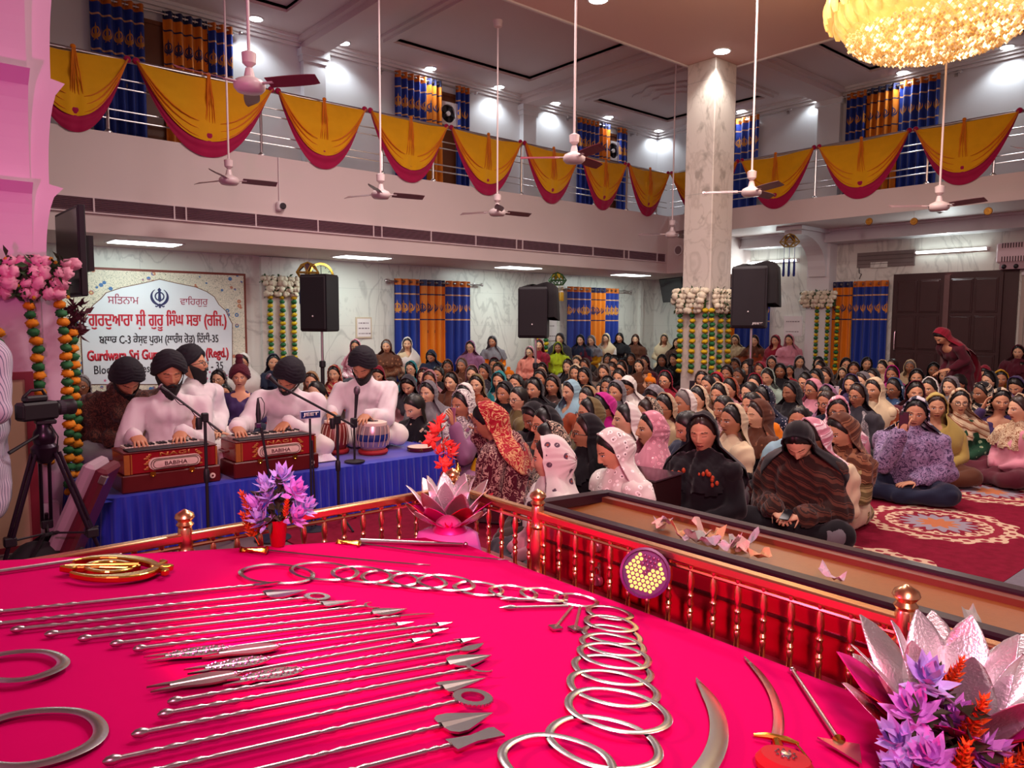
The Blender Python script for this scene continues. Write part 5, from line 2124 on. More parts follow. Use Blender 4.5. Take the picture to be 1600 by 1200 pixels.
flower_vase('lilac and orange artificial flowers in front of the big silver lotus', (1.56, .52, bedz(1.56) - .004), M_SILVER, fl, .95, .05)
# coral flower spray and brass lamp top behind the corner lotus
q = atd(690, 800, 3.42)
t = thing('coral_flower_spray', 'tall coral artificial flower stem in a dark pot behind the corner lotus', 'flowers', (2.0, 2.84, .57))
o0 = np.array([2.0, 2.84, .57])
MB().lathe([(.03, 0), (.045, .05), (.05, .16), (.04, .22), (.03, .24), (.012, .29), (.004, .32)], 16).build('pot', plain('dark_copper', '5a2030', .35, .6), t, True)
pts = [atd(x, y, 3.48) - o0 for x, y in ((692, 745), (693, 700), (688, 655))]
MB().tube([(0, 0, .3)] + [tuple(p) for p in pts], .003, 5).build('stem', M_FGREEN, t)
rs = np.random.RandomState(8)
for k, (x, y, r_) in enumerate(((682, 662, 12), (688, 676, 15), (676, 688, 15), (690, 694, 13), (698, 712, 15), (690, 728, 13), (702, 732, 14), (699, 748, 12), (706, 760, 9), (685, 712, 11))):
 p = atd(x, y, 3.46 - .03 * (k % 2)) - o0
 mbp = spiky(16, r_ * 3.4 / FPX * 1.75, 20 + k)
 oo = mbp.build('coral_bloom', M_CORAL, t, loc=tuple(p))
 oo.rotation_euler = (rs.randn() * .5, rs.randn() * .5 + .3, 0)
t = thing('brass_finial', 'small tiered brass ornament on the rail corner behind the lotus', 'ornament', (RX + .035, RY + .02, RZ + .002))
MB().lathe([(.02, 0), (.006, .01), (.006, .02), (.024, .028), (.006, .036), (.006, .05), (.016, .06), (.012, .075), (.004, .088), (.001, .10)], 14).build('spindle', M_BRASS, t, True)

# ------------------------------------------------------------------ par light clamped on the rail
t = thing('par_light', 'purple LED par light with amber lamps lit, hung on the right rail', 'stage light')
pc = onx(1008, 895, 1.885)
ax = (Vector(CAMP) + Vector((0.1, .15, -.1)) - Vector(pc)).normalized()
t.matrix_world = frame(pc, (0, 1, 0), ax)
M_PAR = plain('purple_lamp_body', '5a1060', .4, var=.06)
MB().lathe([(.045, -.12), (.07, -.1), (.078, -.03), (.082, .0), (.082, .012), (.074, .014), (.072, .0)], 28).build('housing', M_PAR, t, True)
MB().lathe([(.0, -.002), (.073, -.002)], 28, cap=False).build('face_plate', M_BLACK, t)
M_LEDA = glow('amber_led', (1., .62, .12), 1.9, '3a2408')
M_LEDO = plain('unlit_led', '70305a', .2, var=0)
led = MB().lathe([(.0062, -.001), (.0062, .003), (.004, .005), (0, .0055)], 8)
mea = me_of(led, 'led_lens', M_LEDA)
meo = me_of(led, 'led_lens', M_LEDO)
n = 0
for i in range(-4, 5):
 for j in range(-4, 5):
  if abs(i + j) > 4:
   continue
  x = (i + j * .5) * .0152
  y = j * .0132
  rot = 0.
  xx, yy = x * math.cos(rot) - y * math.sin(rot), x * math.sin(rot) + y * math.cos(rot)
  dark = (yy < -.024 and abs(xx + .008) < .030) or (yy < .006 and abs(xx + .004) < .011)
  link('led_lens', meo if dark else mea, t, (xx, yy, .0))
inv = t.matrix_world.inverted()
hk = inv @ Vector((RX, float(onx(1045, 868, RX)[1]), RZ - .02))
MB().tube([(.07, .03, -.04), tuple((Vector((.07, .03, -.04)) + hk) / 2 + Vector((0, .01, 0))), tuple(hk)], .009, 8).build('clamp_arm', M_PAR, t, True)
MB().ball(tuple(hk), .018, 10, 7).build('clamp_knob', plain('red_knob', 'c01018', .4), t, True)

# ------------------------------------------------------------------ offering trough with notes and padlocks
TX0, TX1, TY0, TY1, TZ = 2.14, 2.60, -1.0, 2.34, .82
t = thing('offering_trough', 'long wooden offering trough with glossy red front beside the brass rail', 'trough', (TX0, TY0, 0))
L = TY1 - TY0
Wd = TX1 - TX0
m = Mat('glossy_red_panel', .12, spec=.6)
m.col(m.mix(m.noise(3, 2), 'a00820', 'b80c2c'))
M_GLOSS = m.mat
m = Mat('trough_inner_wood', .35)
m.col(m.mix(m.noise(60, 4), '7e4c22', '8e5a2c')).bump(m.noise(160, 2), .15, .002)
M_TRW = m.mat
M_TRD = plain('dark_trim_wood', '2a1420', .3, var=.15)
M_TRE = plain('brown_rim_wood', '6e3626', .35, var=.12)
mb = MB().box(0, .02, 0, L, .0, TZ - .03)
mb.build('front_panel', M_GLOSS, t)
mb = MB()
for z in (.24, .44, .66):
 mb.box(-.006, .0, 0, L, z, z + .012)
mb.build('front_seam', plain('dark_red_seam', '4a0816', .3), t)
MB().box(Wd - .02, Wd, 0, L, 0, TZ - .04).build('back_panel', M_TRE, t)
MB().box(0, Wd, L - .02, L, 0, TZ - .03).build('end_panel', M_TRE, t)
MB().box(.0, Wd, 0, .02, 0, TZ - .03).build('end_panel', M_TRE, t)
mb = MB().bbox(-.03, .03, -.02, L + .03, TZ - .035, TZ, .008)
mb.build('front_rim', M_TRD, t)
MB().bbox(Wd - .03, Wd + .03, -.02, L + .03, TZ - .055, TZ - .02, .008).build('back_rim', M_TRD, t)
mb = MB()
mb.add([(.0, L - .03, TZ), (.0, L + .03, TZ), (Wd, L + .03, TZ - .02), (Wd, L - .03, TZ - .02), (.0, L - .03, TZ - .04), (.0, L + .03, TZ - .04), (Wd, L + .03, TZ - .06), (Wd, L - .03, TZ - .06)], [(0, 3, 2, 1), (4, 5, 6, 7), (0, 1, 5, 4), (2, 3, 7, 6), (1, 2, 6, 5), (3, 0, 4, 7)])
mb.build('end_rim', M_TRD, t)
# sloping inside: high along the back, low along the front
G = np.array([[(x, y, z) for y in (.02, L - .02)] for x, z in ((.025, TZ - .062), (.16, TZ - .066), (.38, TZ - .058), (Wd - .025, TZ - .05))])
MB().grid(G).build('inner_board', M_TRW, t)
MB().box(Wd - .07, Wd - .022, .02, L - .02, TZ - .09, TZ - .035).build('inner_ledge', M_TRE, t)
rs = np.random.RandomState(12)
note_c = ['c8b0a0', 'a8a4ac', 'c0a070', 'b8a8b0', '9aa89a']
M_NOTE = [plain('banknote_paper', c, .7, var=.2, scale=40) for c in note_c]
ns = [(1030, 826), (1036, 822), (1062, 838), (1072, 842), (1085, 846), (1098, 838), (1108, 850), (1120, 842), (1140, 858), (1150, 850), (1160, 862), (1168, 852), (1186, 872), (1300, 908), (1530, 990)]
desc = ['khaki note standing on end, leftmost in the trough', 'small olive folded note, leftmost group in the trough', 'grey crumpled note before the main heap', 'pale grey note with a raised corner', 'pink note lying flat by the grey one', 'folded violet note in the main heap', 'upright pink note in the main heap', 'bluish folded note, end of the main heap', 'pale pink note leaning in the right heap', 'pink folded note in the right heap', 'yellowish note in the right heap', 'beige upright note closing the right heap', 'flat pinkish note right of the heaps', 'torn scrap of pink note alone on the board', 'single pink note at the far right of the trough']
for k, (x, y) in enumerate(ns):
 p = onz(x, y, TZ - .05)
 xx = min(max(p[0], TX0 + .07), TX0 + .36)
 nt_ = thing('banknote', desc[k], 'banknote', (xx, float(p[1]), TZ - .064), rs.rand() * 6, 'notes in the offering trough')
 w, h = .048, .022
 G = np.zeros((7, 4, 3))
 for i, a in enumerate(np.linspace(-1, 1, 7)):
  for j, b in enumerate(np.linspace(-1, 1, 4)):
   G[i, j] = (a * w * .8, b * h, .012 + .016 * abs(a) + .01 * math.sin(3 * a + 2 * b + k) + .012 * rs.rand() + max(0, a) * .02 * (k % 3))
 G[..., 2] -= G[..., 2].min() - .012
 P = np.concatenate([G, G[:, ::-1] - np.array([0, 0, .0015])], 1)
 MB().grid(P, cv=True).build('paper', M_NOTE[k % 5], nt_)
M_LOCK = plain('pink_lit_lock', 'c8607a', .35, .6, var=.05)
for k, (x, y, lab) in enumerate(((928, 855, 'round padlock on the red trough front, upper one nearer the lotus'), (930, 908, 'round padlock on the red trough front, lower one nearer the lotus'), (1362, 998, 'round padlock on the red trough front, upper one by the rail post'), (1358, 1060, 'barrel padlock low on the red trough front by the rail post'))):
 p = onx(x, y, TX0 - .03)
 lt = thing('padlock', lab, 'padlock', (TX0 - .006, float(p[1]), float(p[2])), -PI / 2)
 MB().lathe([(.0, .022), (.019, .022), (.024, .016), (.024, .004), (.019, 0)], 20, Rx(PI / 2)).build('lock_body', M_LOCK, lt, True)
 MB().tube([(-.013, -.011, .018), (-.014, -.011, .04), (-.007, -.011, .052), (.007, -.011, .052), (.014, -.011, .04), (.013, -.011, .018)], .0035, 8).build('shackle', M_STEEL, lt, True)
 MB().box(-.008, .008, -.004, .0, .04, .07).build('hasp', M_STEEL, lt)

# dark donation box among the seated women
p = onz(1024, 751, .55)
t = thing('donation_box', 'dark brown wooden box with brass handle in front of the woman in black', 'box', (float(p[0]), float(p[1]), 0), R(8))
m = plain('dark_box_wood', '2c1014', .3, var=.15)
MB().bbox(0, .36, 0, .42, 0, .535, .008).build('body', m, t)
MB().bbox(-.01, .37, -.01, .43, .535, .55, .005).build('lid', plain('glossy_box_lid', '3a2830', .12, var=.1), t)
MB().tube([(-.006, .29, .26), (-.03, .28, .235), (-.035, .25, .225), (-.03, .22, .235), (-.006, .21, .26)], .006, 8).build('drop_handle', M_BRASS, t, True)
MB().box(-.012, 0, .2, .3, .255, .275).build('handle_plate', M_BRASS, t)
MB().box(-.014, -.0, .03, .06, .42, .5).build('latch', plain('red_latch', 'a83020', .4), t)


# ------------------------------------------------------------------ blue stage for the musicians
STZ = .42
SX0, SX1, SY0, SY1 = 1.08, 3.98, 5.40, 7.7
t = thing('blue_stage', 'low musicians stage with royal blue cloth and pleated satin skirt', 'stage', (0, 0, 0))
m = Mat('royal_blue_satin', .42, spec=.4)
m.col(m.mix(m.noise(4, 3), '101c8c', '1c34c0'))
m.set('Sheen Weight', .3)
M_BLUE = m.mat
MB().box(SX0 + .06, SX1 - .06, SY0 + .06, SY1, 0, STZ - .03).build('frame', M_WOODM, t)
X = np.linspace(SX0, SX1, 70)
Y = np.linspace(SY0, SY1, 40)
G = np.zeros((70, 40, 3))
for i, x in enumerate(X):
 for j, y in enumerate(Y):
  e = min(x - SX0, SX1 - x, y - SY0)
  G[i, j] = (x, y, STZ - .002 - .03 * math.exp(-e / .02) + .0025 * math.sin(9 * x + 3 * y))
MB().grid(G).build('top_cloth', M_BLUE, t, 'all')
# pleated skirt round left end, front and right end
path = [(SX0, SY1)] + [(SX0, y) for y in np.linspace(SY1 - .1, SY0 + .1, 22)] + [(SX0 + .03, SY0 + .03)] + [(x, SY0) for x in np.linspace(SX0 + .1, SX1 - .1, 30)] + [(SX1 - .03, SY0 + .03)] + [(SX1, y) for y in np.linspace(SY0 + .1, SY1, 22)]
P = np.array(path)
sg = np.r_[0, np.cumsum(np.linalg.norm(np.diff(P, axis=0), axis=1))]
n = 520
u = np.linspace(0, sg[-1], n)
px_, py_ = np.interp(u, sg, P[:, 0]), np.interp(u, sg, P[:, 1])
tx, ty = np.gradient(px_), np.gradient(py_)
nl = np.hypot(tx, ty)
nx_, ny_ = ty / nl, -tx / nl
G = np.zeros((n, 9, 3))
for j, q in enumerate(np.linspace(0, 1, 9)):
 w = .004 + .024 * q ** .8
 f = w * np.sin(u * 2 * PI / .075 + 1.2 * np.sin(u * 3.1)) + .010 * q * np.sin(u * 2 * PI / .23)
 G[:, j, 0] = px_ + nx_ * (f + .022 * q + .004)
 G[:, j, 1] = py_ + ny_ * (f + .022 * q + .004)
 G[:, j, 2] = (STZ - .018) * (1 - q) + .01
MB().grid(G).build('pleated_skirt', M_BLUE, t, 'all')

# ------------------------------------------------------------------ harmoniums
M_HWOOD = plain('harmonium_dark_wood', '5a1418', .28, var=.18, scale=8)
M_HRED = plain('harmonium_red_panel', '8e1420', .22, var=.12, scale=6)
M_HORN = plain('harmonium_gold_inlay', 'b06a30', .35, .3, var=.2, scale=30)
M_LABEL = plain('label_cream', 'e6cdbf', .4, var=.02)
M_LABINK = plain('label_ink', '4a1a1e', .5, var=0)
M_KEYW = plain('ivory_key', 'e2d8c8', .3, var=.02)


def harmonium(label, x0, y0, w, rz=0.):
 t = thing('harmonium', label, 'harmonium', (x0, y0, STZ), rz)
 d = .33
 MB().bbox(-.02, w + .02, 0, d, .0, .12, .008).build('base', M_HWOOD, t)
 MB().bbox(0, w, .015, d - .02, .122, .265, .006).build('body', M_HRED, t)
 MB().box(.0, .035, .005, .02, .125, .26).box(.042, .05, .006, .02, .125, .26).box(w - .012, w, .005, .02, .125, .26).build('corner_strip', M_HORN, t)
 # bronze inlay at the ends, name plate in the middle
 for sx in (1, -1):
  c = .14 if sx > 0 else w - .12
  mb = MB()
  for k in range(9):
   mb.ball((c + sx * .012 * (k % 3), .012, .15 + .012 * k), (.018 - .003 * (k % 3), .004, .008), 7, 5)
  mb.build('inlay', M_HORN, t)
 cx, cz, hw, hh = w * .53, .182, .175, .042

 def stadium(hw, hh):
  a = np.linspace(-PI / 2, PI / 2, 9)
  return [(cx + hw - hh + hh * math.cos(q), cz + hh * math.sin(q)) for q in a] + [(cx - hw + hh - hh * math.cos(q), cz - hh * math.sin(q)) for q in a]
 pl = MB().prism(stadium(hw, hh), -.014, -.004, MXZ).build('name_plate', M_LABEL, t, loc=(0, 0, 0))
 for k, (a, b) in enumerate(((.92, .82), (.74, .62))):
  o = MB()
  s0, s1 = np.array(stadium(hw * (.5 + a * .5), hh * a)), np.array(stadium(hw * (.5 + a * .5) - .004, hh * b))
  Gq = np.stack([np.c_[s0, np.full(len(s0), .0142)], np.c_[s1, np.full(len(s1), .0142)], np.c_[s1, np.full(len(s1), .0152)], np.c_[s0, np.full(len(s0), .0152)]])
  Gq = xf(Gq.reshape(-1, 3), MXZ).reshape(Gq.shape)
  o.grid(Gq, cu=True, cv=True)
  o.build('plate_line', M_LABINK, pl)
 MB().box(cx - .085, cx + .085, -.0145, -.0135, cz - .02, cz + .02).build('plate_band', M_LABEL, pl)
 lettering('BABIHA', M_LABINK, pl, cx - .075, cx + .075, cz - .014, cz + .014, -.0148, .002, .01)
 lettering('NAGI', M_HORN, t, cx - .10, cx + .10, .232, .258, .013, .003, .02)
 MB().bbox(-.004, w + .004, .01, d - .01, .265, .275, .004).build('top_board', M_HWOOD, t)
 mb = MB()
 k = 0
 for q in np.arange(.05, w - .07, .021):
  mb.box(q, q + .019, .17, .30, .275, .29)
  k += 1
 mb.build('white_keys', M_KEYW, t)
 mb = MB()
 for i, q in enumerate(np.arange(.05, w - .07, .021)):
  if i % 7 in (0, 1, 3, 4, 5):
   mb.box(q + .013, q + .026, .17, .25, .29, .30)
 mb.build('black_keys', M_BLACK, t)
 MB().bbox(.03, w - .05, .02, .15, .275, .285, .003).build('key_lid', M_BLACK, t)
 for q in (.16, w - .2):
  MB().box(q, q + .035, -.006, .0, .1, .13).ball((q + .017, -.008, .1), .008, 8, 5).build('latch', M_BRASS, t)
 MB().lathe([(.02, .006), (.02, 0)], 16, Tm(w - .04, 0, .05) @ Rx(PI / 2)).build('stop_knob', M_LABEL, t, True)
 MB().lathe([(.008, .009), (.008, 0)], 10, Tm(w - .04, 0, .05) @ Rx(PI / 2)).build('knob_centre', M_HWOOD, t, True)
 MB().tube([(-.022, .08, .20), (-.05, .08, .20), (-.05, .2, .2), (-.022, .2, .2)], .008, 6).build('side_handle', M_HWOOD, t)
 return t


a, b = onz(180, 765, STZ), onz(335, 748, STZ)
H1 = (float(a[0]) + .02, SY0 + .05)
harmonium('red harmonium with cream name plate, the one nearer the pink pillar', H1[0], H1[1], .62, R(1))
a2, b2 = onz(345, 741, STZ), onz(490, 728, STZ)
H2 = (float(a2[0]) + .03, SY0 + .05)
harmonium('red harmonium with cream name plate, the one beside the tabla', H2[0], H2[1], .64, R(1))


# ------------------------------------------------------------------ tabla pair, plate, cloths
def drum(label, loc, prof, straps, body, band, name):
 t = thing(name, label, 'drum', loc)
 MB().lathe(prof, 28).build('shell', body, t, True)
 zt = prof[-1][1]
 rt_ = prof[-1][0]
 MB().lathe([(rt_ * 1.01, zt - .035), (rt_ * 1.06, zt - .02), (rt_ * 1.04, zt + .004), (rt_ * .86, zt + .012), (0, zt + .012)], 28).build('skin', M_LABEL, t, True)
 MB().lathe([(rt_ * .42, zt + .0125), (rt_ * .40, zt + .0145), (0, zt + .0155)], 20).build('black_spot', M_BLACK, t)
 rr = [p[0] for p in prof]
 zz = [p[1] for p in prof]
 mb = MB()
 n = straps
 for k in range(n):
  pts = []
  for q in np.linspace(0, 1, 9):
   z = prof[1][1] + (zt - .025 - prof[1][1]) * q
   r_ = np.interp(z, zz, rr) + .006
   an = (k + (.5 if q > .5 else 0) * .0 + .5 * q) * 2 * PI / n
   pts.append((r_ * math.cos(an), r_ * math.sin(an), z))
  mb.tube(pts, .0032, 5)
 mb.build('lacing', plain('drum_straps', 'd8b8a8', .6), t)
 if band:
  mb = MB()
  z0 = zz[0] + (zt - zz[0]) * .38
  z1 = zz[0] + (zt - zz[0]) * .62
  mb.lathe([(np.interp(z, zz, rr) + .0035, z) for z in np.linspace(z0, z1, 5)], 28, cap=False)
  mb.build('blue_band', plain('drum_blue_band', '1a2c70', .4), t, True)
 r0 = prof[0][0]
 mb = MB()
 an = np.arange(32) * 2 * PI / 32
 mb.tube([((r0 + .02) * math.cos(q), (r0 + .02) * math.sin(q), -.005) for q in an], .022, 8, closed=True)
 mb.build('cushion_ring', plain('red_cushion', 'a01a20', .7), t, True)
 return t


c = onz(594, 712, STZ)
drum('larger tabla drum with blue band and pale lacing under the right hand', (float(c[0]), float(c[1]) + .12, STZ + .03), [(.09, 0), (.125, .05), (.142, .12), (.136, .19), (.118, .25)], 18, plain('drum_silver_body', 'b9a3a8', .3, .6, var=.05), True, 'tabla_drum')
c = onz(540, 712, STZ)
drum('smaller reddish tabla drum with pale lacing beside the mic stand', (float(c[0]) - .02, float(c[1]) + .16, STZ + .03), [(.085, 0), (.115, .06), (.12, .13), (.108, .2), (.085, .26)], 18, plain('drum_red_body', '7a2420', .4, var=.15), False, 'tabla_drum')
c = onz(660, 704, STZ)
t = thing('frame_drum', 'round white tambourine lying on the right end of the blue stage', 'tambourine', (float(c[0]), float(c[1]) + .03, STZ + .002))
MB().lathe([(.12, 0), (.122, .004), (.122, .03), (.112, .034)], 30).build('rim', M_HWOOD, t, True)
MB().lathe([(.116, .034), (.0, .036)], 30).build('skin', M_LABEL, t)
mb = MB()
for k in range(6):
 q = k * PI / 3
 mb.cyl((.122 * math.cos(q), .122 * math.sin(q), .012), (.122 * math.cos(q), .122 * math.sin(q), .022), .012, n=8)
mb.build('jingle', M_BRASS, t)
c = onz(506, 722, STZ)
t = thing('white_cloth', 'crumpled white cloth on the stage between harmonium and tabla', 'cloth', (float(c[0]), float(c[1]) + .08, STZ))
rs = np.random.RandomState(5)
G = np.zeros((16, 12, 3))
for i, a in enumerate(np.linspace(-1, 1, 16)):
 for j, b in enumerate(np.linspace(-1, 1, 12)):
  e = max(0, 1 - max(abs(a), abs(b)) ** 4)
  G[i, j] = (a * .14 + .02 * b, b * .09, .006 + e * (.05 + .022 * math.sin(7 * a + 3 * b) + .012 * rs.rand()))
MB().grid(G).build('cloth', plain('white_cotton', 'd8d0d8', .85), t, 'all')
YM = SY0 - .22     # plane in which the microphone stands are placed


def pm3(x, y, Y=YM):
 return tuple(float(v) for v in ony(x, y, Y))


def mic(parent, a, b, name='microphone'):
 """handheld microphone from tail a to head b"""
 a, b = Vector(a), Vector(b)
 d = (b - a)
 L = d.length
 M = frame(a, d.orthogonal(), d)
 o = MB().lathe([(.010, 0), (.012, L * .3), (.016, L * .72), (.018, L * .76)], 14, M).build('mic_body', M_BLACK, parent, True)
 MB().lathe([(.018, L * .76), (.026, L * .82), (.027, L * .92), (.018, L * .99), (.004, L * 1.02)], 14, M).build('mic_grille', plain('mic_mesh', '6a5a66', .5, .6), parent, True)
 return o


def stand_base(t, x, y, h, tri=True):
 MB().cyl((0, 0, .06), (0, 0, h), .011, n=10).build('pole', M_BLACK, t, True)
 MB().lathe([(.016, h * .52), (.02, h * .55), (.02, h * .6), (.014, h * .62)], 12).build('height_clutch', M_BLACK, t, True)
 if tri:
  for k in range(3):
   a = k * 2 * PI / 3 + .5
   MB().tube([(0, 0, .12), (.24 * math.cos(a), .24 * math.sin(a), .012)], .008, 6).build('leg', M_BLACK, t, True)


# boom stand before the first harmonium
p = pm3(320, 652)
t = thing('microphone_stand', 'boom microphone stand in front of the harmonium nearer the pillar', 'microphone stand', (p[0], YM, 0))
stand_base(t, 0, 0, p[2])
o = np.array([p[0], YM, 0])
tip, tail = np.array(pm3(276, 616)) + np.array([0, .16, 0]), np.array(pm3(347, 676))
MB().tube([tuple(tip - o), tuple(tail - o)], .008, 8).build('boom', M_BLACK, t, True)
MB().bbox(-.022, .022, -.018, .018, p[2] - .03, p[2] + .03, .006).build('clamp', M_BLACK, t)
MB().lathe([(.02, -.05), (.024, -.01), (.02, .03)], 10, Tm(-.04, 0, p[2] - .03)).build('clamp_knob', M_BLACK, t, True)
mic(t, tip - o, np.array(pm3(262, 607)) + np.array([0, .2, 0]) - o)
MB().tube([tuple(tip - o + np.array([.0, 0, -.01]))] + [tuple(tip - o + (tail - tip) * q + np.array([0, -.012, -.03 * math.sin(PI * q * 3) ** 2])) for q in np.linspace(.05, .95, 14)], .003, 5).build('cable', M_BLACK, t)
# straight stand with slim microphone in front of the second harmonium
p0 = pm3(425, 770)
t = thing('microphone_stand', 'slim instrument microphone with looped cable before the harmonium beside the tabla', 'microphone stand', (p0[0], YM, 0))
o = np.array([p0[0], YM, 0])
MB().tube([(0, 0, .02), tuple(np.array(pm3(424, 760)) - o), tuple(np.array(pm3(408, 668)) - o)], .010, 8).build('pole', M_BLACK, t, True)
MB().lathe([(.13, 0), (.13, .012), (.02, .022)], 24).build('round_base', M_BLACK, t, True)
a, b = np.array(pm3(404, 664)) - o, np.array(pm3(403, 622)) - o
MB().tube([tuple(a), tuple(a + (b - a) * .4), tuple(a + (b - a) * .75), tuple(b)], [.014, .019, .013, .006], 10).build('mic_body', M_BLACK, t, True)
MB().tube([tuple(np.array(pm3(x, y)) - o) for x, y in ((403, 622), (408, 621), (413, 630), (413, 645), (409, 657))], .003, 6).build('cable_loop', M_BLACK, t, True)
MB().bbox(a[0] - .022, a[0] + .012, -.02, .02, a[2] - .02, a[2] + .015, .005).build('clip', plain('purple_clip', '4a1e48', .4), t)
# long boom before the second singer
p = pm3(527, 655)
t = thing('microphone_stand', 'long boom microphone stand reaching to the man bent over his harmonium', 'microphone stand', (p[0], YM, 0))
o = np.array([p[0], YM, 0])
stand_base(t, 0, 0, p[2])
tip, tail = np.array(pm3(446, 604)) + np.array([0, .12, 0]), np.array(pm3(552, 665))
MB().tube([tuple(tip - o), tuple(tail - o)], .009, 8).build('boom', M_BLACK, t, True)
MB().bbox(-.024, .024, -.02, .02, p[2] - .035, p[2] + .03, .006).build('clamp', M_BLACK, t)
MB().lathe([(.018, -.05), (.024, -.01), (.02, .03)], 10, Tm(-.04, 0, p[2] - .02)).build('clamp_knob', M_BLACK, t, True)
mic(t, tip - o, np.array(pm3(431, 588)) + np.array([0, .16, 0]) - o)
# microphone on the tabla
pb = onz(556, 722, STZ)
t = thing('microphone_stand', 'short microphone stand with round base standing on the stage before the tabla', 'microphone stand', (float(pb[0]), float(pb[1]) + .02, STZ))
o = np.array([float(pb[0]), float(pb[1]) + .02, STZ])
yb = o[1]
MB().lathe([(.085, 0), (.085, .008), (.03, .016), (.012, .02)], 26).build('round_base', M_BLACK, t, True)
h = float(ony(556, 662, yb)[2]) - STZ
MB().cyl((0, 0, .01), (0, 0, h), .009, n=10).build('pole', M_BLACK, t, True)
MB().bbox(-.03, .022, -.025, .02, h - .03, h + .05, .008).build('clip', M_BLACK, t)
mic(t, np.array(ony(555, 655, yb)) - o, np.array(ony(558, 604, yb)) - o)
MB().tube([(0, 0, .03), (-.03, -.03, h * .5), (-.04, -.02, h * .9), (-.01, 0, h)], .003, 5).build('cable', M_BLACK, t)
# name plate on its own pole
p = pm3(486, 648)
t = thing('sign_stand', 'small blue JEET name plate on a thin black pole by the harmonium', 'sign', (p[0], YM + .02, 0))
s = .165
MB().cyl((0, 0, .03), (0, 0, p[2] - .02), .009, n=8).build('pole', M_BLACK, t, True)
MB().cyl((.035, 0.01, .03), (.02, 0.01, p[2] - .2), .007, n=8).build('pole', M_BLACK, t, True)
MB().lathe([(.1, 0), (.1, .012), (.02, .02)], 20, Tm(.015, 0, 0)).build('round_base', M_BLACK, t, True)
pl = MB().bbox(-s / 2, s / 2, -.014, 0, p[2] - .03, p[2] + .03, .003).build('plate', plain('plate_white_edge', 'b8c4dc', .4), t)
MB().box(-s / 2 + .006, s / 2 - .006, -.016, -.012, p[2] - .024, p[2] + .024).build('blue_field', plain('plate_navy', '1a2a66', .4), pl)
lettering('JEET', M_WHITEP, pl, -s / 2 + .02, s / 2 - .02, p[2] - .016, p[2] + .016, -.0165, .003, .02)

# ------------------------------------------------------------------ video tripod with camera
TD = 4.15
hp = atd(68, 668, TD)
t = thing('video_tripod', 'black video tripod with pan handle left of the blue stage', 'tripod', (float(hp[0]), float(hp[1]), 0))
o = np.array([hp[0], hp[1], 0])
M_TRI = plain('tripod_dark_metal', '2a1a2c', .3, .6, var=.1)
hz = float(hp[2])
MB().lathe([(.05, hz - .09), (.06, hz - .06), (.05, hz - .02), (.035, hz), (.035, hz + .03)], 16).build('fluid_head', M_TRI, t, True)
MB().lathe([(.03, hz - .2), (.065, hz - .16), (.07, hz - .11), (.05, hz - .09)], 16).build('bowl', M_TRI, t, True)
MB().bbox(-.04, .06, -.04, .04, hz + .02, hz + .045, .006).build('plate', M_BLACK, t)
feet = [np.array(onz(172, 895, .0)), np.array(atd(4, 900, 4.0)), np.array(atd(60, 900, 4.6))]
fz = [(.30, -.22), (-.30, -.10), (.04, .36)]
for k, (fx, fy) in enumerate(fz):
 top = np.array([fx * .18, fy * .18, hz - .14])
 ft = np.array([fx, fy, .02])
 md = top + (ft - top) * .55
 side = np.cross(ft - top, [0, 0, 1.])
 side = side / np.linalg.norm(side) * .022
 mb = MB().tube([tuple(top + side), tuple(md + side)], .010, 8).tube([tuple(top - side), tuple(md - side)], .010, 8)
 lg = mb.build('leg', M_TRI, t, True)
 MB().tube([tuple(md - (ft - top) * .08), tuple(ft)], .011, 8).build('lower_tube', M_TRI, lg, True)
 MB().bbox(-.03, .03, -.03, .03, -.025, .025, .006, 0, Tm(*md)).build('leg_lock', M_BLACK, lg)
 MB().tube([tuple(md * np.array([.1, .1, 1])), tuple(md)], .006, 6).build('spreader_arm', M_BLACK, t)
MB().tube([(-.02, -.03, hz - .03), tuple(np.array(atd(14, 708, TD - .2)) - o)], [.008, .011], 8).build('pan_handle', M_BLACK, t, True)
MB().tube([(.03, -.02, hz + .02), (.06, -.05, hz - .05), (.05, -.04, hz - .15), (.07, -.03, hz - .22)], .004, 5).build('cable', M_BLACK, t)
cp_ = atd(60, 640, TD)
t = thing('video_camera', 'black video camera with lens on the tripod by the pink pillar', 'camera', (float(hp[0]), float(hp[1]), hz + .047), R(22))
MB().bbox(-.13, .07, -.045, .045, .0, .10, .012).build('camera_body', M_BLACK, t)
MB().bbox(-.10, .02, -.03, .03, .10, .135, .01).build('viewfinder_hump', M_BLACK, t)
MB().lathe([(.036, 0), (.042, .03), (.042, .085), (.046, .09), (.046, .11), (.036, .11), (.03, .09)], 20, Tm(.06, 0, .055) @ Ry(PI / 2)).build('lens', M_BLACK, t, True)
MB().lathe([(.0425, .02), (.0425, .05)], 20, Tm(.06, 0, .055) @ Ry(PI / 2), cap=False).build('focus_ring', plain('rubber_ring', '2c2430', .8), t)
MB().tube([(-.10, -.0, .13), (-.06, 0, .165), (.0, 0, .165), (.02, 0, .13)], .009, 8).build('top_handle', M_BLACK, t, True)
MB().bbox(-.14, -.13, -.06, .0, .02, .09, .004).build('flip_screen', M_DARK, t)

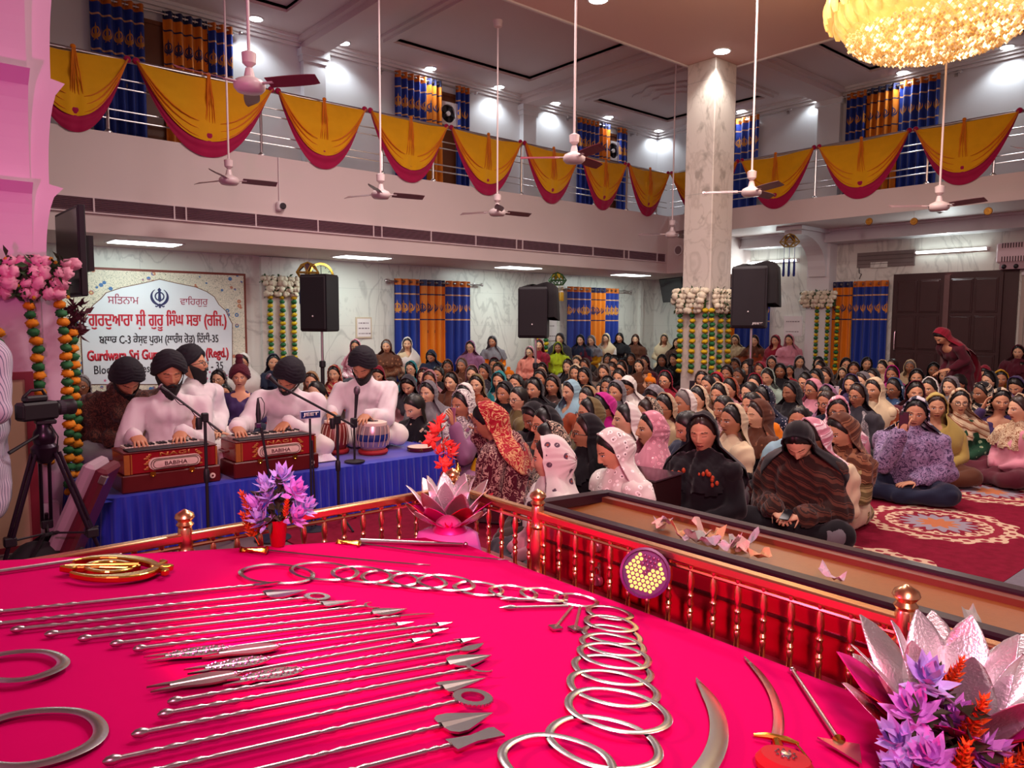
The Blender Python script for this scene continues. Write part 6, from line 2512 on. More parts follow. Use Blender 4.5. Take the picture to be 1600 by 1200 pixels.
# leaning instrument case, framed board, dark bag
t = thing('instrument_case', 'grey and dark red instrument case leaning on the end of the blue stage', 'case', (.74, 5.12, .02))
t.rotation_euler = (0, R(24), R(-28))
MB().bbox(-.075, .0, -.15, .15, .0, .78, .02).build('grey_shell', plain('grey_case_shell', 'a8909c', .4), t)
MB().bbox(.0, .07, -.15, .15, .0, .78, .02).build('red_shell', plain('dark_red_case', '5c1226', .4), t)
MB().tube([(.07, -.06, .36), (.10, -.06, .38), (.10, .06, .38), (.07, .06, .36)], .010, 8).build('handle', M_BLACK, t, True)
for z in (.16, .7):
 MB().bbox(.04, .08, -.16, -.12, z, z + .05, .004).build('latch', M_STEEL, t)
q0 = ony(51, 585, 5.95)
t = thing('framed_board', 'beige board in a dark red frame standing behind the tripod', 'board', (float(q0[0]), 5.95, .02))
hB = float(q0[2])
MB().box(-.9, -.05, -.015, .015, .04, hB - .05).build('panel', plain('beige_panel', 'c49a80', .6, var=.03), t)
MB().box(-.95, .0, -.025, .025, hB - .05, hB).build('top_frame', plain('dark_red_frame', '7a1c2c', .4), t)
MB().box(-.05, .0, -.025, .025, 0, hB - .05).build('side_frame', plain('dark_red_frame_side', '7a1c2c', .4), t)
MB().box(-.95, -.05, -.025, .025, 0, .04).build('bottom_frame', plain('dark_red_frame_bottom', '7a1c2c', .4), t)
t = thing('black_bag', 'soft black bag on the floor between tripod and leaning case', 'bag', (.70, 5.05, 0), R(20))
G = np.zeros((12, 16, 3))
for i, a in enumerate(np.linspace(0, 1, 12)):
 for j in range(16):
  q = j * 2 * PI / 16
  r_ = .24 * (1 - .6 * a ** 2.2) * (1 + .06 * math.sin(3 * q + 5 * a))
  G[i, j] = (r_ * 1.25 * math.cos(q), r_ * .8 * math.sin(q), .30 * a * (1 + .08 * math.sin(2 * q)))
MB().grid(G, cv=True).build('bag_body', M_CLOTHBK, t, 'all')
MB().tube([(-.12, -.1, .24), (-.06, -.12, .36), (.06, -.12, .36), (.12, -.1, .24)], .012, 8).build('strap', M_CLOTHBK, t, True)


# ------------------------------------------------------------------ people: shapes
def sm(a, b, x):
 t = np.clip((x - a) / (b - a), 0, 1)
 return t * t * (3 - 2 * t)


def R3(yaw, pitch, roll=0.):
 """head rotation: pitch > 0 looks down, yaw turns to the left, local x is forward"""
 return np.array(Matrix.Rotation(yaw, 3, 'Z') @ Matrix.Rotation(pitch, 3, 'Y') @ Matrix.Rotation(roll, 3, 'X'))


AZ = np.r_[np.linspace(-71, 71, 49), np.arange(76, 285, 9.5)] * PI / 180
EL = np.r_[np.linspace(86, 24, 13), np.linspace(20, -50, 40), -55, -60] * PI / 180
NAZ = len(AZ)
PIV = np.array([-.012, 0, .585])


def head_points(el, az, male=False, infl=0.):
 ce, se, ca, sa = np.cos(el), np.sin(el), np.cos(az), np.sin(az)
 d = np.stack([ce * ca, ce * sa, se * np.ones_like(ca)], -1)
 ax = np.where(d[..., 0] > 0, .093, .100)
 azr = np.where(d[..., 2] > 0, .124, .114)
 r_ = 1 / np.sqrt((d[..., 0] / ax) ** 2 + (d[..., 1] / .074) ** 2 + (d[..., 2] / azr) ** 2)
 p = d * (r_ + infl)[..., None]
 x, y, z = p[..., 0], p[..., 1], p[..., 2]
 lo = sm(.0, .11, -z)
 y = y * (1 - (.20 if male else .27) * lo * sm(-.02, .05, x))
 fr = sm(.0, .05, x)
 ay = np.abs(y)

 def g(yy, zz, sy, sz):
  return np.exp(-((ay - yy) / sy) ** 2 - ((z - zz) / sz) ** 2)
 nz = np.interp(z, [-.052, -.043, -.034, .008, .03], [0, .021, .025, .007, 0])
 nw = np.interp(z, [-.045, .01], [.0115, .0075])
 b = nz * np.exp(-(y / nw) ** 2)
 b = b + .007 * g(.0135, -.040, .0055, .006)
 b = b - .010 * g(.031, .001, .017, .011) + .0065 * g(.031, -.001, .0115, .0065)
 b = b + .0045 * g(.028, .019, .022, .007)
 b = b + .005 * g(.044, -.030, .020, .022) - .004 * g(.05, -.065, .014, .02)
 b = b + .0075 * g(0, -.0615, .017, .0055) + .008 * g(0, -.0735, .015, .0055) - .004 * g(0, -.0672, .020, .0022)
 b = b + .010 * g(0, -.099, .020, .014) + .004 * sm(.02, .06, z) * np.exp(-(y / .05) ** 2)
 x = x + b * fr
 # ears
 e = np.exp(-((x + .005) / .016) ** 2 - ((z + .012) / .026) ** 2)
 y = y + np.sign(y) * .010 * e
 return np.stack([x, y, z], -1)


TOR = [(.553, -.012, .054, .060), (.540, -.010, .060, .074), (.527, -.010, .066, .104), (.512, -.008, .072, .136), (.492, -.006, .078, .158), (.467, -.004, .083, .166),
  (.441, -.002, .088, .164), (.415, .0, .092, .156), (.36, .004, .094, .140), (.29, .004, .090, .125), (.22, .0, .092, .125), (.14, -.004, .110, .140), (.07, -.006, .125, .155), (.015, -.006, .125, .155)]


def head_centre(Rh):
 return PIV + Rh @ np.array([.020, 0, .118])


def face_ids(P, opts):
 """material index per head face from its middle in head space: 0 skin 1 eye white 2 iris 3 brow 4 lip 5 mouth"""
 x, y, z = P[:, 0], P[:, 1], P[:, 2]
 ay = np.abs(y)
 fr = x > .03
 m = np.zeros(len(P), int)
 cl = 'e' in opts
 eye = ((ay - .031) / .0150) ** 2 + ((z + .001) / .0052) ** 2 < 1
 if cl:
  m[fr & (np.abs(z + .004 - ((ay - .031) * 6) ** 2 * .1) < .0018) & (np.abs(ay - .031) < .014)] = 3
 else:
  m[fr & eye] = 1
  m[fr & eye & (((ay - .031) / .0062) ** 2 + ((z + .001) / .0062) ** 2 < 1)] = 2
  m[fr & (np.abs(z - .0052 + ((ay - .031) * 10) ** 2 * .12) < .0015) & (np.abs(ay - .031) < .016)] = 3
 m[fr & (np.abs(z - .0215 + ((ay - .034) / .02) ** 2 * .003) < .0028) & (ay > .013) & (ay < .052)] = 3
 m[fr & ((y / .0225) ** 2 + ((z + .0675) / .0088) ** 2 < 1)] = 4
 if 'o' in opts:
  m[fr & ((y / .014) ** 2 + ((z + .0680) / .0055) ** 2 < 1)] = 5
 else:
  m[fr & (np.abs(z + .0672) < .0014) & (ay < .020)] = 5
 return m


def arm_rings(S, El, Wr, palm_n, curl, spread, side, hand_len=1.0):
 """centre line, radii and frames of an arm from shoulder to palm end"""
 S, El, Wr = (np.array(q, float) for q in (S, El, Wr))
 path = [S + (El - S) * .18, S + (El - S) * .5, S + (El - S) * .85, El + (Wr - El) * .02, El + (Wr - El) * .18, El + (Wr - El) * .45, El + (Wr - El) * .8, Wr]
 rad = [.050, .046, .041, .040, .040, .036, .029, .0255]
 return path, rad


def body_mesh(name, yaw=0., pitch=0., roll=0., opts='', arms=None, male=False, xform=None, hscale=1.0, lean=None):
 """one continuous body: head with face, neck, torso to the seat, arms with hands where asked for"""
 Rh = R3(yaw, pitch, roll)
 hc = head_centre(Rh)
 el, az = np.meshgrid(EL, AZ, indexing='ij')
 H = head_points(el, az, male)
 rows = [h @ Rh.T * hscale + hc for h in H]
 # neck
 nt = np.stack([-.014 + .047 * np.cos(AZ), .050 * np.sin(AZ), np.full(NAZ, -.118)], -1) * (1.12 if male else 1.0)
 ntop = nt @ Rh.T + hc
 nb = np.stack([TOR[0][1] + TOR[0][2] * np.cos(AZ), TOR[0][3] * np.sin(AZ), np.full(NAZ, TOR[0][0])], -1)
 last = rows[-1]
 rows.append(last * .62 + ntop * .38 + np.array([0, 0, .004]))
 rows.append(last * .22 + ntop * .78)
 rows.append(ntop * .8 + nb * .2)
 rows.append(ntop * .35 + nb * .65)
 wf = 1.04 if male else 1.0
 n_head = len(rows)
 for z, cx, rx, ry in TOR:
  rows.append(np.stack([cx + rx * np.cos(AZ), ry * wf * np.sin(AZ), np.full(NAZ, z)], -1))
 V = np.concatenate(rows)
 if lean is not None:
  V = lean(V)
 nr = len(rows)
 F, Mx = [], []
 Hm = (H[:-1] + H[1:]) / 2
 Hm = (Hm + np.roll(Hm, -1, 1)) / 2
 ids = face_ids(Hm.reshape(-1, 3), opts).reshape(len(H) - 1, NAZ)
 holes = {}
 if arms:
  r0 = n_head + 4
  for sd in arms:
   cidx = int(np.argmin(np.abs(AZ - (PI / 2 if sd > 0 else 3 * PI / 2))))
   for i in range(3):
    for j in range(-1, 2):
     holes[(r0 + i, (cidx + j) % NAZ)] = sd
 for i in range(nr - 1):
  for j in range(NAZ):
   if (i, j) in holes:
    continue
   j2 = (j + 1) % NAZ
   F.append((i * NAZ + j, (i + 1) * NAZ + j, (i + 1) * NAZ + j2, i * NAZ + j2))
   Mx.append(int(ids[i, j]) if i < len(H) - 1 else 0)
 F.append(tuple(range(NAZ)))
 Mx.append(0)
 F.append(tuple((nr - 1) * NAZ + j for j in range(NAZ))[::-1])
 Mx.append(0)
 extra = []
 nv = len(V)
 if arms:
  for sd, A in arms.items():
   r0 = n_head + 4
   cidx = int(np.argmin(np.abs(AZ - (PI / 2 if sd > 0 else 3 * PI / 2))))
   c0, c1 = cidx - 1, cidx + 2
   loop = [(r0, c) for c in range(c0, c1)] + [(r, c1) for r in range(r0, r0 + 3)] + [(r0 + 3, c) for c in range(c1, c0, -1)] + [(r, c0) for r in range(r0 + 3, r0, -1)]
   loop = [r * NAZ + (c % NAZ) for r, c in loop]          # 12 vertices, wound so that faces point outwards
   LP = V[loop]
   path, rad = arm_rings(LP.mean(0), A['el'], A['wr'], A.get('n'), 0, 0, sd)
   prev = loop
   T = path[0] - LP.mean(0)
   T /= np.linalg.norm(T)
   a = LP[0] - LP.mean(0)
   pn = np.array(A['n'], float)
   hd = np.array(A['hd'], float)
   hd /= np.linalg.norm(hd)
   pn = pn - hd * (pn @ hd)
   pn /= np.linalg.norm(pn)
   sgn = None
   pts_all = []

   def add_ring(P):
    nonlocal nv, prev
    idx = list(range(nv, nv + 12))
    extra.append(P)
    nv += 12
    for k in range(12):
     F.append((prev[k], prev[(k + 1) % 12], idx[(k + 1) % 12], idx[k]))
     Mx.append(0)
    prev = idx
    return idx
   cen = [np.array(p) for p in path]
   for k, c in enumerate(cen):
    t = (cen[min(k + 1, len(cen) - 1)] - cen[max(k - 1, 0)])
    t /= np.linalg.norm(t)
    a = a - t * (a @ t)
    a /= np.linalg.norm(a)
    b = np.cross(t, a)
    if sgn is None:
     w = LP[3] - LP.mean(0)
     sgn = 1 if w @ b > 0 else -1
    ang = np.arange(12) * 2 * PI / 12 * sgn
    add_ring(c + (a * np.cos(ang)[:, None] + b * np.sin(ang)[:, None]) * rad[k] * (1.1 if male else .96))
   # hand: turn the frame so that vertex 0 lies at the palm's edge
   wv = np.cross(pn, hd)                                   # across the palm
   ang0 = math.atan2(wv @ b, wv @ a) / (2 * PI / 12) * sgn
   sh = int(round(ang0)) % 12
   prev = prev[sh:] + prev[:sh]
   ang = np.arange(12) * 2 * PI / 12
   hs = A.get('hs', 1.0) * (1.08 if male else 1.0)
   up = pn * 1.0
   # the ring runs wv -> (+/-) normal; keep the winding of the arm
   sn = 1 if (np.cross(a, b) @ t) * sgn > 0 else -1
   W0 = cen[-1]
   w_of = [.028, .040, .043, .041]
   h_of = [.018, .015, .013, .010]
   rings_ = []
   for q, w_, h_ in zip((.016, .040, .066, .088), w_of, h_of):
    P = W0 + hd * q * hs + (wv * np.cos(ang)[:, None] * w_ + np.cross(hd, wv) * sn * np.sin(ang)[:, None] * h_) * hs
    if len(rings_) == 2:
     pass
    rings_.append(add_ring(P))
   th_face = None
   e = prev
   base = np.concatenate([V] + extra)
   dn = -pn * A.get('curl', .5)
   # four fingers from the end of the palm
   tri = [(e[0], e[1], e[11]), (e[6], e[7], e[5])]
   for q in tri:
    F.append(q)
    Mx.append(0)
   ln = [.062, .076, .080, .070]
   for f in range(4):
    qd = [e[1 + f], e[2 + f], e[10 - f], e[11 - f]]
    P = base[qd]
    c = P.mean(0)
    off = P - c
    l = ln[f] * hs
    d = hd + wv * (1.5 - f) * .10 * A.get('spread', 1.0)
    pq = qd
    cc = c.copy()
    for s_ in range(3):
     d = d + dn * (.30 + .35 * s_) * (1 - .12 * f)
     d /= np.linalg.norm(d)
     cc = cc + d * l * (.44, .32, .24)[s_]
     sc = (.92, .80, .55)[s_]
     # the finger's cross section follows its bend
     nx = np.cross(d, wv)
     nx /= np.linalg.norm(nx)
     offw = (off @ wv)[:, None] * wv
     offn = (off @ np.cross(hd, wv))[:, None] * nx
     PP = cc + (offw * .82 + offn) * sc
     idx = list(range(nv, nv + 4))
     extra.append(PP)
     nv += 4
     for k in range(4):
      F.append((pq[k], pq[(k + 1) % 4], idx[(k + 1) % 4], idx[k]))
      Mx.append(0)
     pq = idx
    F.append(tuple(pq))
    Mx.append(0)
   # thumb from the edge of the palm near its root
   ri, rj = rings_[0], rings_[1]
   ed = 0 if A.get('thumb', 1) > 0 else 6
   qd = [ri[ed], ri[(ed + 1) % 12], rj[(ed + 1) % 12], rj[ed]]
   try:
    k = F.index((ri[ed], ri[(ed + 1) % 12], rj[(ed + 1) % 12], rj[ed]))
    F.pop(k)
    Mx.pop(k)
   except ValueError:
    pass
   base = np.concatenate([V] + extra)
   P = base[qd]
   c = P.mean(0)
   off = P - c
   d = hd * .75 + wv * (1 if ed == 0 else -1) * .9 + dn * .5
   pq = qd
   cc = c.copy()
   for s_ in range(3):
    d = d + dn * .25 + hd * .15
    d /= np.linalg.norm(d)
    cc = cc + d * (.026, .024, .016)[s_] * hs
    PP = cc + off * (.85, .7, .45)[s_]
    idx = list(range(nv, nv + 4))
    extra.append(PP)
    nv += 4
    for k in range(4):
     F.append((pq[k], pq[(k + 1) % 4], idx[(k + 1) % 4], idx[k]))
     Mx.append(0)
    pq = idx
   F.append(tuple(pq))
   Mx.append(0)
 V = np.concatenate([V] + extra) if extra else V
 if xform is not None:
  V = xf(V, xform)
 me = bpy.data.meshes.new(name)
 me.from_pydata(V.tolist(), [], F)
 me.polygons.foreach_set('material_index', Mx)
 me.polygons.foreach_set('use_smooth', [True] * len(F))
 if arms:
  bm = bmesh.new()
  bm.from_mesh(me)
  bmesh.ops.recalc_face_normals(bm, faces=bm.faces)
  bm.to_mesh(me)
  bm.free()
 me.update()
 return me


def hair_mesh(name, yaw, pitch, roll=0., style=0, lean=None, hscale=1.0):
 """hair cap from the crown to the hairline; style 1 adds long hair down the back, 2 is a tied bun"""
 Rh = R3(yaw, pitch, roll)
 hc = head_centre(Rh)
 az = np.linspace(0, 2 * PI, 48, endpoint=False)
 a = np.abs((az + PI) % (2 * PI) - PI) * 180 / PI
 hl = np.interp(a, [0, 20, 40, 62, 78, 95, 110, 180], [47, 45, 38, 18, -6, -4, -28, -48]) * PI / 180
 rows = []
 for q in np.linspace(0, 1, 12):
  el = PI / 2 * .98 + (hl - PI / 2 * .98) * q
  P = head_points(el, az, infl=.0)
  n = P / np.linalg.norm(P, axis=1, keepdims=True)
  th = .011 * (1 - q ** 6) + .001
  part = -.005 * np.exp(-(P[:, 1] / .006) ** 2) * (P[:, 0] > -.02)
  bk = .016 * sm(90, 150, a) * sm(.0, .5, q) * (1 if style != 2 else 1.5)
  P = P + n * (th + part + bk + .002 * np.sin(az * 26))[:, None]
  rows.append(P)
 H = np.array(rows) * hscale @ Rh.T + hc
 mb = MB()
 mb.grid(H, cv=True, flip=True)
 mb.f.append(tuple(range(48)))
 mb.m.append(0)
 if style == 1:
  u = np.linspace(-1, 1, 15)
  v = np.linspace(0, 1, 12)
  G = np.zeros((15, 12, 3))
  for i, q in enumerate(u):
   for j, s in enumerate(v):
    an = q * 1.75
    top = np.array([-.075 * math.cos(an) - .015, .082 * math.sin(an), -.01]) * hscale @ Rh.T + hc
    bot = np.array([-.115 * math.cos(an * .8) - .01 + .03 * abs(q), .13 * math.sin(an * .8), .33 + .06 * abs(q)])
    w = sm(0, 1, s)
    G[i, j] = top * (1 - w) + bot * w + np.array([-.012 * math.sin(PI * s), 0, 0]) + .003 * math.sin(19 * q)
  mb.grid(G)
 if lean is not None:
  mb.v = [lean(np.concatenate(mb.v))]
 return mb.mesh(name, 'all')


def ell(p, c, r, Rm=None):
 q = p - c
 if Rm is not None:
  q = q @ Rm
 k = np.linalg.norm(q / r, axis=-1)
 return (k - 1) * min(r) * 1.0


def cone_cap(p, a, b, ra, rb):
 ab = b - a
 t = np.clip(((p - a) @ ab) / (ab @ ab), 0, 1)
 return np.linalg.norm(p - (a + t[..., None] * ab), axis=-1) - (ra + (rb - ra) * t)


def smin(a, b, k):
 h = np.clip(.5 + .5 * (b - a) / k, 0, 1)
 return b * (1 - h) + a * h - k * h * (1 - h)


HOODS = {   # opening half-angles from the face axis at top, side, bottom
 0: (62, 76, 58), 1: (66, 80, 100), 2: (84, 96, 112)}


def hood_mesh(name, yaw, pitch, roll=0., style=0, seed=0, lean=None, wide=1.0, hscale=1.0):
 """draped head scarf: a surface seen star-like from the middle of the head, open at the face, falling over the shoulders"""
 Rh = R3(yaw, pitch, roll)
 c = head_centre(Rh)
 nb_, na = 72, 30
 be = np.linspace(0, 2 * PI, nb_, endpoint=False)
 t, s, b = HOODS[style]
 cb = np.cos(be)
 a0 = np.where(cb > 0, s + (t - s) * cb ** 2 * 1.0, s + (b - s) * cb ** 2) * PI / 180
 rs = np.random.RandomState(seed)
 a0 = a0 + .025 * np.sin(3 * be + seed) + .012 * np.sin(7 * be + 2 * seed)
 q = np.linspace(0, 1, na) ** 1.15
 al = a0[:, None] + (PI * .995 - a0[:, None]) * q[None]
 f = np.array([1., 0, 0.04])
 f /= np.linalg.norm(f)
 upv = np.array([0, 0, 1.])
 upv = upv - f * (upv @ f)
 upv /= np.linalg.norm(upv)
 lf = np.cross(upv, f)
 d = f * np.cos(al)[..., None] + (upv * np.cos(be)[:, None, None] + lf * np.sin(be)[:, None, None]) * np.sin(al)[..., None]
 d = d @ Rh.T
 tt = np.full(d.shape[:2], .75)
 k = hscale
 h_c = c + Rh @ np.array([-.012, 0, .014]) * k
 bun = c + Rh @ np.array([-.088, 0, -.012]) * k

 def sdf(p):
  v = ell(p, h_c, np.array([.117, .093, .134]) * k, Rh)
  v = smin(v, np.linalg.norm(p - bun, axis=-1) - .062 * k, .05)
  if style == 0:
   v = smin(v, ell(p, np.array([.030, 0, .552]) + (c - PIV - np.array([.02, 0, .118])) * .8, np.array([.100, .125, .070])), .03)
  v = smin(v, cone_cap(p, c + np.array([-.015, 0, -.03]), np.array([-.02, 0, .47]), .082, .155 * wide), .05)
  v = smin(v, cone_cap(p, np.array([-.01, .155, .455]), np.array([-.01, -.155, .455]), .100 * wide, .100 * wide), .05)
  v = smin(v, ell(p, np.array([.015, 0, .37]), np.array([.165 * wide, .225 * wide, .17])), .06)
  return v
 for it in range(26):
  p = c + d * tt[..., None]
  tt = np.maximum(tt - sdf(p) * .8, .05)
 # folds running from the crown down, deeper on the hanging parts
 p = c + d * tt[..., None]
 low = sm(.0, .16, c[2] - p[..., 2])
 fold = (np.sin(be * 9 + seed)[:, None] * .5 + np.sin(be[:, None] * 17 + 5 * q[None] + 2 * seed) * .5) * (.0035 + .011 * low)
 fold = fold + .004 * np.sin(20 * p[..., 2] / .3 + 3 * p[..., 1] / .1 + seed) * low
 edge = .010 * np.exp(-(q[None] / .05) ** 2) * np.ones_like(tt)
 tt = tt + fold + edge
 P = c + d * tt[..., None]
 P[..., 2] = np.maximum(P[..., 2], .06)
 # small inward hem at the opening
 hem = c + d[:, 0] * (tt[:, 0] - .012)[:, None]
 P = np.concatenate([hem[:, None], P], 1)
 if lean is not None:
  P = lean(P.reshape(-1, 3)).reshape(P.shape)
 mb = MB().grid(P, cu=True, flip=False)
 return mb.mesh(name, 'all')


def blob_mesh(name, caps, voxel=.02, smooth=8, folds=.006, seed=0, zmin=None, cut=None, fdir=(9, 11, 4)):
 """cloth that follows the limbs: capsules (p, q, rp, rq) and ellipsoids (c, r) fused by a voxel remesh, then creased"""
 mb = MB()
 for q in caps:
  if len(q) == 4:
   a, b = np.array(q[0], float), np.array(q[1], float)
   n = max(2, int(np.linalg.norm(b - a) / (min(q[2], q[3]) * .5)) + 1)
   for t in np.linspace(0, 1, n):
    mb.ball(tuple(a + (b - a) * t), q[2] + (q[3] - q[2]) * t, 12, 8)
  else:
   mb.ball(q[0], q[1], 20, 12)
 o = bpy.data.objects.new('tmp', mb.mesh('tmp'))
 COL.objects.link(o)
 md = o.modifiers.new('r', 'REMESH')
 md.mode = 'VOXEL'
 md.voxel_size = voxel
 ms = o.modifiers.new('s', 'SMOOTH')
 ms.factor = .5
 ms.iterations = smooth
 dg = bpy.context.evaluated_depsgraph_get()
 me = bpy.data.meshes.new_from_object(o.evaluated_get(dg))
 tm = o.data
 bpy.data.objects.remove(o)
 bpy.data.meshes.remove(tm)
 n = len(me.vertices)
 v = np.empty(n * 3)
 me.vertices.foreach_get('co', v)
 v = v.reshape(-1, 3)
 nr = np.empty(n * 3)
 me.vertices.foreach_get('normal', nr)
 nr = nr.reshape(-1, 3)
 rs = np.random.RandomState(seed)
 d = np.zeros(n)
 for k in range(7):
  w = rs.randn(3) * np.array(fdir) * (1 + .5 * k)
  ph = rs.rand() * 6
  wob = np.sin(v @ (rs.randn(3) * 9) + ph) * 1.2
  d += np.sin(v @ w * 1.6 + ph + wob) / (1 + .45 * k)
 v = v + nr * (d * folds)[:, None]
 if zmin is not None:
  v[:, 2] = np.maximum(v[:, 2], zmin)
 me.vertices.foreach_set('co', v.ravel())
 me.polygons.foreach_set('use_smooth', [True] * len(me.polygons))
 if cut is not None:
  bm = bmesh.new()
  bm.from_mesh(me)
  bm.verts.ensure_lookup_table()
  bad = [bm.verts[i] for i in np.nonzero(cut(v))[0]]
  bmesh.ops.delete(bm, geom=bad, context='VERTS')
  bm.to_mesh(me)
  bm.free()
 me.name = name
 me.update()
 return me


SH = .183


def torso_caps(bulk=1.0, male=False):
 w = 1.08 if male else 1.0
 return [((-.01, 0, .12), (0, 0, .30), .165 * bulk, .135 * bulk), ((0, .055, .30), (0, .07 * w, .42), .10 * bulk, .095 * bulk), ((0, -.055, .30), (0, -.07 * w, .42), .10 * bulk, .095 * bulk),
   ((-.005, SH * w * .9, .462), (-.005, -SH * w * .9, .462), .074, .074), ((-.008, .06, .495), (-.008, -.06, .495), .064, .064)] + \
  ([((.055, .05, .43), (.055, -.05, .43), .080, .080), ((.025, .10, .478), (.025, -.10, .478), .078, .078), ((-.012, 0, .50), (-.008, 0, .545), .080, .074)] if male else [((.065, .06, .36), (.065, -.06, .36), .07 * bulk, .07 * bulk)])


def arm_caps(A, sd, male=False, slack=1.0, lean=None):
 w = 1.1 if male else 1.0
 S = np.array([-.004, sd * SH * w, .455])
 if lean is not None:
  S = lean(S[None])[0]
 E_, Wr = np.array(A['el'], float), np.array(A['wr'], float)
 e2 = E_ + (Wr - E_) * .93
 return [(S, E_, .064 * slack, .055 * slack), (E_, e2, .054 * slack, .040 * slack)]


LAP = {1: dict(el=(.03, .245, .25), wr=(.215, .06, .175), n=(0, 0, 1), hd=(.55, -.85, -.1), curl=.5, thumb=1), -1: dict(el=(.03, -.245, .25), wr=(.215, -.06, .175), n=(0, 0, 1), hd=(.55, .85, -.1), curl=.5, thumb=-1)}
LEGS_FLOOR = [((-.02, .09, .11), (.24, .29, .10), .115, .085), ((-.02, -.09, .11), (.24, -.29, .10), .115, .085), ((.25, .28, .09), (.30, -.06, .06), .075, .055), ((.25, -.28, .09), (.27, .06, .06), .075, .055), ((-.06, 0, .08), (.18, 0, .07), .15, .10)]
LEGS_BENCH = [((-.02, .085, .08), (.38, .10, .06), .105, .08), ((-.02, -.085, .08), (.38, -.10, .06), .105, .08), ((.39, .10, .04), (.42, .10, -.34), .078, .06), ((.39, -.10, .04), (.42, -.10, -.34), .078, .06)]
LEGS_KNEEL = [((-.02, .085, .16), (.32, .12, .12), .12, .09), ((-.02, -.085, .16), (.32, -.12, .12), .12, .09), ((.30, .12, .07), (-.20, .12, .06), .075, .065), ((.30, -.12, .07), (-.20, -.12, .06), .075, .065)]

# ------------------------------------------------------------------ people: materials
SKIN = []
for k, c in enumerate(('d09a78', 'b98060', '99664a', 'dcae8c')):
 m = Mat('skin_tone', .5, spec=.35)
 a = np.array(srgb(c))
 m.col(m.mix(m.noise(9, 3), tuple(a * .88), tuple(np.minimum(a * 1.1, 1) * np.array([1.02, .97, .95]))))
 m.set('Subsurface Weight', .0)
 SKIN.append(m.mat)
M_EYE = plain('eye_white', 'd8d0c8', .3, var=0)
M_IRIS = plain('dark_iris', '1c100c', .2, var=0)
M_BROW = plain('eyebrow_lash', '1a100e', .7, var=0)
M_LIP = plain('lip', '8a4038', .45, var=.05)
M_MOUTH = plain('mouth_dark', '4a1c1c', .6, var=0)
M_HAIR = plain('black_hair', '120c0d', .42, var=.3, scale=60)
M_HAIRB = plain('dark_brown_hair', '2a1712', .42, var=.3, scale=60)
M_HAIRG = plain('grey_hair', '6a6260', .55, var=.3, scale=60)
HUES = dict(bk=('black', '151218'), nv=('navy', '1c2238'), gy=('grey', '6f6a70'), dg=('dark grey', '35323a'), wh=('white', 'd8d2cc'), cr=('cream', 'cdb998'), be=('beige', 'b09878'), br=('brown', '563020'), db=('dark brown', '33201c'),
   mr=('maroon', '521828'), rd=('red', '9e1428'), cm=('crimson', '86142c'), pk=('pink', 'c88494'), dp=('dusty pink', '9c6a70'), mv=('mauve', '8a5a7c'), mg=('magenta', 'b0147c'), og=('orange', 'd8740e'), mu=('mustard', 'b8860c'),
   lm=('lime green', '9aa818'), tl=('teal', '177a80'), lb=('pale blue', '86aab8'), ol=('olive', '6a5c3a'), tn=('tan', '9a7a54'), rs=('rust', '8a3c20'), pu=('purple', '3c2c58'), gn=('dark green', '16402a'), lc=('lilac', '9a84a8'),
   mt=('mint', '9cb4a8'), cl=('coral', 'd07868'), ye=('sand yellow', 'b09a52'), tp=('taupe', '6a5a50'), bl=('blue', '2a4468'))
PATS = dict(f='flowered', d='dotted', s='striped', l='lace', p='paisley', x='printed')
SECOND = dict(bk='c8b49a', nv='c8c4cc', gy='b8b0b0', wh='5a4a58', cr='8a5a40', be='6a4a34', br='8a5c40', db='5e382c', mr='c0a090', mv='c8a8c0', mg='e070b0', lc='4a3a5c', bl='c8d4e0', pk='f0d8dc', gn='9ab890', dg='a89a90', tl='7ab8b8', rd='d0a070', cm='c09070', rs='c89060', dp='d8b8b8', tp='a89888', pu='9a8ac0', ol='a89868', tn='c8b090', og='f0b860', ye='d8c890', cl='f0c0b0', lb='d8e4e8', mt='e0ece8', lm='d0d880', mu='e0b850')
_clothes = {}


def cloth(code):
 if code in _clothes:
  return _clothes[code]
 h, p = code[:2], code[2:3]
 name, c = HUES[h]
 m = Mat((PATS[p] + '_' if p else '') + name.replace(' ', '_') + '_cloth', .85, spec=.2)
 a = np.array(srgb(c))
 n = m.noise(6, 3)
 base = m.mix(n, tuple(a * .82), tuple(np.minimum(a * 1.18, 1)))
 s2 = SECOND.get(h, 'c8b8a8')
 x, y, z = m.xyz()
 if p == 'd':
  v = m.voro(34)
  base = m.mix(v < .22, base, s2)
 elif p == 's':
  w = ((z + x * .35 + y * .5) * 17. + n * .6).fr()
  base = m.mix(w < .30, base, s2)
  base = m.mix((w - .45).abs() < .04, base, s2)
 elif p == 'f':
  v = m.voro(13)
  t = m.noise(26, 2, dist=1.5)
  base = m.mix((v < .24) * (t > .42), base, s2)
  base = m.mix((v < .10), base, 'a05040')
 elif p == 'p':
  t = m.noise(15, 3, dist=2.2)
  base = m.mix(((t - .5).abs() < .035).mx(t > .66), base, s2)
 elif p == 'l':
  v = m.voro(24)
  base = m.mix((v - .28).abs() < .07, base, tuple(np.minimum(a * 1.5 + .05, 1)))
  base = m.mix(v < .12, base, s2)
 elif p == 'x':
  t = m.noise(19, 1, dist=3.)
  base = m.mix((t - .5).abs() < .05, base, s2)
 m.col(base)
 m.set('Sheen Weight', .15)
 _clothes[code] = m.mat
 return m.mat


def set_mats(o, mats):
 """own materials on shared mesh data"""
 for i, q in enumerate(mats):
  s = o.material_slots[i]
  s.link = 'OBJECT'
  s.material = q


BODY_MATS = [SKIN[0], M_EYE, M_IRIS, M_BROW, M_LIP, M_MOUTH]


def with_mats(me, mats):
 for q in mats:
  me.materials.append(q)
 return me


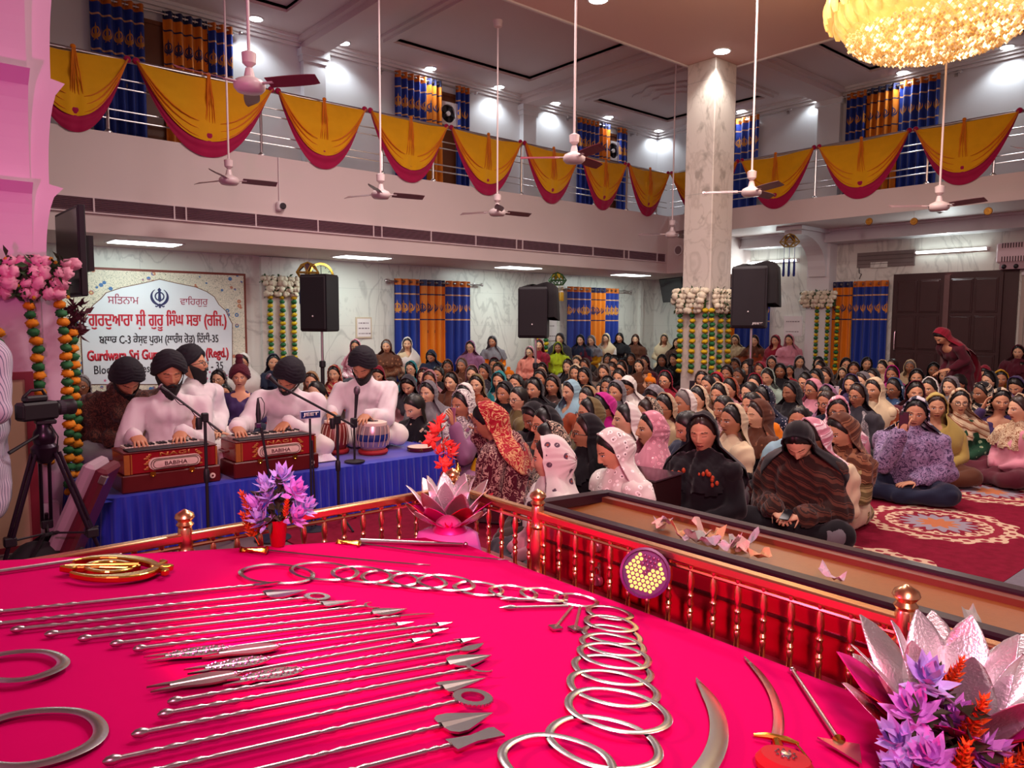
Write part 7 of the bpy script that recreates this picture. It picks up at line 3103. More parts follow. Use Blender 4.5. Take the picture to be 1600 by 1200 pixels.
def glasses_mesh(yaw, pitch, roll=0., lean=None, hscale=1.0):
 Rh = R3(yaw, pitch, roll)
 hc = head_centre(Rh)
 mb = MB()
 for sd in (-1, 1):
  an = np.arange(14) * 2 * PI / 14
  pts = np.stack([np.full(14, .099) - .0 * an, sd * .032 + .023 * np.cos(an), -.006 + .018 * np.sin(an)], -1)
  mb.tube(pts, .0024, 5, closed=True)
  mb.tube([(.099, sd * .054, -.002), (.06, sd * .074, .0), (.0, sd * .082, -.002)], .002, 5)
 mb.tube([(.099, -.010, -.004), (.103, 0, -.002), (.099, .010, -.004)], .002, 5)
 v = np.concatenate(mb.v) * hscale @ Rh.T + hc
 mb.v = [lean(v) if lean is not None else v]
 return mb.mesh('spectacles')


M_SPEC = plain('spectacle_frame', '181014', .3, var=0)
_cache = {}


def cached(key, fn):
 if key not in _cache:
  _cache[key] = fn()
 return _cache[key]


YAWS = (-34, 0, 34)
PITS = (0, 24)
HM = [M_HAIR, M_HAIRB, M_HAIRG]


def leaned(a, side=0.):
 """bend the upper body forward by a (and sideways), more and more from the hips up"""
 def fn(P):
  P = np.asarray(P, float).copy()
  k = sm(.08, .50, P[:, 2])
  for ang, ix, sg in ((a, 0, 1), (side, 1, -1)):
   if ang:
    t = ang * k
    x, z = P[:, ix].copy(), P[:, 2] - .10
    P[:, ix] = x * np.cos(t) + z * np.sin(t)
    P[:, 2] = .10 - x * np.sin(t) + z * np.cos(t)
  return P
 return fn


def lean_caps(caps, lean):
 if lean is None:
  return caps
 out = []
 for q in caps:
  if len(q) == 4:
   a, b = lean(np.array([q[0], q[1]], float))
   out.append((tuple(a), tuple(b), q[2], q[3]))
  else:
   out.append((tuple(lean(np.array([q[0]], float))[0]), q[1]))
 return out


def shawl_mesh(name, kind, seed, caps=None, voxel=.022):
 """wrap over the shoulders: 0 long wrap over both arms, 1 across the chest, 2 one side longer"""
 if caps is None:
  caps = torso_caps(1.0) + arm_caps(LAP[1], 1) + arm_caps(LAP[-1], -1)
 c2 = [(q[0], q[1], q[2] + .022, q[3] + .024) if len(q) == 4 else (q[0], tuple(r + .02 for r in q[1]) if not np.isscalar(q[1]) else q[1] + .02) for q in caps]
 c2.append(((-.012, 0, .50), (.004, 0, .545), .092, .078))
 c2.append(((.06, .0, .44), (.03, 0, .50), .085, .075))
 zc = (.14, .34, .30)[kind]

 def cut(v):
  w = .012 * np.sin(v[:, 1] * 40 + seed) + .01 * np.sin(v[:, 0] * 31)
  lim = zc + w + (v[:, 1] * .55 * (1 if seed % 2 else -1) if kind == 2 else 0) + (.10 * np.clip(-v[:, 0] * 6, 0, 1) * 0)
  return v[:, 2] < lim
 return blob_mesh(name, c2, voxel, 4, .011, 40 + seed, None, cut, (14, 14, 5))


def kurta_shared(pose, variant):
 legs = {'f': LEGS_FLOOR, 'b': LEGS_BENCH}[pose]
 up_ = cached(('kam', variant), lambda: blob_mesh('kameez', torso_caps(1.0 + .06 * variant) + arm_caps(LAP[1], 1, slack=1.05) + arm_caps(LAP[-1], -1, slack=1.05) + [((-.01, 0, .10), (.19, .19, .14))], .022, 4, .0075, variant, .03))
 lo_ = cached(('sal', pose, variant % 2), lambda: blob_mesh('salwar', legs, .024, 6, .006, 20 + variant, .012 if pose == 'f' else None))
 for q in (up_, lo_):
  if not len(q.materials):
   q.materials.append(SKIN[0])
 return up_, lo_


def person(label, loc, rz, hood, kam, sal, style=0, hair=0, skin=0, opts='', yaw=0., pitch=0., roll=0., pose='f', scale=1.0, arms=None, group=None, seed=0, custom=False, male=False, hairstyle=0, bulk=1.0, shawl=None, shawl_c=None):
 """a seated person: the body is the thing; hair, scarf, tunic and trousers are its parts"""
 if custom:
  body = with_mats(body_mesh('person', yaw, pitch, roll, opts, arms, male), BODY_MATS)
  hm_ = hair_mesh('hair', yaw, pitch, roll, hairstyle)
  hm_.materials.append(M_HAIR)
  hd_ = None
  if style in (0, 1, 2):
   hd_ = hood_mesh('head_scarf', yaw, pitch, roll, style, seed, wide=bulk)
   hd_.materials.append(SKIN[0])
  A = arms or {}
  km = blob_mesh('kameez', torso_caps(bulk, male) + arm_caps(A.get(1, LAP[1]), 1, male, 1.05) + arm_caps(A.get(-1, LAP[-1]), -1, male, 1.05) + [((-.01, 0, .10), (.19, .20, .14))], .016, 5, .007, seed, .03)
  km.materials.append(SKIN[0])
  sl = blob_mesh('salwar', {'f': LEGS_FLOOR, 'b': LEGS_BENCH, 'k': LEGS_KNEEL}[pose], .02, 6, .006, seed + 3, .012 if pose != 'b' else None)
  sl.materials.append(SKIN[0])
  gl = glasses_mesh(yaw, pitch, roll) if 'g' in opts else None
 else:
  ya = min(YAWS, key=lambda q: abs(q - math.degrees(yaw)))
  pi_ = min(PITS, key=lambda q: abs(q - math.degrees(pitch)))
  ya, pi_ = R(ya), R(pi_)
  fo = ''.join(sorted(set(opts) & set('oe')))[:1]
  body = cached(('body', ya, pi_, fo), lambda: with_mats(body_mesh('person', ya, pi_, 0, fo), BODY_MATS))
  hm_ = cached(('hair', ya, pi_, hairstyle), lambda: with_mats(hair_mesh('hair', ya, pi_, 0, hairstyle), [M_HAIR]))
  hd_ = cached(('hood', ya, pi_, style, seed % 2), lambda: with_mats(hood_mesh('head_scarf', ya, pi_, 0, style, seed % 2 * 3 + style), [SKIN[0]])) if style in (0, 1, 2) else None
  km, sl = kurta_shared(pose, seed % 3)
  gl = cached(('gl', ya, pi_), lambda: glasses_mesh(ya, pi_)) if 'g' in opts else None
 o = link('person', body, None, loc)
 o.rotation_euler = (0, 0, rz)
 o.scale = (scale,) * 3
 tag(o, label, 'person', group)
 set_mats(o, [SKIN[skin]])
 h = link('hair', hm_, o)
 set_mats(h, [HM[hair]])
 if hd_ is not None:
  s_ = link('head_scarf', hd_, o)
  set_mats(s_, [cloth(hood)])
 k_ = link('kameez', km, o)
 set_mats(k_, [cloth(kam)])
 l_ = link('salwar', sl, o)
 set_mats(l_, [cloth(sal)])
 if shawl is not None:
  sw = cached(('shawl', shawl, seed % 2), lambda: with_mats(shawl_mesh('shawl', shawl, seed % 2), [SKIN[0]]))
  q_ = link('shawl', sw, o)
  set_mats(q_, [cloth(shawl_c or hood)])
 if gl is not None:
  if not len(gl.materials):
   gl.materials.append(M_SPEC)
  link('spectacles', gl, o)
 return o


def turban_mesh(yaw, pitch, roll=0., lean=None, hscale=1.0, big=1.0):
 """tied turban: layers crossing over the forehead in a low peak, full at the back"""
 Rh = R3(yaw, pitch, roll)
 hc = head_centre(Rh)
 n, k = 64, 26
 az = np.arange(n) * 2 * PI / n
 a = np.abs((az + PI) % (2 * PI) - PI) * 180 / PI
 lo = np.interp(a, [0, 14, 40, 75, 100, 140, 180], [31, 27, 12, -4, -16, -24, -26]) * PI / 180
 rows = []
 for q in np.linspace(0, 1, k):
  el = lo + (PI / 2 * .985 - lo) * q
  d = np.stack([np.cos(el) * np.cos(az), np.cos(el) * np.sin(az), np.sin(el)], -1)
  ax = np.where(d[:, 0] > 0, .116, .134) * big
  rr = 1 / np.sqrt((d[:, 0] / ax) ** 2 + (d[:, 1] / (.112 * big)) ** 2 + (d[:, 2] / (.160 * big)) ** 2)
  band = (q * 6.5 - .9 * np.cos(az) * (1 - q) + .55 * np.sign(np.sin(az)) * (a < 90)) % 1.0
  ridge = .010 * (band ** .5) * np.clip((1 - q) * 3, 0, 1)
  tuck = -.016 * np.exp(-(q / .05) ** 2)
  rows.append(d * (rr + ridge + tuck)[:, None] + np.array([-.010, 0, .012]))
 H = np.array(rows) * hscale
 H = H @ Rh.T + hc
 mb = MB().grid(H, cv=True)
 mb.f.append(tuple((k - 1) * n + j for j in range(n)))
 mb.m.append(0)
 hem = rows[0] * .90 * hscale @ Rh.T + hc
 mb.grid(np.stack([hem, H[0]]), cv=True)
 if lean is not None:
  mb.v = [lean(np.concatenate(mb.v))]
 return mb.mesh('turban', 'all')


def beard_mesh(yaw, pitch, roll=0., lean=None, hscale=1.0, length=.05, seed=0):
 Rh = R3(yaw, pitch, roll)
 hc = head_centre(Rh)
 az = np.linspace(-88, 88, 47) * PI / 180
 a = np.abs(az) * 180 / PI
 top = np.interp(a, [0, 8, 20, 34, 60, 88], [-41, -42, -37, -33, -14, 6]) * PI / 180
 rs = np.random.RandomState(seed)
 rows = []
 nq = 15
 for q in np.linspace(0, 1, nq):
  el = top + (R(-74) - top) * q
  P = head_points(el, az, True)
  n = P / np.linalg.norm(P, axis=1, keepdims=True)
  th = .003 + .022 * np.sin(PI * min(q * .8 + .12, 1)) * np.cos(az * .75) + .003 * rs.rand(len(az))
  P = P + n * th[:, None]
  P[:, 2] -= length * sm(.25, 1, q) * np.cos(az * .8) ** .5 * (.9 + .2 * rs.rand(len(az)))
  P[:, 0] += length * .25 * sm(.3, 1, q) * np.cos(az)
  rows.append(P)
 low = rows[-1] * np.array([.5, .6, 1.0]) + np.array([.0, 0, .01])
 rows.append(low)
 H = np.array(rows) * hscale @ Rh.T + hc
 mb = MB().grid(H, flip=True)
 # moustache
 M_ = []
 for q in np.linspace(-1, 1, 17):
  y = .034 * q
  M_.append((.098 - .012 * abs(q) ** 1.5 + .002, y, -.055 - .014 * abs(q) ** 1.3))
 mp = np.array(M_) * hscale @ Rh.T + hc
 mb.tube(mp, np.interp(np.abs(np.linspace(-1, 1, 17)), [0, .3, 1], [.006, .009, .004]) * hscale, 7)
 v = np.concatenate(mb.v)
 mb.v = [lean(v) if lean is not None else v]
 return mb.mesh('beard', 'all')


M_BEARD = plain('black_beard', '100a0c', .75, var=.3, scale=80)
M_TURB = plain('black_turban_cloth', '14101c', .85, var=.2, scale=12)


def hero(label, loc, rz, kam, sal, yaw=0., pitch=0., roll=0., opts='', arms=None, male=False, hood=None, style=1, turban=None, beard=0., hairstyle=0, skin=0, lean=None, scale=1.06, pose='f', bulk=1.0, shawl=None, shawl_c=None, seed=0, hair=0, group=None, up=0.):
 """a person seen closely: own pose, with arms and hands on the one body mesh. up lifts the body onto legs (standing)"""
 A = arms or LAP
 o = link('person', with_mats(body_mesh('person', yaw, pitch, roll, opts, A, male, None, 1.0, lean), BODY_MATS), None, loc)
 o.rotation_euler = (0, 0, rz)
 o.scale = (scale,) * 3
 tag(o, label, 'person', group)
 set_mats(o, [SKIN[skin]])
 if turban is None:
  hm_ = hair_mesh('hair', yaw, pitch, roll, hairstyle, lean)
  hm_.materials.append(HM[hair])
  link('hair', hm_, o)
 else:
  link('turban', with_mats(turban_mesh(yaw, pitch, roll, lean, 1.0, 1.0), [turban]), o)
 if beard:
  link('beard', with_mats(beard_mesh(yaw, pitch, roll, lean, 1.0, beard, seed), [M_BEARD]), o)
 if hood:
  link('head_scarf', with_mats(hood_mesh('head_scarf', yaw, pitch, roll, style, seed, lean, bulk), [cloth(hood)]), o)
 tc_ = lean_caps(torso_caps(bulk * (1.12 if male else 1.05), male), lean)
 ac_ = arm_caps(A.get(1, LAP[1]), 1, male, 1.32 if male else 1.22, lean) + arm_caps(A.get(-1, LAP[-1]), -1, male, 1.32 if male else 1.22, lean)
 km = blob_mesh('kameez', tc_ + (ac_ if 'S' not in opts else [ac_[0], ac_[2]]) + [((-.01, 0, .10), (.19, .20, .14))] + ([((0, 0, .12), (0, 0, -.22), .175, .20)] if up else []), .014, 6, .006, seed, None if up else .03)
 link('kurta' if male else 'kameez', with_mats(km, [cloth(kam) if isinstance(kam, str) else kam]), o)
 if up:
  lg = [((0, .09, .0), (.02, .10, -up * .5), .095, .075), ((.02, .10, -up * .5), (0, .10, -up + .06), .072, .055), ((0, -.09, .0), (.02, -.10, -up * .5), .095, .075), ((.02, -.10, -up * .5), (0, -.10, -up + .06), .072, .055)]
  sl = blob_mesh('trousers', lg, .02, 5, .004, seed)
  for sd in (-1, 1):
   mb = MB().ball((.05, sd * .10, -up + .045), (.13, .05, .045), 14, 8)
   mb.build('shoe', M_BLACK, o, True)
 else:
  sl = blob_mesh('salwar', {'f': LEGS_FLOOR, 'b': LEGS_BENCH, 'k': LEGS_KNEEL}[pose], .018, 6, .006, seed + 3, .012)
 link('trousers' if male or up else 'salwar', with_mats(sl, [cloth(sal)]), o)
 if shawl is not None:
  ar2 = [q for q in ac_] if shawl == 0 else []
  sw = shawl_mesh('shawl', shawl, seed, tc_ + ar2, .018)
  link('shawl', with_mats(sw, [cloth(shawl_c)]), o)
 if 'g' in opts:
  link('spectacles', with_mats(glasses_mesh(yaw, pitch, roll, lean), [M_SPEC]), o)
 return o


def to_local(p, loc, rz, scale):
 d = (np.array(p, float) - np.array(loc, float)) / scale
 c, s = math.cos(-rz), math.sin(-rz)
 return np.array([d[0] * c - d[1] * s, d[0] * s + d[1] * c, d[2]])


def reach(loc, rz, scale, hand, side, n=(0, 0, 1), hd=None, curl=.5, drop=.10, out=.06, lean=None, thumb=None):
 """an arm whose wrist comes to the world point hand; n (palm back) and hd (finger direction) are in local axes"""
 w = to_local(hand, loc, rz, scale)
 S = np.array([-.004, side * SH, .455])
 if lean is not None:
  S = lean(S[None])[0]
 v = w - S
 L = np.linalg.norm(v)
 if L > .50:
  w = S + v * (.50 / L)
  v = w - S
  L = .50
 b = math.sqrt(max(.268 ** 2 - (L / 2) ** 2, .0004))
 e = (S + w) / 2
 dn = np.array([-.25, side * out * 8, -1.0])
 dn = dn - v / L * (dn @ v / L)
 dn /= np.linalg.norm(dn)
 e = e + dn * b
 h = np.array(hd, float) if hd is not None else v / L
 return dict(el=tuple(e), wr=tuple(w), n=n, hd=tuple(h), curl=curl, thumb=side if thumb is None else thumb)


# ------------------------------------------------------------------ the seated crowd
# measured head position in the photo, scarf, tunic, scarf style, remarks
# remarks: g spectacles, o mouth open, e eyes shut, d looks down, f faces the photographer, c child, L / R bench along the left / right wall, C own pose
CROWD = '''
555,542,pk,pks,1,gL|604,542,brf,brx,1,LG|637,538,wh,cr,0,L|676,556,nv,tl,1,dL|735,543,mv,mv,1,gL|770,535,gy,og,1,L|842,540,cm,cm,1,L|875,530,dg,dg,1,L
872,544,lm,lm,1,L|828,551,pk,cl,1,gL|907,532,nv,mr,1,L|924,533,gy,mu,1,LG|947,530,cr,wh,0,gL|968,529,bk,bkf,1,L|993,531,br,br,1,L|1038,530,cr,cr,0,L|1058,537,db,dbx,1,L
1149,532,be,rsx,1,gR|1179,533,br,rs,1,R|1212,533,cm,cm,0,R|1234,532,pk,pk,1,R|1591,551,mr,mr,1,Ro
381,567,wh,wh,0,gT|428,567,nv,nv,1,T|522,585,rds,rds,1,|486,597,tn,og,1,|493,614,br,br,3,|351,612,db,og,3,c|343,594,dgf,dg,1,g|128,604,gyx,gy,1,gG
642,577,tl,cr,1,g|592,583,cm,cm,1,d|640,600,dg,dp,1,d|662,588,mr,db,1,|672,597,dp,dp,1,|685,587,bk,bk,3,g|700,573,brs,tn,1,o|705,597,br,mr,2,|722,573,br,brx,1,G|737,584,dp,gy,2,|757,583,dgd,dg,1,
773,571,mr,mr,2,|779,581,ol,gnx,1,|796,588,og,bk,4,c|779,597,tl,wh,0,|744,599,ol,rs,1,|805,600,bk,bk,3,|789,617,bk,nv,1,|809,624,br,ol,3,g|670,615,gy,wh,1,|653,634,db,bkf,3,d
726,617,wh,wh,1,|846,580,bk,tn,1,|845,592,db,gy,1,|887,573,bk,bk,2,|902,567,tnx,gy,1,|899,582,crf,br,1,|913,589,bk,rd,1,|914,573,db,db,1,|944,581,tp,tp,1,|950,563,db,gy,2,|959,566,bk,bk,2,
955,581,db,be,2,|971,578,br,mr,2,|986,562,bk,bk,1,|999,574,br,rs,1,|1007,567,mr,mr,2,g|1034,564,bk,wh,1,|1010,586,br,br,4,c|1016,600,og,nv,4,c|967,593,db,db,2,o|951,604,bk,be,2,|940,608,db,pk,3,c
985,604,wh,db,1,d|863,604,db,mrx,1,|836,609,bk,br,2,|892,612,lb,lb,0,|919,628,tn,rs,2,|949,630,mg,mg,2,d|964,615,gy,gy,1,|921,647,ol,ol,2,g|841,653,bk,bkx,1,d|853,658,bk,bk,2,g
977,656,wh,lcx,2,|1011,642,bkx,gy,2,|1038,641,be,be,2,g|1027,620,gyl,mr,1,d|1040,596,cm,cm,2,g|1053,563,bk,bk,1,|1068,626,wh,gy,2,G|1091,626,cr,wh,2,o|1106,603,db,db,3,
1123,618,cr,br,2,|1140,612,rs,dp,2,|1136,589,bk,lc,1,|1120,594,rd,rd,1,|1130,648,db,dpx,3,|1171,614,db,db,3,g|1155,591,db,bk,3,|1149,571,gy,gy,1,|1167,575,bk,wh,1,|1188,579,cm,cm,1,
1206,567,gyx,wh,1,g|1219,580,bk,bk,1,f|1249,567,gy,be,1,f|1179,599,cm,cm,2,g|1199,593,mt,mt,2,e|1236,613,bk,bk,1,e|1193,623,nvd,lc,2,|1175,641,db,og,3,|1249,661,db,lb,3,f|1234,579,rd,rd,3,c
1279,568,bk,gy,1,|1282,577,db,db,2,|1275,591,bk,bk,1,|1290,589,db,bl,1,|1258,599,bk,bk,2,g|1270,613,pk,pk,1,g|1291,616,mv,mv,2,|1293,631,db,nv,3,g|1309,643,pks,pk,0,gf|1322,570,bk,bk,1,gf
1317,583,be,db,1,c|1335,578,bk,bk,1,f|1354,570,bk,bk,1,f|1379,575,crx,bk,2,|1395,572,db,mr,3,|1395,586,mg,mg,2,|1364,591,bk,bk,1,|1347,597,gy,gy,1,|1340,615,dg,gyx,2,g
1396,612,blf,nv,2,g|1422,573,be,tn,0,fG|1432,591,bk,mr,1,f|1458,579,bk,dg,1,f|1430,614,mr,lc,2,f|1452,610,wh,gy,2,o|1477,588,mr,mr,1,f|1499,625,crs,gnf,1,gf|1535,616,bks,bk,1,
1502,596,db,db,3,d|1486,609,gy,mr,1,|1539,582,cm,rd,1,d|1545,595,bk,bk,2,|1562,595,mu,mu,1,f|1590,602,pu,lcx,2,d|1596,575,bk,bk,2,f
1462,637,ye,ye,0,Cf|1015,673,pkl,pks,0,o|1083,669,db,nv,3,d|1143,664,cr,mrf,2,|1185,653,brf,bkf,1,e|1279,672,pks,cr,2,d|1324,667,brs,ols,1,d
969,692,whl,wh,1,d|916,675,bk,bk,1,go|857,680,bkx,bk,2,|862,719,whf,pk,1,|1594,640,crx,pk,2,
'''
SKIP_AT = set()
PSC = 1.06
Z_HEAD = .703 * PSC
rows = [r.split(',') for r in CROWD.replace('\n', '|').split('|') if r.strip()]
P_ = []
for x, y, hood, kam, st_, fl in rows:
 x, y = float(x), float(y)
 if 'L' in fl:
  q = ony(x, y, 12.85 if y < 543 else 12.6)
  q = q if q[0] < 15.9 else onx(x, y, 15.9)
  sc_ = 1.0
  base = q[2] - Z_HEAD
 elif 'R' in fl:
  q = onx(x, y, 16.1)
  sc_ = 1.0
  base = q[2] - Z_HEAD
 elif 'T' in fl:
  q = ony(x, y, 12.75)
  sc_ = q[2] / Z_HEAD
  base = 0.
 else:
  sc_ = .82 if 'c' in fl else 1.0
  q = onz(x, y, Z_HEAD * sc_ + .008)
  base = .008
 P_.append([q[0], q[1], base, sc_, x, y, hood, kam, int(st_), fl])
# keep neighbours on the floor from sitting inside each other: slide along the line of sight
pos = np.array([[p[0], p[1]] for p in P_])
D0 = np.linalg.norm(pos, axis=1)
dirn = pos / D0[:, None]
HERO_PX = [(1100, 688), (1262, 700), (722, 640), (775, 680), (1428, 652), (1330, 603), (1097, 594), (1366, 616), (1562, 628), (1020, 745)]
HP = np.array([onz(a, b, .703 * 1.06)[:2] for a, b in HERO_PX] + [[c1[0], c1[1]], [c2[0], c2[1]], [c3[0], c3[1]]])
D = D0.copy()
fixed = np.array([('L' in p[9] or 'R' in p[9] or 'T' in p[9]) for p in P_])
for it in range(160):
 q = dirn * D[:, None]
 df = q[:, None] - q[None]
 ds = np.linalg.norm(df, axis=2) + np.eye(len(q)) * 9
 push = np.clip(.54 - ds, 0, None)
 mv_ = (push * np.sign(D[:, None] - D[None] + 1e-6)).sum(1) * .25
 dh = q[:, None] - HP[None]
 dsh = np.linalg.norm(dh, axis=2)
 mv_ = mv_ + (np.clip(.56 - dsh, 0, None) * np.sign(D[:, None] - np.linalg.norm(HP, axis=1)[None])).sum(1) * .4
 mv_[fixed] = 0
 D = D + mv_ + (D0 - D) * .02
LAND = [(640, 470, 'framed notice'), (690, 470, 'orange curtain by the framed notice'), (838, 500, 'covered speaker'), (925, 480, 'curtains under the green lantern'), (1095, 520, 'marble column'), (1175, 470, 'logo speaker'),
  (1238, 510, 'white paper notice'), (1295, 520, 'garlands of the right pilaster'), (1330, 500, 'orange curtain beside the door'), (1375, 500, 'blue curtain touching the door'), (1490, 500, 'dark double door'), (1595, 500, 'strip curtain'),
  (505, 560, 'first speaker stand'), (250, 520, 'signboard'), (1020, 770, 'dark donation box'), (690, 700, 'coral flowers'), (595, 680, 'larger tabla'), (1470, 820, 'cream carpet medallion')]
_used = {}


def hue_of(code):
 return ((PATS[code[2:3]] + ' ') if code[2:3] else '') + HUES[code[:2]][0]


DIST = [(892, 612, 'pale blue scarf'), (949, 630, 'magenta scarf'), (872, 544, 'lime green'), (924, 533, 'mustard shawl'), (1193, 623, 'dotted navy scarf'), (969, 692, 'white lace scarf'), (1015, 673, 'pink lace scarf'), (1395, 586, 'magenta scarf by the door'),
  (1098, 685, 'plain black with orange trim'), (1250, 690, 'dark striped shawl'), (1462, 637, 'sand yellow'), (1363, 613, 'cream scarf with hand at her chest'), (1562, 595, 'mustard scarf at the right'), (720, 638, 'black and white scarf holding a phone'), (796, 588, 'orange patka'), (676, 556, 'teal jacket'), (1143, 664, 'long cream scarf'), (1499, 625, 'dark green sleeve'), (522, 585, 'striped red scarf'), (1420, 645, 'lilac wrap holding a phone')]


def describe(x, y, hood, kam, st_, fl):
 who = 'child' if 'c' in fl else 'person'
 if st_ == 3:
  a = f'bareheaded {who} in {hue_of(kam)}'
 elif st_ == 4:
  a = f'{who} in {hue_of(hood)} patka and {hue_of(kam)}'
 elif hood == kam:
  a = f'{who} all in {hue_of(hood)}'
 else:
  a = f'{who} in {hue_of(hood)} scarf and {hue_of(kam)}'
 if 'g' in fl:
  a += ' with glasses'
 opts_ = []
 for lx, ly, nm in DIST:
  dd = math.hypot(x - lx, (y - ly) * 1.3)
  if 8 < dd < 150:
   rel = ('left of' if lx - x > abs(y - ly) else 'right of' if x - lx > abs(y - ly) else 'behind' if y < ly else 'in front of')
   opts_.append((dd, f'{rel} the person in {nm}' if nm not in ('covered speaker',) else ''))
 for lx, ly, nm in LAND:
  dd = math.hypot(x - lx, (y - ly) * .8) + 18
  rel = ('left of' if lx - x > abs(y - ly) * .8 else 'right of' if x - lx > abs(y - ly) * .8 else 'below' if y > ly else 'behind')
  opts_.append((dd, f'{rel} the {nm}'))
 opts_.sort()
 for k in range(len(opts_)):
  lab = f'{a}, {opts_[k][1]}'
  if lab not in _used and len(lab.split()) <= 16:
   _used[lab] = 1
   return lab
 return a


STG = np.array([.9, 5.6])
_rr = random.Random(11)
for i, (gx, gy, base, sc_, x, y, hood, kam, st_, fl) in enumerate(P_):
 if not fixed[i]:
  gx, gy = dirn[i] * D[i]
  k_ = min(1, 16.1 / gx, 12.8 / gy)
  gx, gy = gx * k_, gy * k_
 vec_s = STG - np.array([gx, gy])
 if 'f' in fl:
  vec_s = -np.array([gx, gy])
 hd_ = math.atan2(vec_s[1], vec_s[0]) + _rr.uniform(-.22, .22)
 near = math.hypot(gx, gy) < 6.9
 ya = _rr.choice((-34, 0, 0, 34)) if not near else _rr.uniform(-30, 30)
 pt = 24 if 'd' in fl else 0
 if near:
  pt = 20 if 'd' in fl else _rr.uniform(-6, 6)
 pose = 'b' if ('L' in fl or 'R' in fl) else 'f'
 lab = describe(x, y, hood, kam, st_, fl)
 sal_ = _rr.choice(('bk', 'db', 'nv', 'cr', 'mr', 'gy', 'br', 'dg'))
 hs_ = 1 if st_ == 3 else (1 if st_ == 1 and _rr.random() < .25 else 0)
 sk_ = _rr.choice((0, 0, 0, 1, 1, 2, 3, 3))
 if (int(x), int(y)) in ((986, 562), (1149, 571), (841, 653), (1535, 616), (1016, 600)):
  sk_ = 2
 loc = (gx, gy, base if pose == 'f' else base)
 sw_, sc2_ = None, None
 if st_ in (1, 2) and 'c' not in fl:
  sw_ = _rr.choice((1, 1, 2, 0, 1))
  sc2_ = hood if sw_ else kam
 elif st_ == 3 and 'c' not in fl:
  sw_, sc2_ = 1, kam
 grp = 'people on the bench along the left wall' if 'L' in fl else 'people on the bench along the right wall' if 'R' in fl else 'seated congregation'
 o = person(lab, loc, hd_ - R(ya), hood, kam, sal_, st_ if st_ < 3 else 9, 2 if 'G' in fl else (1 if _rr.random() < .25 else 0), sk_, fl, R(ya), R(pt), R(_rr.uniform(-4, 4)), pose, sc_ * PSC, None, grp, i, near, False, hs_, 1.0, sw_, sc2_)
 if st_ == 4:
  pk_ = MB()
  hc_ = head_centre(np.eye(3))
  an = np.arange(28) * 2 * PI / 28
  G = []
  for h, r_ in ((.025, 1.0), (.05, 1.06), (.08, 1.0), (.11, .80), (.132, .45), (.138, .34), (.17, .40), (.19, .3), (.198, .05)):
   G.append([(hc_[0] - .008 + r_ * .108 * math.cos(a) + .02 * (h > .13), hc_[1] + r_ * .088 * math.sin(a), hc_[2] + h + .022 * math.cos(a) * (h < .1)) for a in an])
  pk_.grid(np.array(G), cv=True).build('patka', cloth(hood), o, 'all')

# benches the wall rows sit on
M_BENCH = plain('bench_wood', '5a3a28', .5, var=.15)


def bench(label, x0, x1, y0, y1, h, along):
 t = thing('seating_bench', label, 'bench', (x0, y0, 0))
 MB().bbox(0, x1 - x0, 0, y1 - y0, h - .05, h, .008).build('seat', M_BENCH, t)
 n = max(2, int((x1 - x0 if along == 'x' else y1 - y0) / 1.2))
 for k in range(n + 1):
  for e in (0, 1):
   if along == 'x':
    a, b = .05 + k * (x1 - x0 - .1) / n, .04 + e * (y1 - y0 - .08)
   else:
    a, b = .04 + e * (x1 - x0 - .08), .05 + k * (y1 - y0 - .1) / n
   MB().box(a - .025, a + .025, b - .025, b + .025, 0, h - .05).build('leg', M_BENCH, t)


bench('long wooden bench along the left marble wall under its sitters', 6.9, 15.6, 12.55, 13.1, .34, 'x')
bench('wooden bench along the right wall under its sitters', 15.85, 16.35, 8.9, 11.2, .34, 'y')


# ------------------------------------------------------------------ musicians on the stage
M_KURTA = Mat('white_kurta_cotton', .8, spec=.2)
_n = M_KURTA.noise(5, 3)
M_KURTA.col(M_KURTA.mix(_n, 'd6ccd0', 'e6dcde'))
M_KURTA = M_KURTA.mat
ST = STZ + .004
MS = 1.10


def facing(x, y, off=0.):
 return math.atan2(-y, -x) + off


def seat(px, py, Y, sc=MS, zh=.70):
 """seat on the stage so that the head comes to the measured point"""
 q = ony(px, py, Y)
 return (float(q[0]), float(q[1]), ST), float(q[2])


# singer at the harmonium nearer the pillar
loc, zz = seat(262, 600, 6.12)
rz = facing(loc[0], loc[1], R(6))
k_l = (H1[0] + .42, SY0 + .30, STZ + .315)
k_r = (H1[0] + .16, SY0 + .31, STZ + .315)
Lf = leaned(R(12))
ar = {1: reach(loc, rz, MS, (k_l[0] + .04, k_l[1] + .06, k_l[2] + .03), 1, (0, 0, 1), (.9, -.2, -.25), .55, lean=Lf), -1: reach(loc, rz, MS, (k_r[0], k_r[1] + .06, k_r[2] + .03), -1, (0, 0, 1), (.9, .1, -.25), .55, lean=Lf)}
hero('man in white kurta and black turban singing at the harmonium nearer the pillar', loc, rz, M_KURTA, 'wh', R(4), R(-2), 0, 'e', ar, True, turban=M_TURB, beard=.055, skin=1, lean=Lf, scale=MS, seed=1, group='musicians')
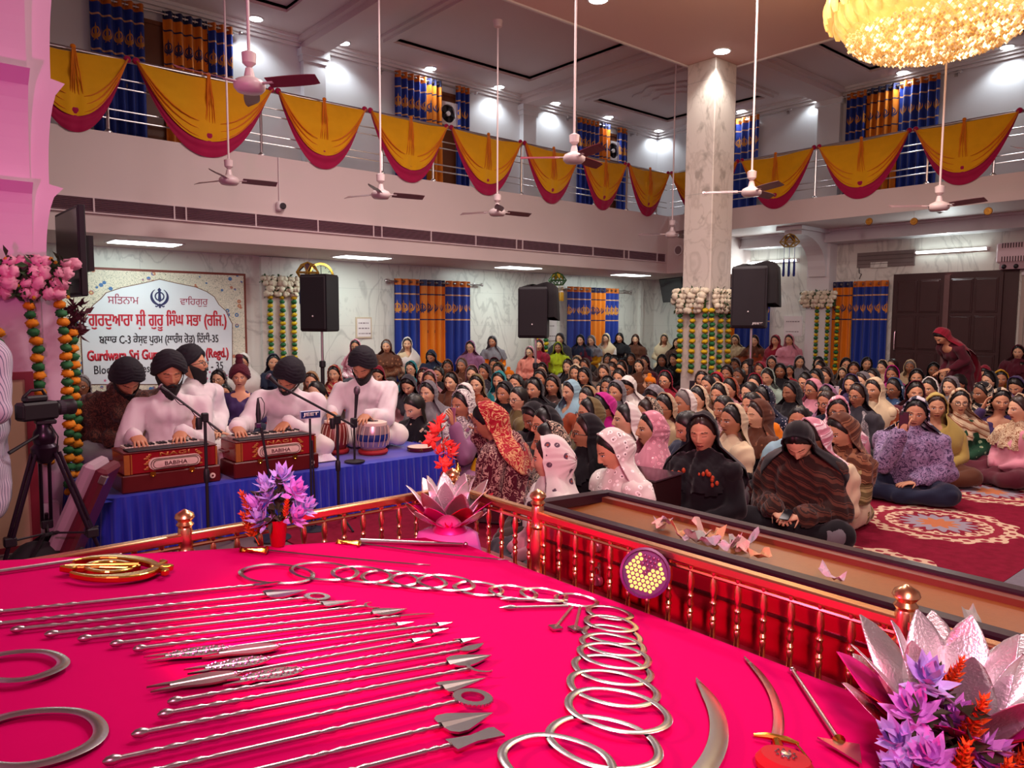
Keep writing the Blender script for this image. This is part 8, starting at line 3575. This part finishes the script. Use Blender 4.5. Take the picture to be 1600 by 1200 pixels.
# singer bent over the second harmonium
loc, zz = seat(448, 596, 6.14)
rz = facing(loc[0], loc[1], R(-6))
Lf = leaned(R(20), R(4))
k_l = (H2[0] + .52, SY0 + .30, STZ + .315)
k_r = (H2[0] + .12, SY0 + .31, STZ + .315)
ar = {1: reach(loc, rz, MS, (k_l[0], k_l[1] + .05, k_l[2] + .035), 1, (0, 0, 1), (.85, -.3, -.3), .7, lean=Lf), -1: reach(loc, rz, MS, (k_r[0], k_r[1] + .05, k_r[2] + .03), -1, (0, 0, 1), (.85, .35, -.25), .55, lean=Lf)}
hero('man in white kurta and black turban bowing his head over the harmonium beside the tabla', loc, rz, M_KURTA, 'wh', R(-16), R(22), R(-10), 'e', ar, True, turban=M_TURB, beard=.035, skin=1, lean=Lf, scale=MS, seed=2, group='musicians')
# tabla player
loc, zz = seat(572, 588, 6.30)
rz = facing(loc[0], loc[1], R(-8))
Lf = leaned(R(14))
c1_, c2_ = onz(594, 712, STZ), onz(540, 712, STZ)
t1 = (float(c1_[0]) - .01, float(c1_[1]) + .22, STZ + .335)
t2 = (float(c2_[0]) + .02, float(c2_[1]) + .26, STZ + .345)
ar = {1: reach(loc, rz, MS, t1, 1, (0, 0, 1), (.95, -.1, -.25), .35, lean=Lf), -1: reach(loc, rz, MS, t2, -1, (0, 0, 1), (.9, .2, -.3), .4, lean=Lf)}
hero('man in white kurta with black turban and full beard playing the tabla', loc, rz, M_KURTA, 'wh', R(-10), R(20), R(-4), 'e', ar, True, turban=M_TURB, beard=.07, skin=1, lean=Lf, scale=MS * 1.03, seed=3, group='musicians', bulk=1.08)
# man in a brown shawl behind
loc, zz = seat(188, 612, 6.75)
rz = facing(loc[0], loc[1], R(8))
Lf = leaned(R(22))
hero('man in dark brown speckled shawl and black turban, long beard, beside the orange marigold strands', loc, rz, 'dbx', 'gy', R(10), R(20), 0, 'e', None, True, turban=M_TURB, beard=.12, skin=1, lean=Lf, scale=MS, seed=4, shawl=0, shawl_c='dbx', group='musicians', bulk=1.1)
# man with glasses looking to the side
loc, zz = seat(300, 584, 6.85)
loc = (loc[0], loc[1], zz - .705 * MS)
rz = facing(loc[0], loc[1], R(42))
Lf = leaned(R(4))
hero('man in white kurta and tall black turban with glasses and beard, looking up sideways', (loc[0], loc[1], max(ST, loc[2])), rz, M_KURTA, 'wh', R(26), R(-14), 0, 'g', None, True, turban=M_TURB, beard=.05, skin=0, lean=Lf, scale=MS, seed=5, group='musicians')
# boy
q = ony(375, 604, 7.25)
bs = .86
loc = (float(q[0]), 7.25, ST)
rz = facing(loc[0], loc[1], R(-4))
hero('boy in maroon topknot patka and dark purple shirt behind the musicians', (loc[0], loc[1], max(ST, float(q[2]) - .70 * bs)), rz, 'pu', 'nv', 0, 0, 0, '', None, False, skin=0, scale=bs, seed=6, turban=cloth('mr'))
b = bpy.data.objects[-1] if False else None
for o in COL.objects:
 if o.get('label', '').startswith('boy in maroon'):
  bo = o
hc_ = head_centre(np.eye(3))
MB().lathe([(.04, 0), (.046, .02), (.036, .05), (.046, .075), (.035, .10), (.004, .11)], 18, Tm(hc_[0] + .0, 0, hc_[2] + .165)).build('topknot', cloth('mr'), bo, True)

# ------------------------------------------------------------------ people with hands in view
def ground(px, py, z=.703 * 1.06, sc=1.06):
 q = onz(px, py, z)
 return (float(q[0]), float(q[1]), .008)


def phone(label, c, rz, tilt=R(75), col_='14121a', s=1.0, roll=0.):
 t = thing('smartphone', label, 'phone', tuple(float(v) for v in c))
 t.matrix_world = Matrix.Translation(c) @ Matrix.Rotation(rz, 4, 'Z') @ Matrix.Rotation(tilt, 4, 'Y') @ Matrix.Rotation(roll, 4, 'Z')
 MB().bbox(-.076 * s, .076 * s, -.037 * s, .037 * s, -.004, .004, .004).build('phone_body', plain('phone_case', col_, .3, var=0), t)
 MB().box(-.071 * s, .071 * s, -.033 * s, .033 * s, -.005, -.0042).build('phone_screen', plain('phone_glass', '0c0c14', .1, var=0), t)
 MB().bbox(-.070 * s, -.045 * s, -.03 * s, -.008 * s, .004, .006, .002).build('camera_bump', M_BLACK, t)
 return t


def along(loc, rz, d, side=0., z=0.):
 return np.array([loc[0] + math.cos(rz) * d - math.sin(rz) * side, loc[1] + math.sin(rz) * d + math.cos(rz) * side, loc[2] + z])


S_ = 1.06
# woman in black by the donation box
loc = ground(1100, 688)
rz = facing(loc[0], loc[1], R(-24))
hero('person all in black with orange trim, eyes shut, right beside the donation box', loc, rz, 'bk', 'bk', R(8), R(4), R(3), 'e', None, False, 'bk', 1, skin=0, scale=S_ * 1.06, seed=31, bulk=1.15, shawl=1, shawl_c='bk', hair=1)
bo = [o for o in COL.objects if o.get('label', '').startswith('person all in black with orange trim')][0]
mb = MB()
rs = np.random.RandomState(3)
for (y, z) in ((.10, .47), (-.09, .47), (.13, .44), (-.14, .43), (.05, .45)):
 for k in range(4):
  mb.ball((.135 + rs.randn() * .004, y + rs.randn() * .012, z + rs.randn() * .015), (.012, .012, .016), 7, 5)
mb.build('orange_trim', plain('orange_embroidery', 'b04018', .7), bo)
# woman in black hood and dark striped shawl looking at a phone in her lap
loc = ground(1262, 700, .66)
rz = facing(loc[0], loc[1], R(-16))
Lf = leaned(R(14))
hl = along(loc, rz, .34, .075, .22)
hr_ = along(loc, rz, .33, -.11, .22)
ar = {1: reach(loc, rz, S_, hl, 1, (.2, .3, .9), (.55, -.75, -.2), .8, lean=Lf), -1: reach(loc, rz, S_, hr_, -1, (.2, -.3, .9), (.55, .75, -.2), .8, lean=Lf)}
hero('person in black hood and dark striped shawl smiling down at a phone in the lap', loc, rz, 'dbs', 'bk', R(6), R(30), R(4), 'e', ar, False, 'bk', 0, skin=3, lean=Lf, scale=S_ * 1.06, seed=32, bulk=1.18, shawl=0, shawl_c='dbs')
phone('dark smartphone in the lap of the smiling person in the black hood', along(loc, rz, .44, .0, .235), rz, R(20), s=.9)
# woman photographing, black and white scarf
loc = ground(722, 640)
rz = facing(loc[0], loc[1], R(-38))
ph = along(loc, rz, .26, .085, .71)
ar = {1: reach(loc, rz, S_, along(loc, rz, .235, .10, .585), 1, (.0, 1, .1), (.25, -.1, .95), .75, thumb=-1), -1: reach(loc, rz, S_, along(loc, rz, .30, -.12, .24), -1, (0, 0, 1), (.9, .2, -.2), .4)}
hero('person in black and white scarf and mauve shawl holding a phone by the stage', loc, rz, 'mv', 'mv', R(-6), 0, 0, '', ar, False, 'whp', 1, skin=1, scale=S_ * 1.04, seed=33, shawl=2, shawl_c='whp')
phone('pinkish smartphone held up by the person in the black and white scarf', ph, rz, R(82), '9a5a7a')
# woman in maroon paisley shawl in profile
loc = ground(783, 662)
loc = (loc[0] - .12, loc[1] - .30, .008)
rz = math.atan2(6.2 - loc[1], 2.6 - loc[0])
Lf = leaned(R(16))
ar = {-1: reach(loc, rz, S_, along(loc, rz, .30, -.18, .60), -1, (-.3, -.9, 0), (.3, .1, .9), .6), 1: reach(loc, rz, S_, along(loc, rz, .36, .06, .26), 1, (0, 0, 1), (.9, -.2, -.2), .5)}
hero('person in red scarf and maroon paisley shawl kneeling behind the coral flowers', loc, rz, 'mr', 'mr', R(4), R(6), 0, '', ar, False, 'rdp', 2, skin=1, lean=Lf, scale=S_ * 1.1, seed=34, pose='k', bulk=1.15, shawl=0, shawl_c='mrp')
q = onz(757, 728, .24)
t = thing('yellow_bag', 'bright yellow cloth bag beside the kneeling person in maroon paisley', 'bag', (float(q[0]), float(q[1]), .008), R(20))
G = np.zeros((9, 18, 3))
rs = np.random.RandomState(2)
for i, a in enumerate(np.linspace(0, 1, 9)):
 for j in range(18):
  an = j * 2 * PI / 18
  r_ = .13 * (.75 + .5 * math.sin(PI * min(1, a * .85 + .1))) * (1 + .1 * math.sin(4 * an + 6 * a))
  G[i, j] = (r_ * math.cos(an), r_ * .7 * math.sin(an), .30 * a + .02 * math.sin(3 * an))
MB().grid(G, cv=True).build('bag_cloth', plain('yellow_bag_cloth', 'd8a808', .7, var=.08), t, 'all')
MB().tube([(-.07, 0, .29), (-.03, 0, .36), (.04, 0, .36), (.07, 0, .29)], .012, 7).build('bag_handle', plain('yellow_bag_strap', 'c89808', .7), t, True)
# woman in lilac wrap taking a picture
loc = ground(1428, 652)
rz = facing(loc[0], loc[1], R(-4))
ph = along(loc, rz, .30, -.055, .735)
ar = {-1: reach(loc, rz, S_, along(loc, rz, .285, -.075, .585), -1, (1, -.1, .0), (.0, .25, .95), .85, thumb=1), 1: LAP[1]}
hero('person in striped dark scarf and lilac print wrap holding a black phone before the face', loc, rz, 'lcp', 'nv', 0, R(4), R(-6), '', ar, False, 'nvs', 1, skin=0, scale=S_ * 1.04, seed=35, bulk=1.12, shawl=0, shawl_c='lcp')
phone('black smartphone held before the face of the person in the lilac wrap', ph, rz, R(86), '0c0a10', 1.05)
# hands of people farther back: phones held up
for (x, y, hood, kam, st_, dx, lab, plab, fo) in (
  (1330, 601, 'pu', 'pu', 2, -.05, 'person in purple scarf lifting a pale phone in front of the orange curtain', 'pale smartphone lifted in front of the orange curtain', R(-20)),
  (1097, 592, 'tpx', 'tpf', 1, .07, 'person in taupe print holding a dark phone at the foot of the marble column', 'dark smartphone held up at the foot of the marble column', R(-10))):
 loc = ground(x, y + 2)
 rz = facing(loc[0], loc[1], fo)
 ar = {-1: reach(loc, rz, S_, along(loc, rz, .27, -.10, .55), -1, (1, -.1, 0), (0, .2, .95), .8, thumb=1), 1: LAP[1]}
 hero(lab, loc, rz, kam, 'bk', 0, 0, 0, '', ar, False, hood, st_, skin=0, scale=S_, seed=36, shawl=1, shawl_c=hood)
 phone(plab, along(loc, rz, .28, -.09, .67), rz, R(86), 'b8a8b4' if 'pale' in plab else '141018')
# cream scarf, hand on the chest
loc = ground(1366, 616)
rz = facing(loc[0], loc[1], R(-22))
ar = {-1: reach(loc, rz, S_, along(loc, rz, .17, -.12, .36), -1, (1, 0, .2), (.1, .8, .5), .5, thumb=1), 1: LAP[1]}
hero('person in cream scarf with a hand at the chest over an orange print tunic', loc, rz, 'rsf', 'bk', R(-8), 0, 0, '', ar, False, 'cr', 0, skin=0, scale=S_ * 1.05, seed=37, shawl=2, shawl_c='cr')
# purple sleeve raised
loc = ground(1562, 628)
rz = facing(loc[0], loc[1], R(-10))
ar = {-1: reach(loc, rz, S_, along(loc, rz, .20, -.12, .66), -1, (0, -1, .1), (.0, .3, .9), .7, thumb=1), 1: LAP[1]}
hero('person in purple sweater and black striped scarf raising a hand to the face', loc, rz, 'pu', 'bk', R(20), R(6), 0, '', ar, False, 'bks', 1, skin=0, scale=S_, seed=38)
# standing person in crimson veil
q = atd(1484, 512, 11.2)
up_ = .80
rz = math.atan2(6.2 - q[1], 2.6 - q[0]) - R(18)
sc_ = 1.0
Lf = leaned(R(34))
hz_ = up_ + .62
loc = (float(q[0]) + .22 * math.cos(rz) * -1, float(q[1]) - .22 * math.sin(rz), up_ + .008)
ar = {1: dict(el=(.10, .22, .24), wr=(.26, .10, .10), n=(0, .3, 1), hd=(.9, -.3, -.2), curl=.5, thumb=1), -1: dict(el=(.0, -.24, .22), wr=(.16, -.20, .05), n=(0, -.3, 1), hd=(.9, .2, -.3), curl=.5, thumb=-1)}
o = hero('person in crimson veil and dark maroon suit walking bent forward before the double door', loc, rz, 'mr', 'mr', 0, R(10), 0, '', ar, False, 'cm', 1, skin=0, lean=Lf, scale=sc_, seed=39, up=up_)
# long end of the veil down the back
mb = MB()
G = np.zeros((14, 9, 3))
for i, a in enumerate(np.linspace(0, 1, 14)):
 for j, b in enumerate(np.linspace(-1, 1, 9)):
  G[i, j] = (-.02 - .16 * math.sin(PI * min(1, a * .75 + .1)) + .02 * math.sin(6 * b + 5 * a), b * (.13 + .06 * a), .46 - .75 * a)
G2 = Lf(G.reshape(-1, 3)).reshape(G.shape)
G2[..., 0] -= .06
mb.grid(G2).build('veil_end', cloth('cm'), o, 'all')
# cameraman at the edge of the view
q = atd(-62, 600, 3.9)
up_ = .84
rz = facing(q[0], q[1], R(-55))
loc = (float(q[0]), float(q[1]), up_ * 1.08)
ar = {-1: dict(el=(.04, -.26, .24), wr=(.16, -.25, .02), n=(0, -1, 0), hd=(.5, .1, -.9), curl=.5, thumb=1), 1: dict(el=(.04, .27, .22), wr=(.14, .26, .0), n=(0, 1, 0), hd=(.5, -.1, -.9), curl=.5, thumb=-1)}
mstr = Mat('striped_shirt', .8)
x, y, z = mstr.xyz()
mstr.col(mstr.mix(((x + y * .6) * 60.).fr() < .25, 'c8c0d0', '6a6a88'))
hero('man in striped shirt standing at the tripod, arm at the edge of the view', loc, rz, mstr.mat, 'nv', 0, R(8), 0, 'S', ar, True, skin=0, scale=1.08, seed=40, up=up_)
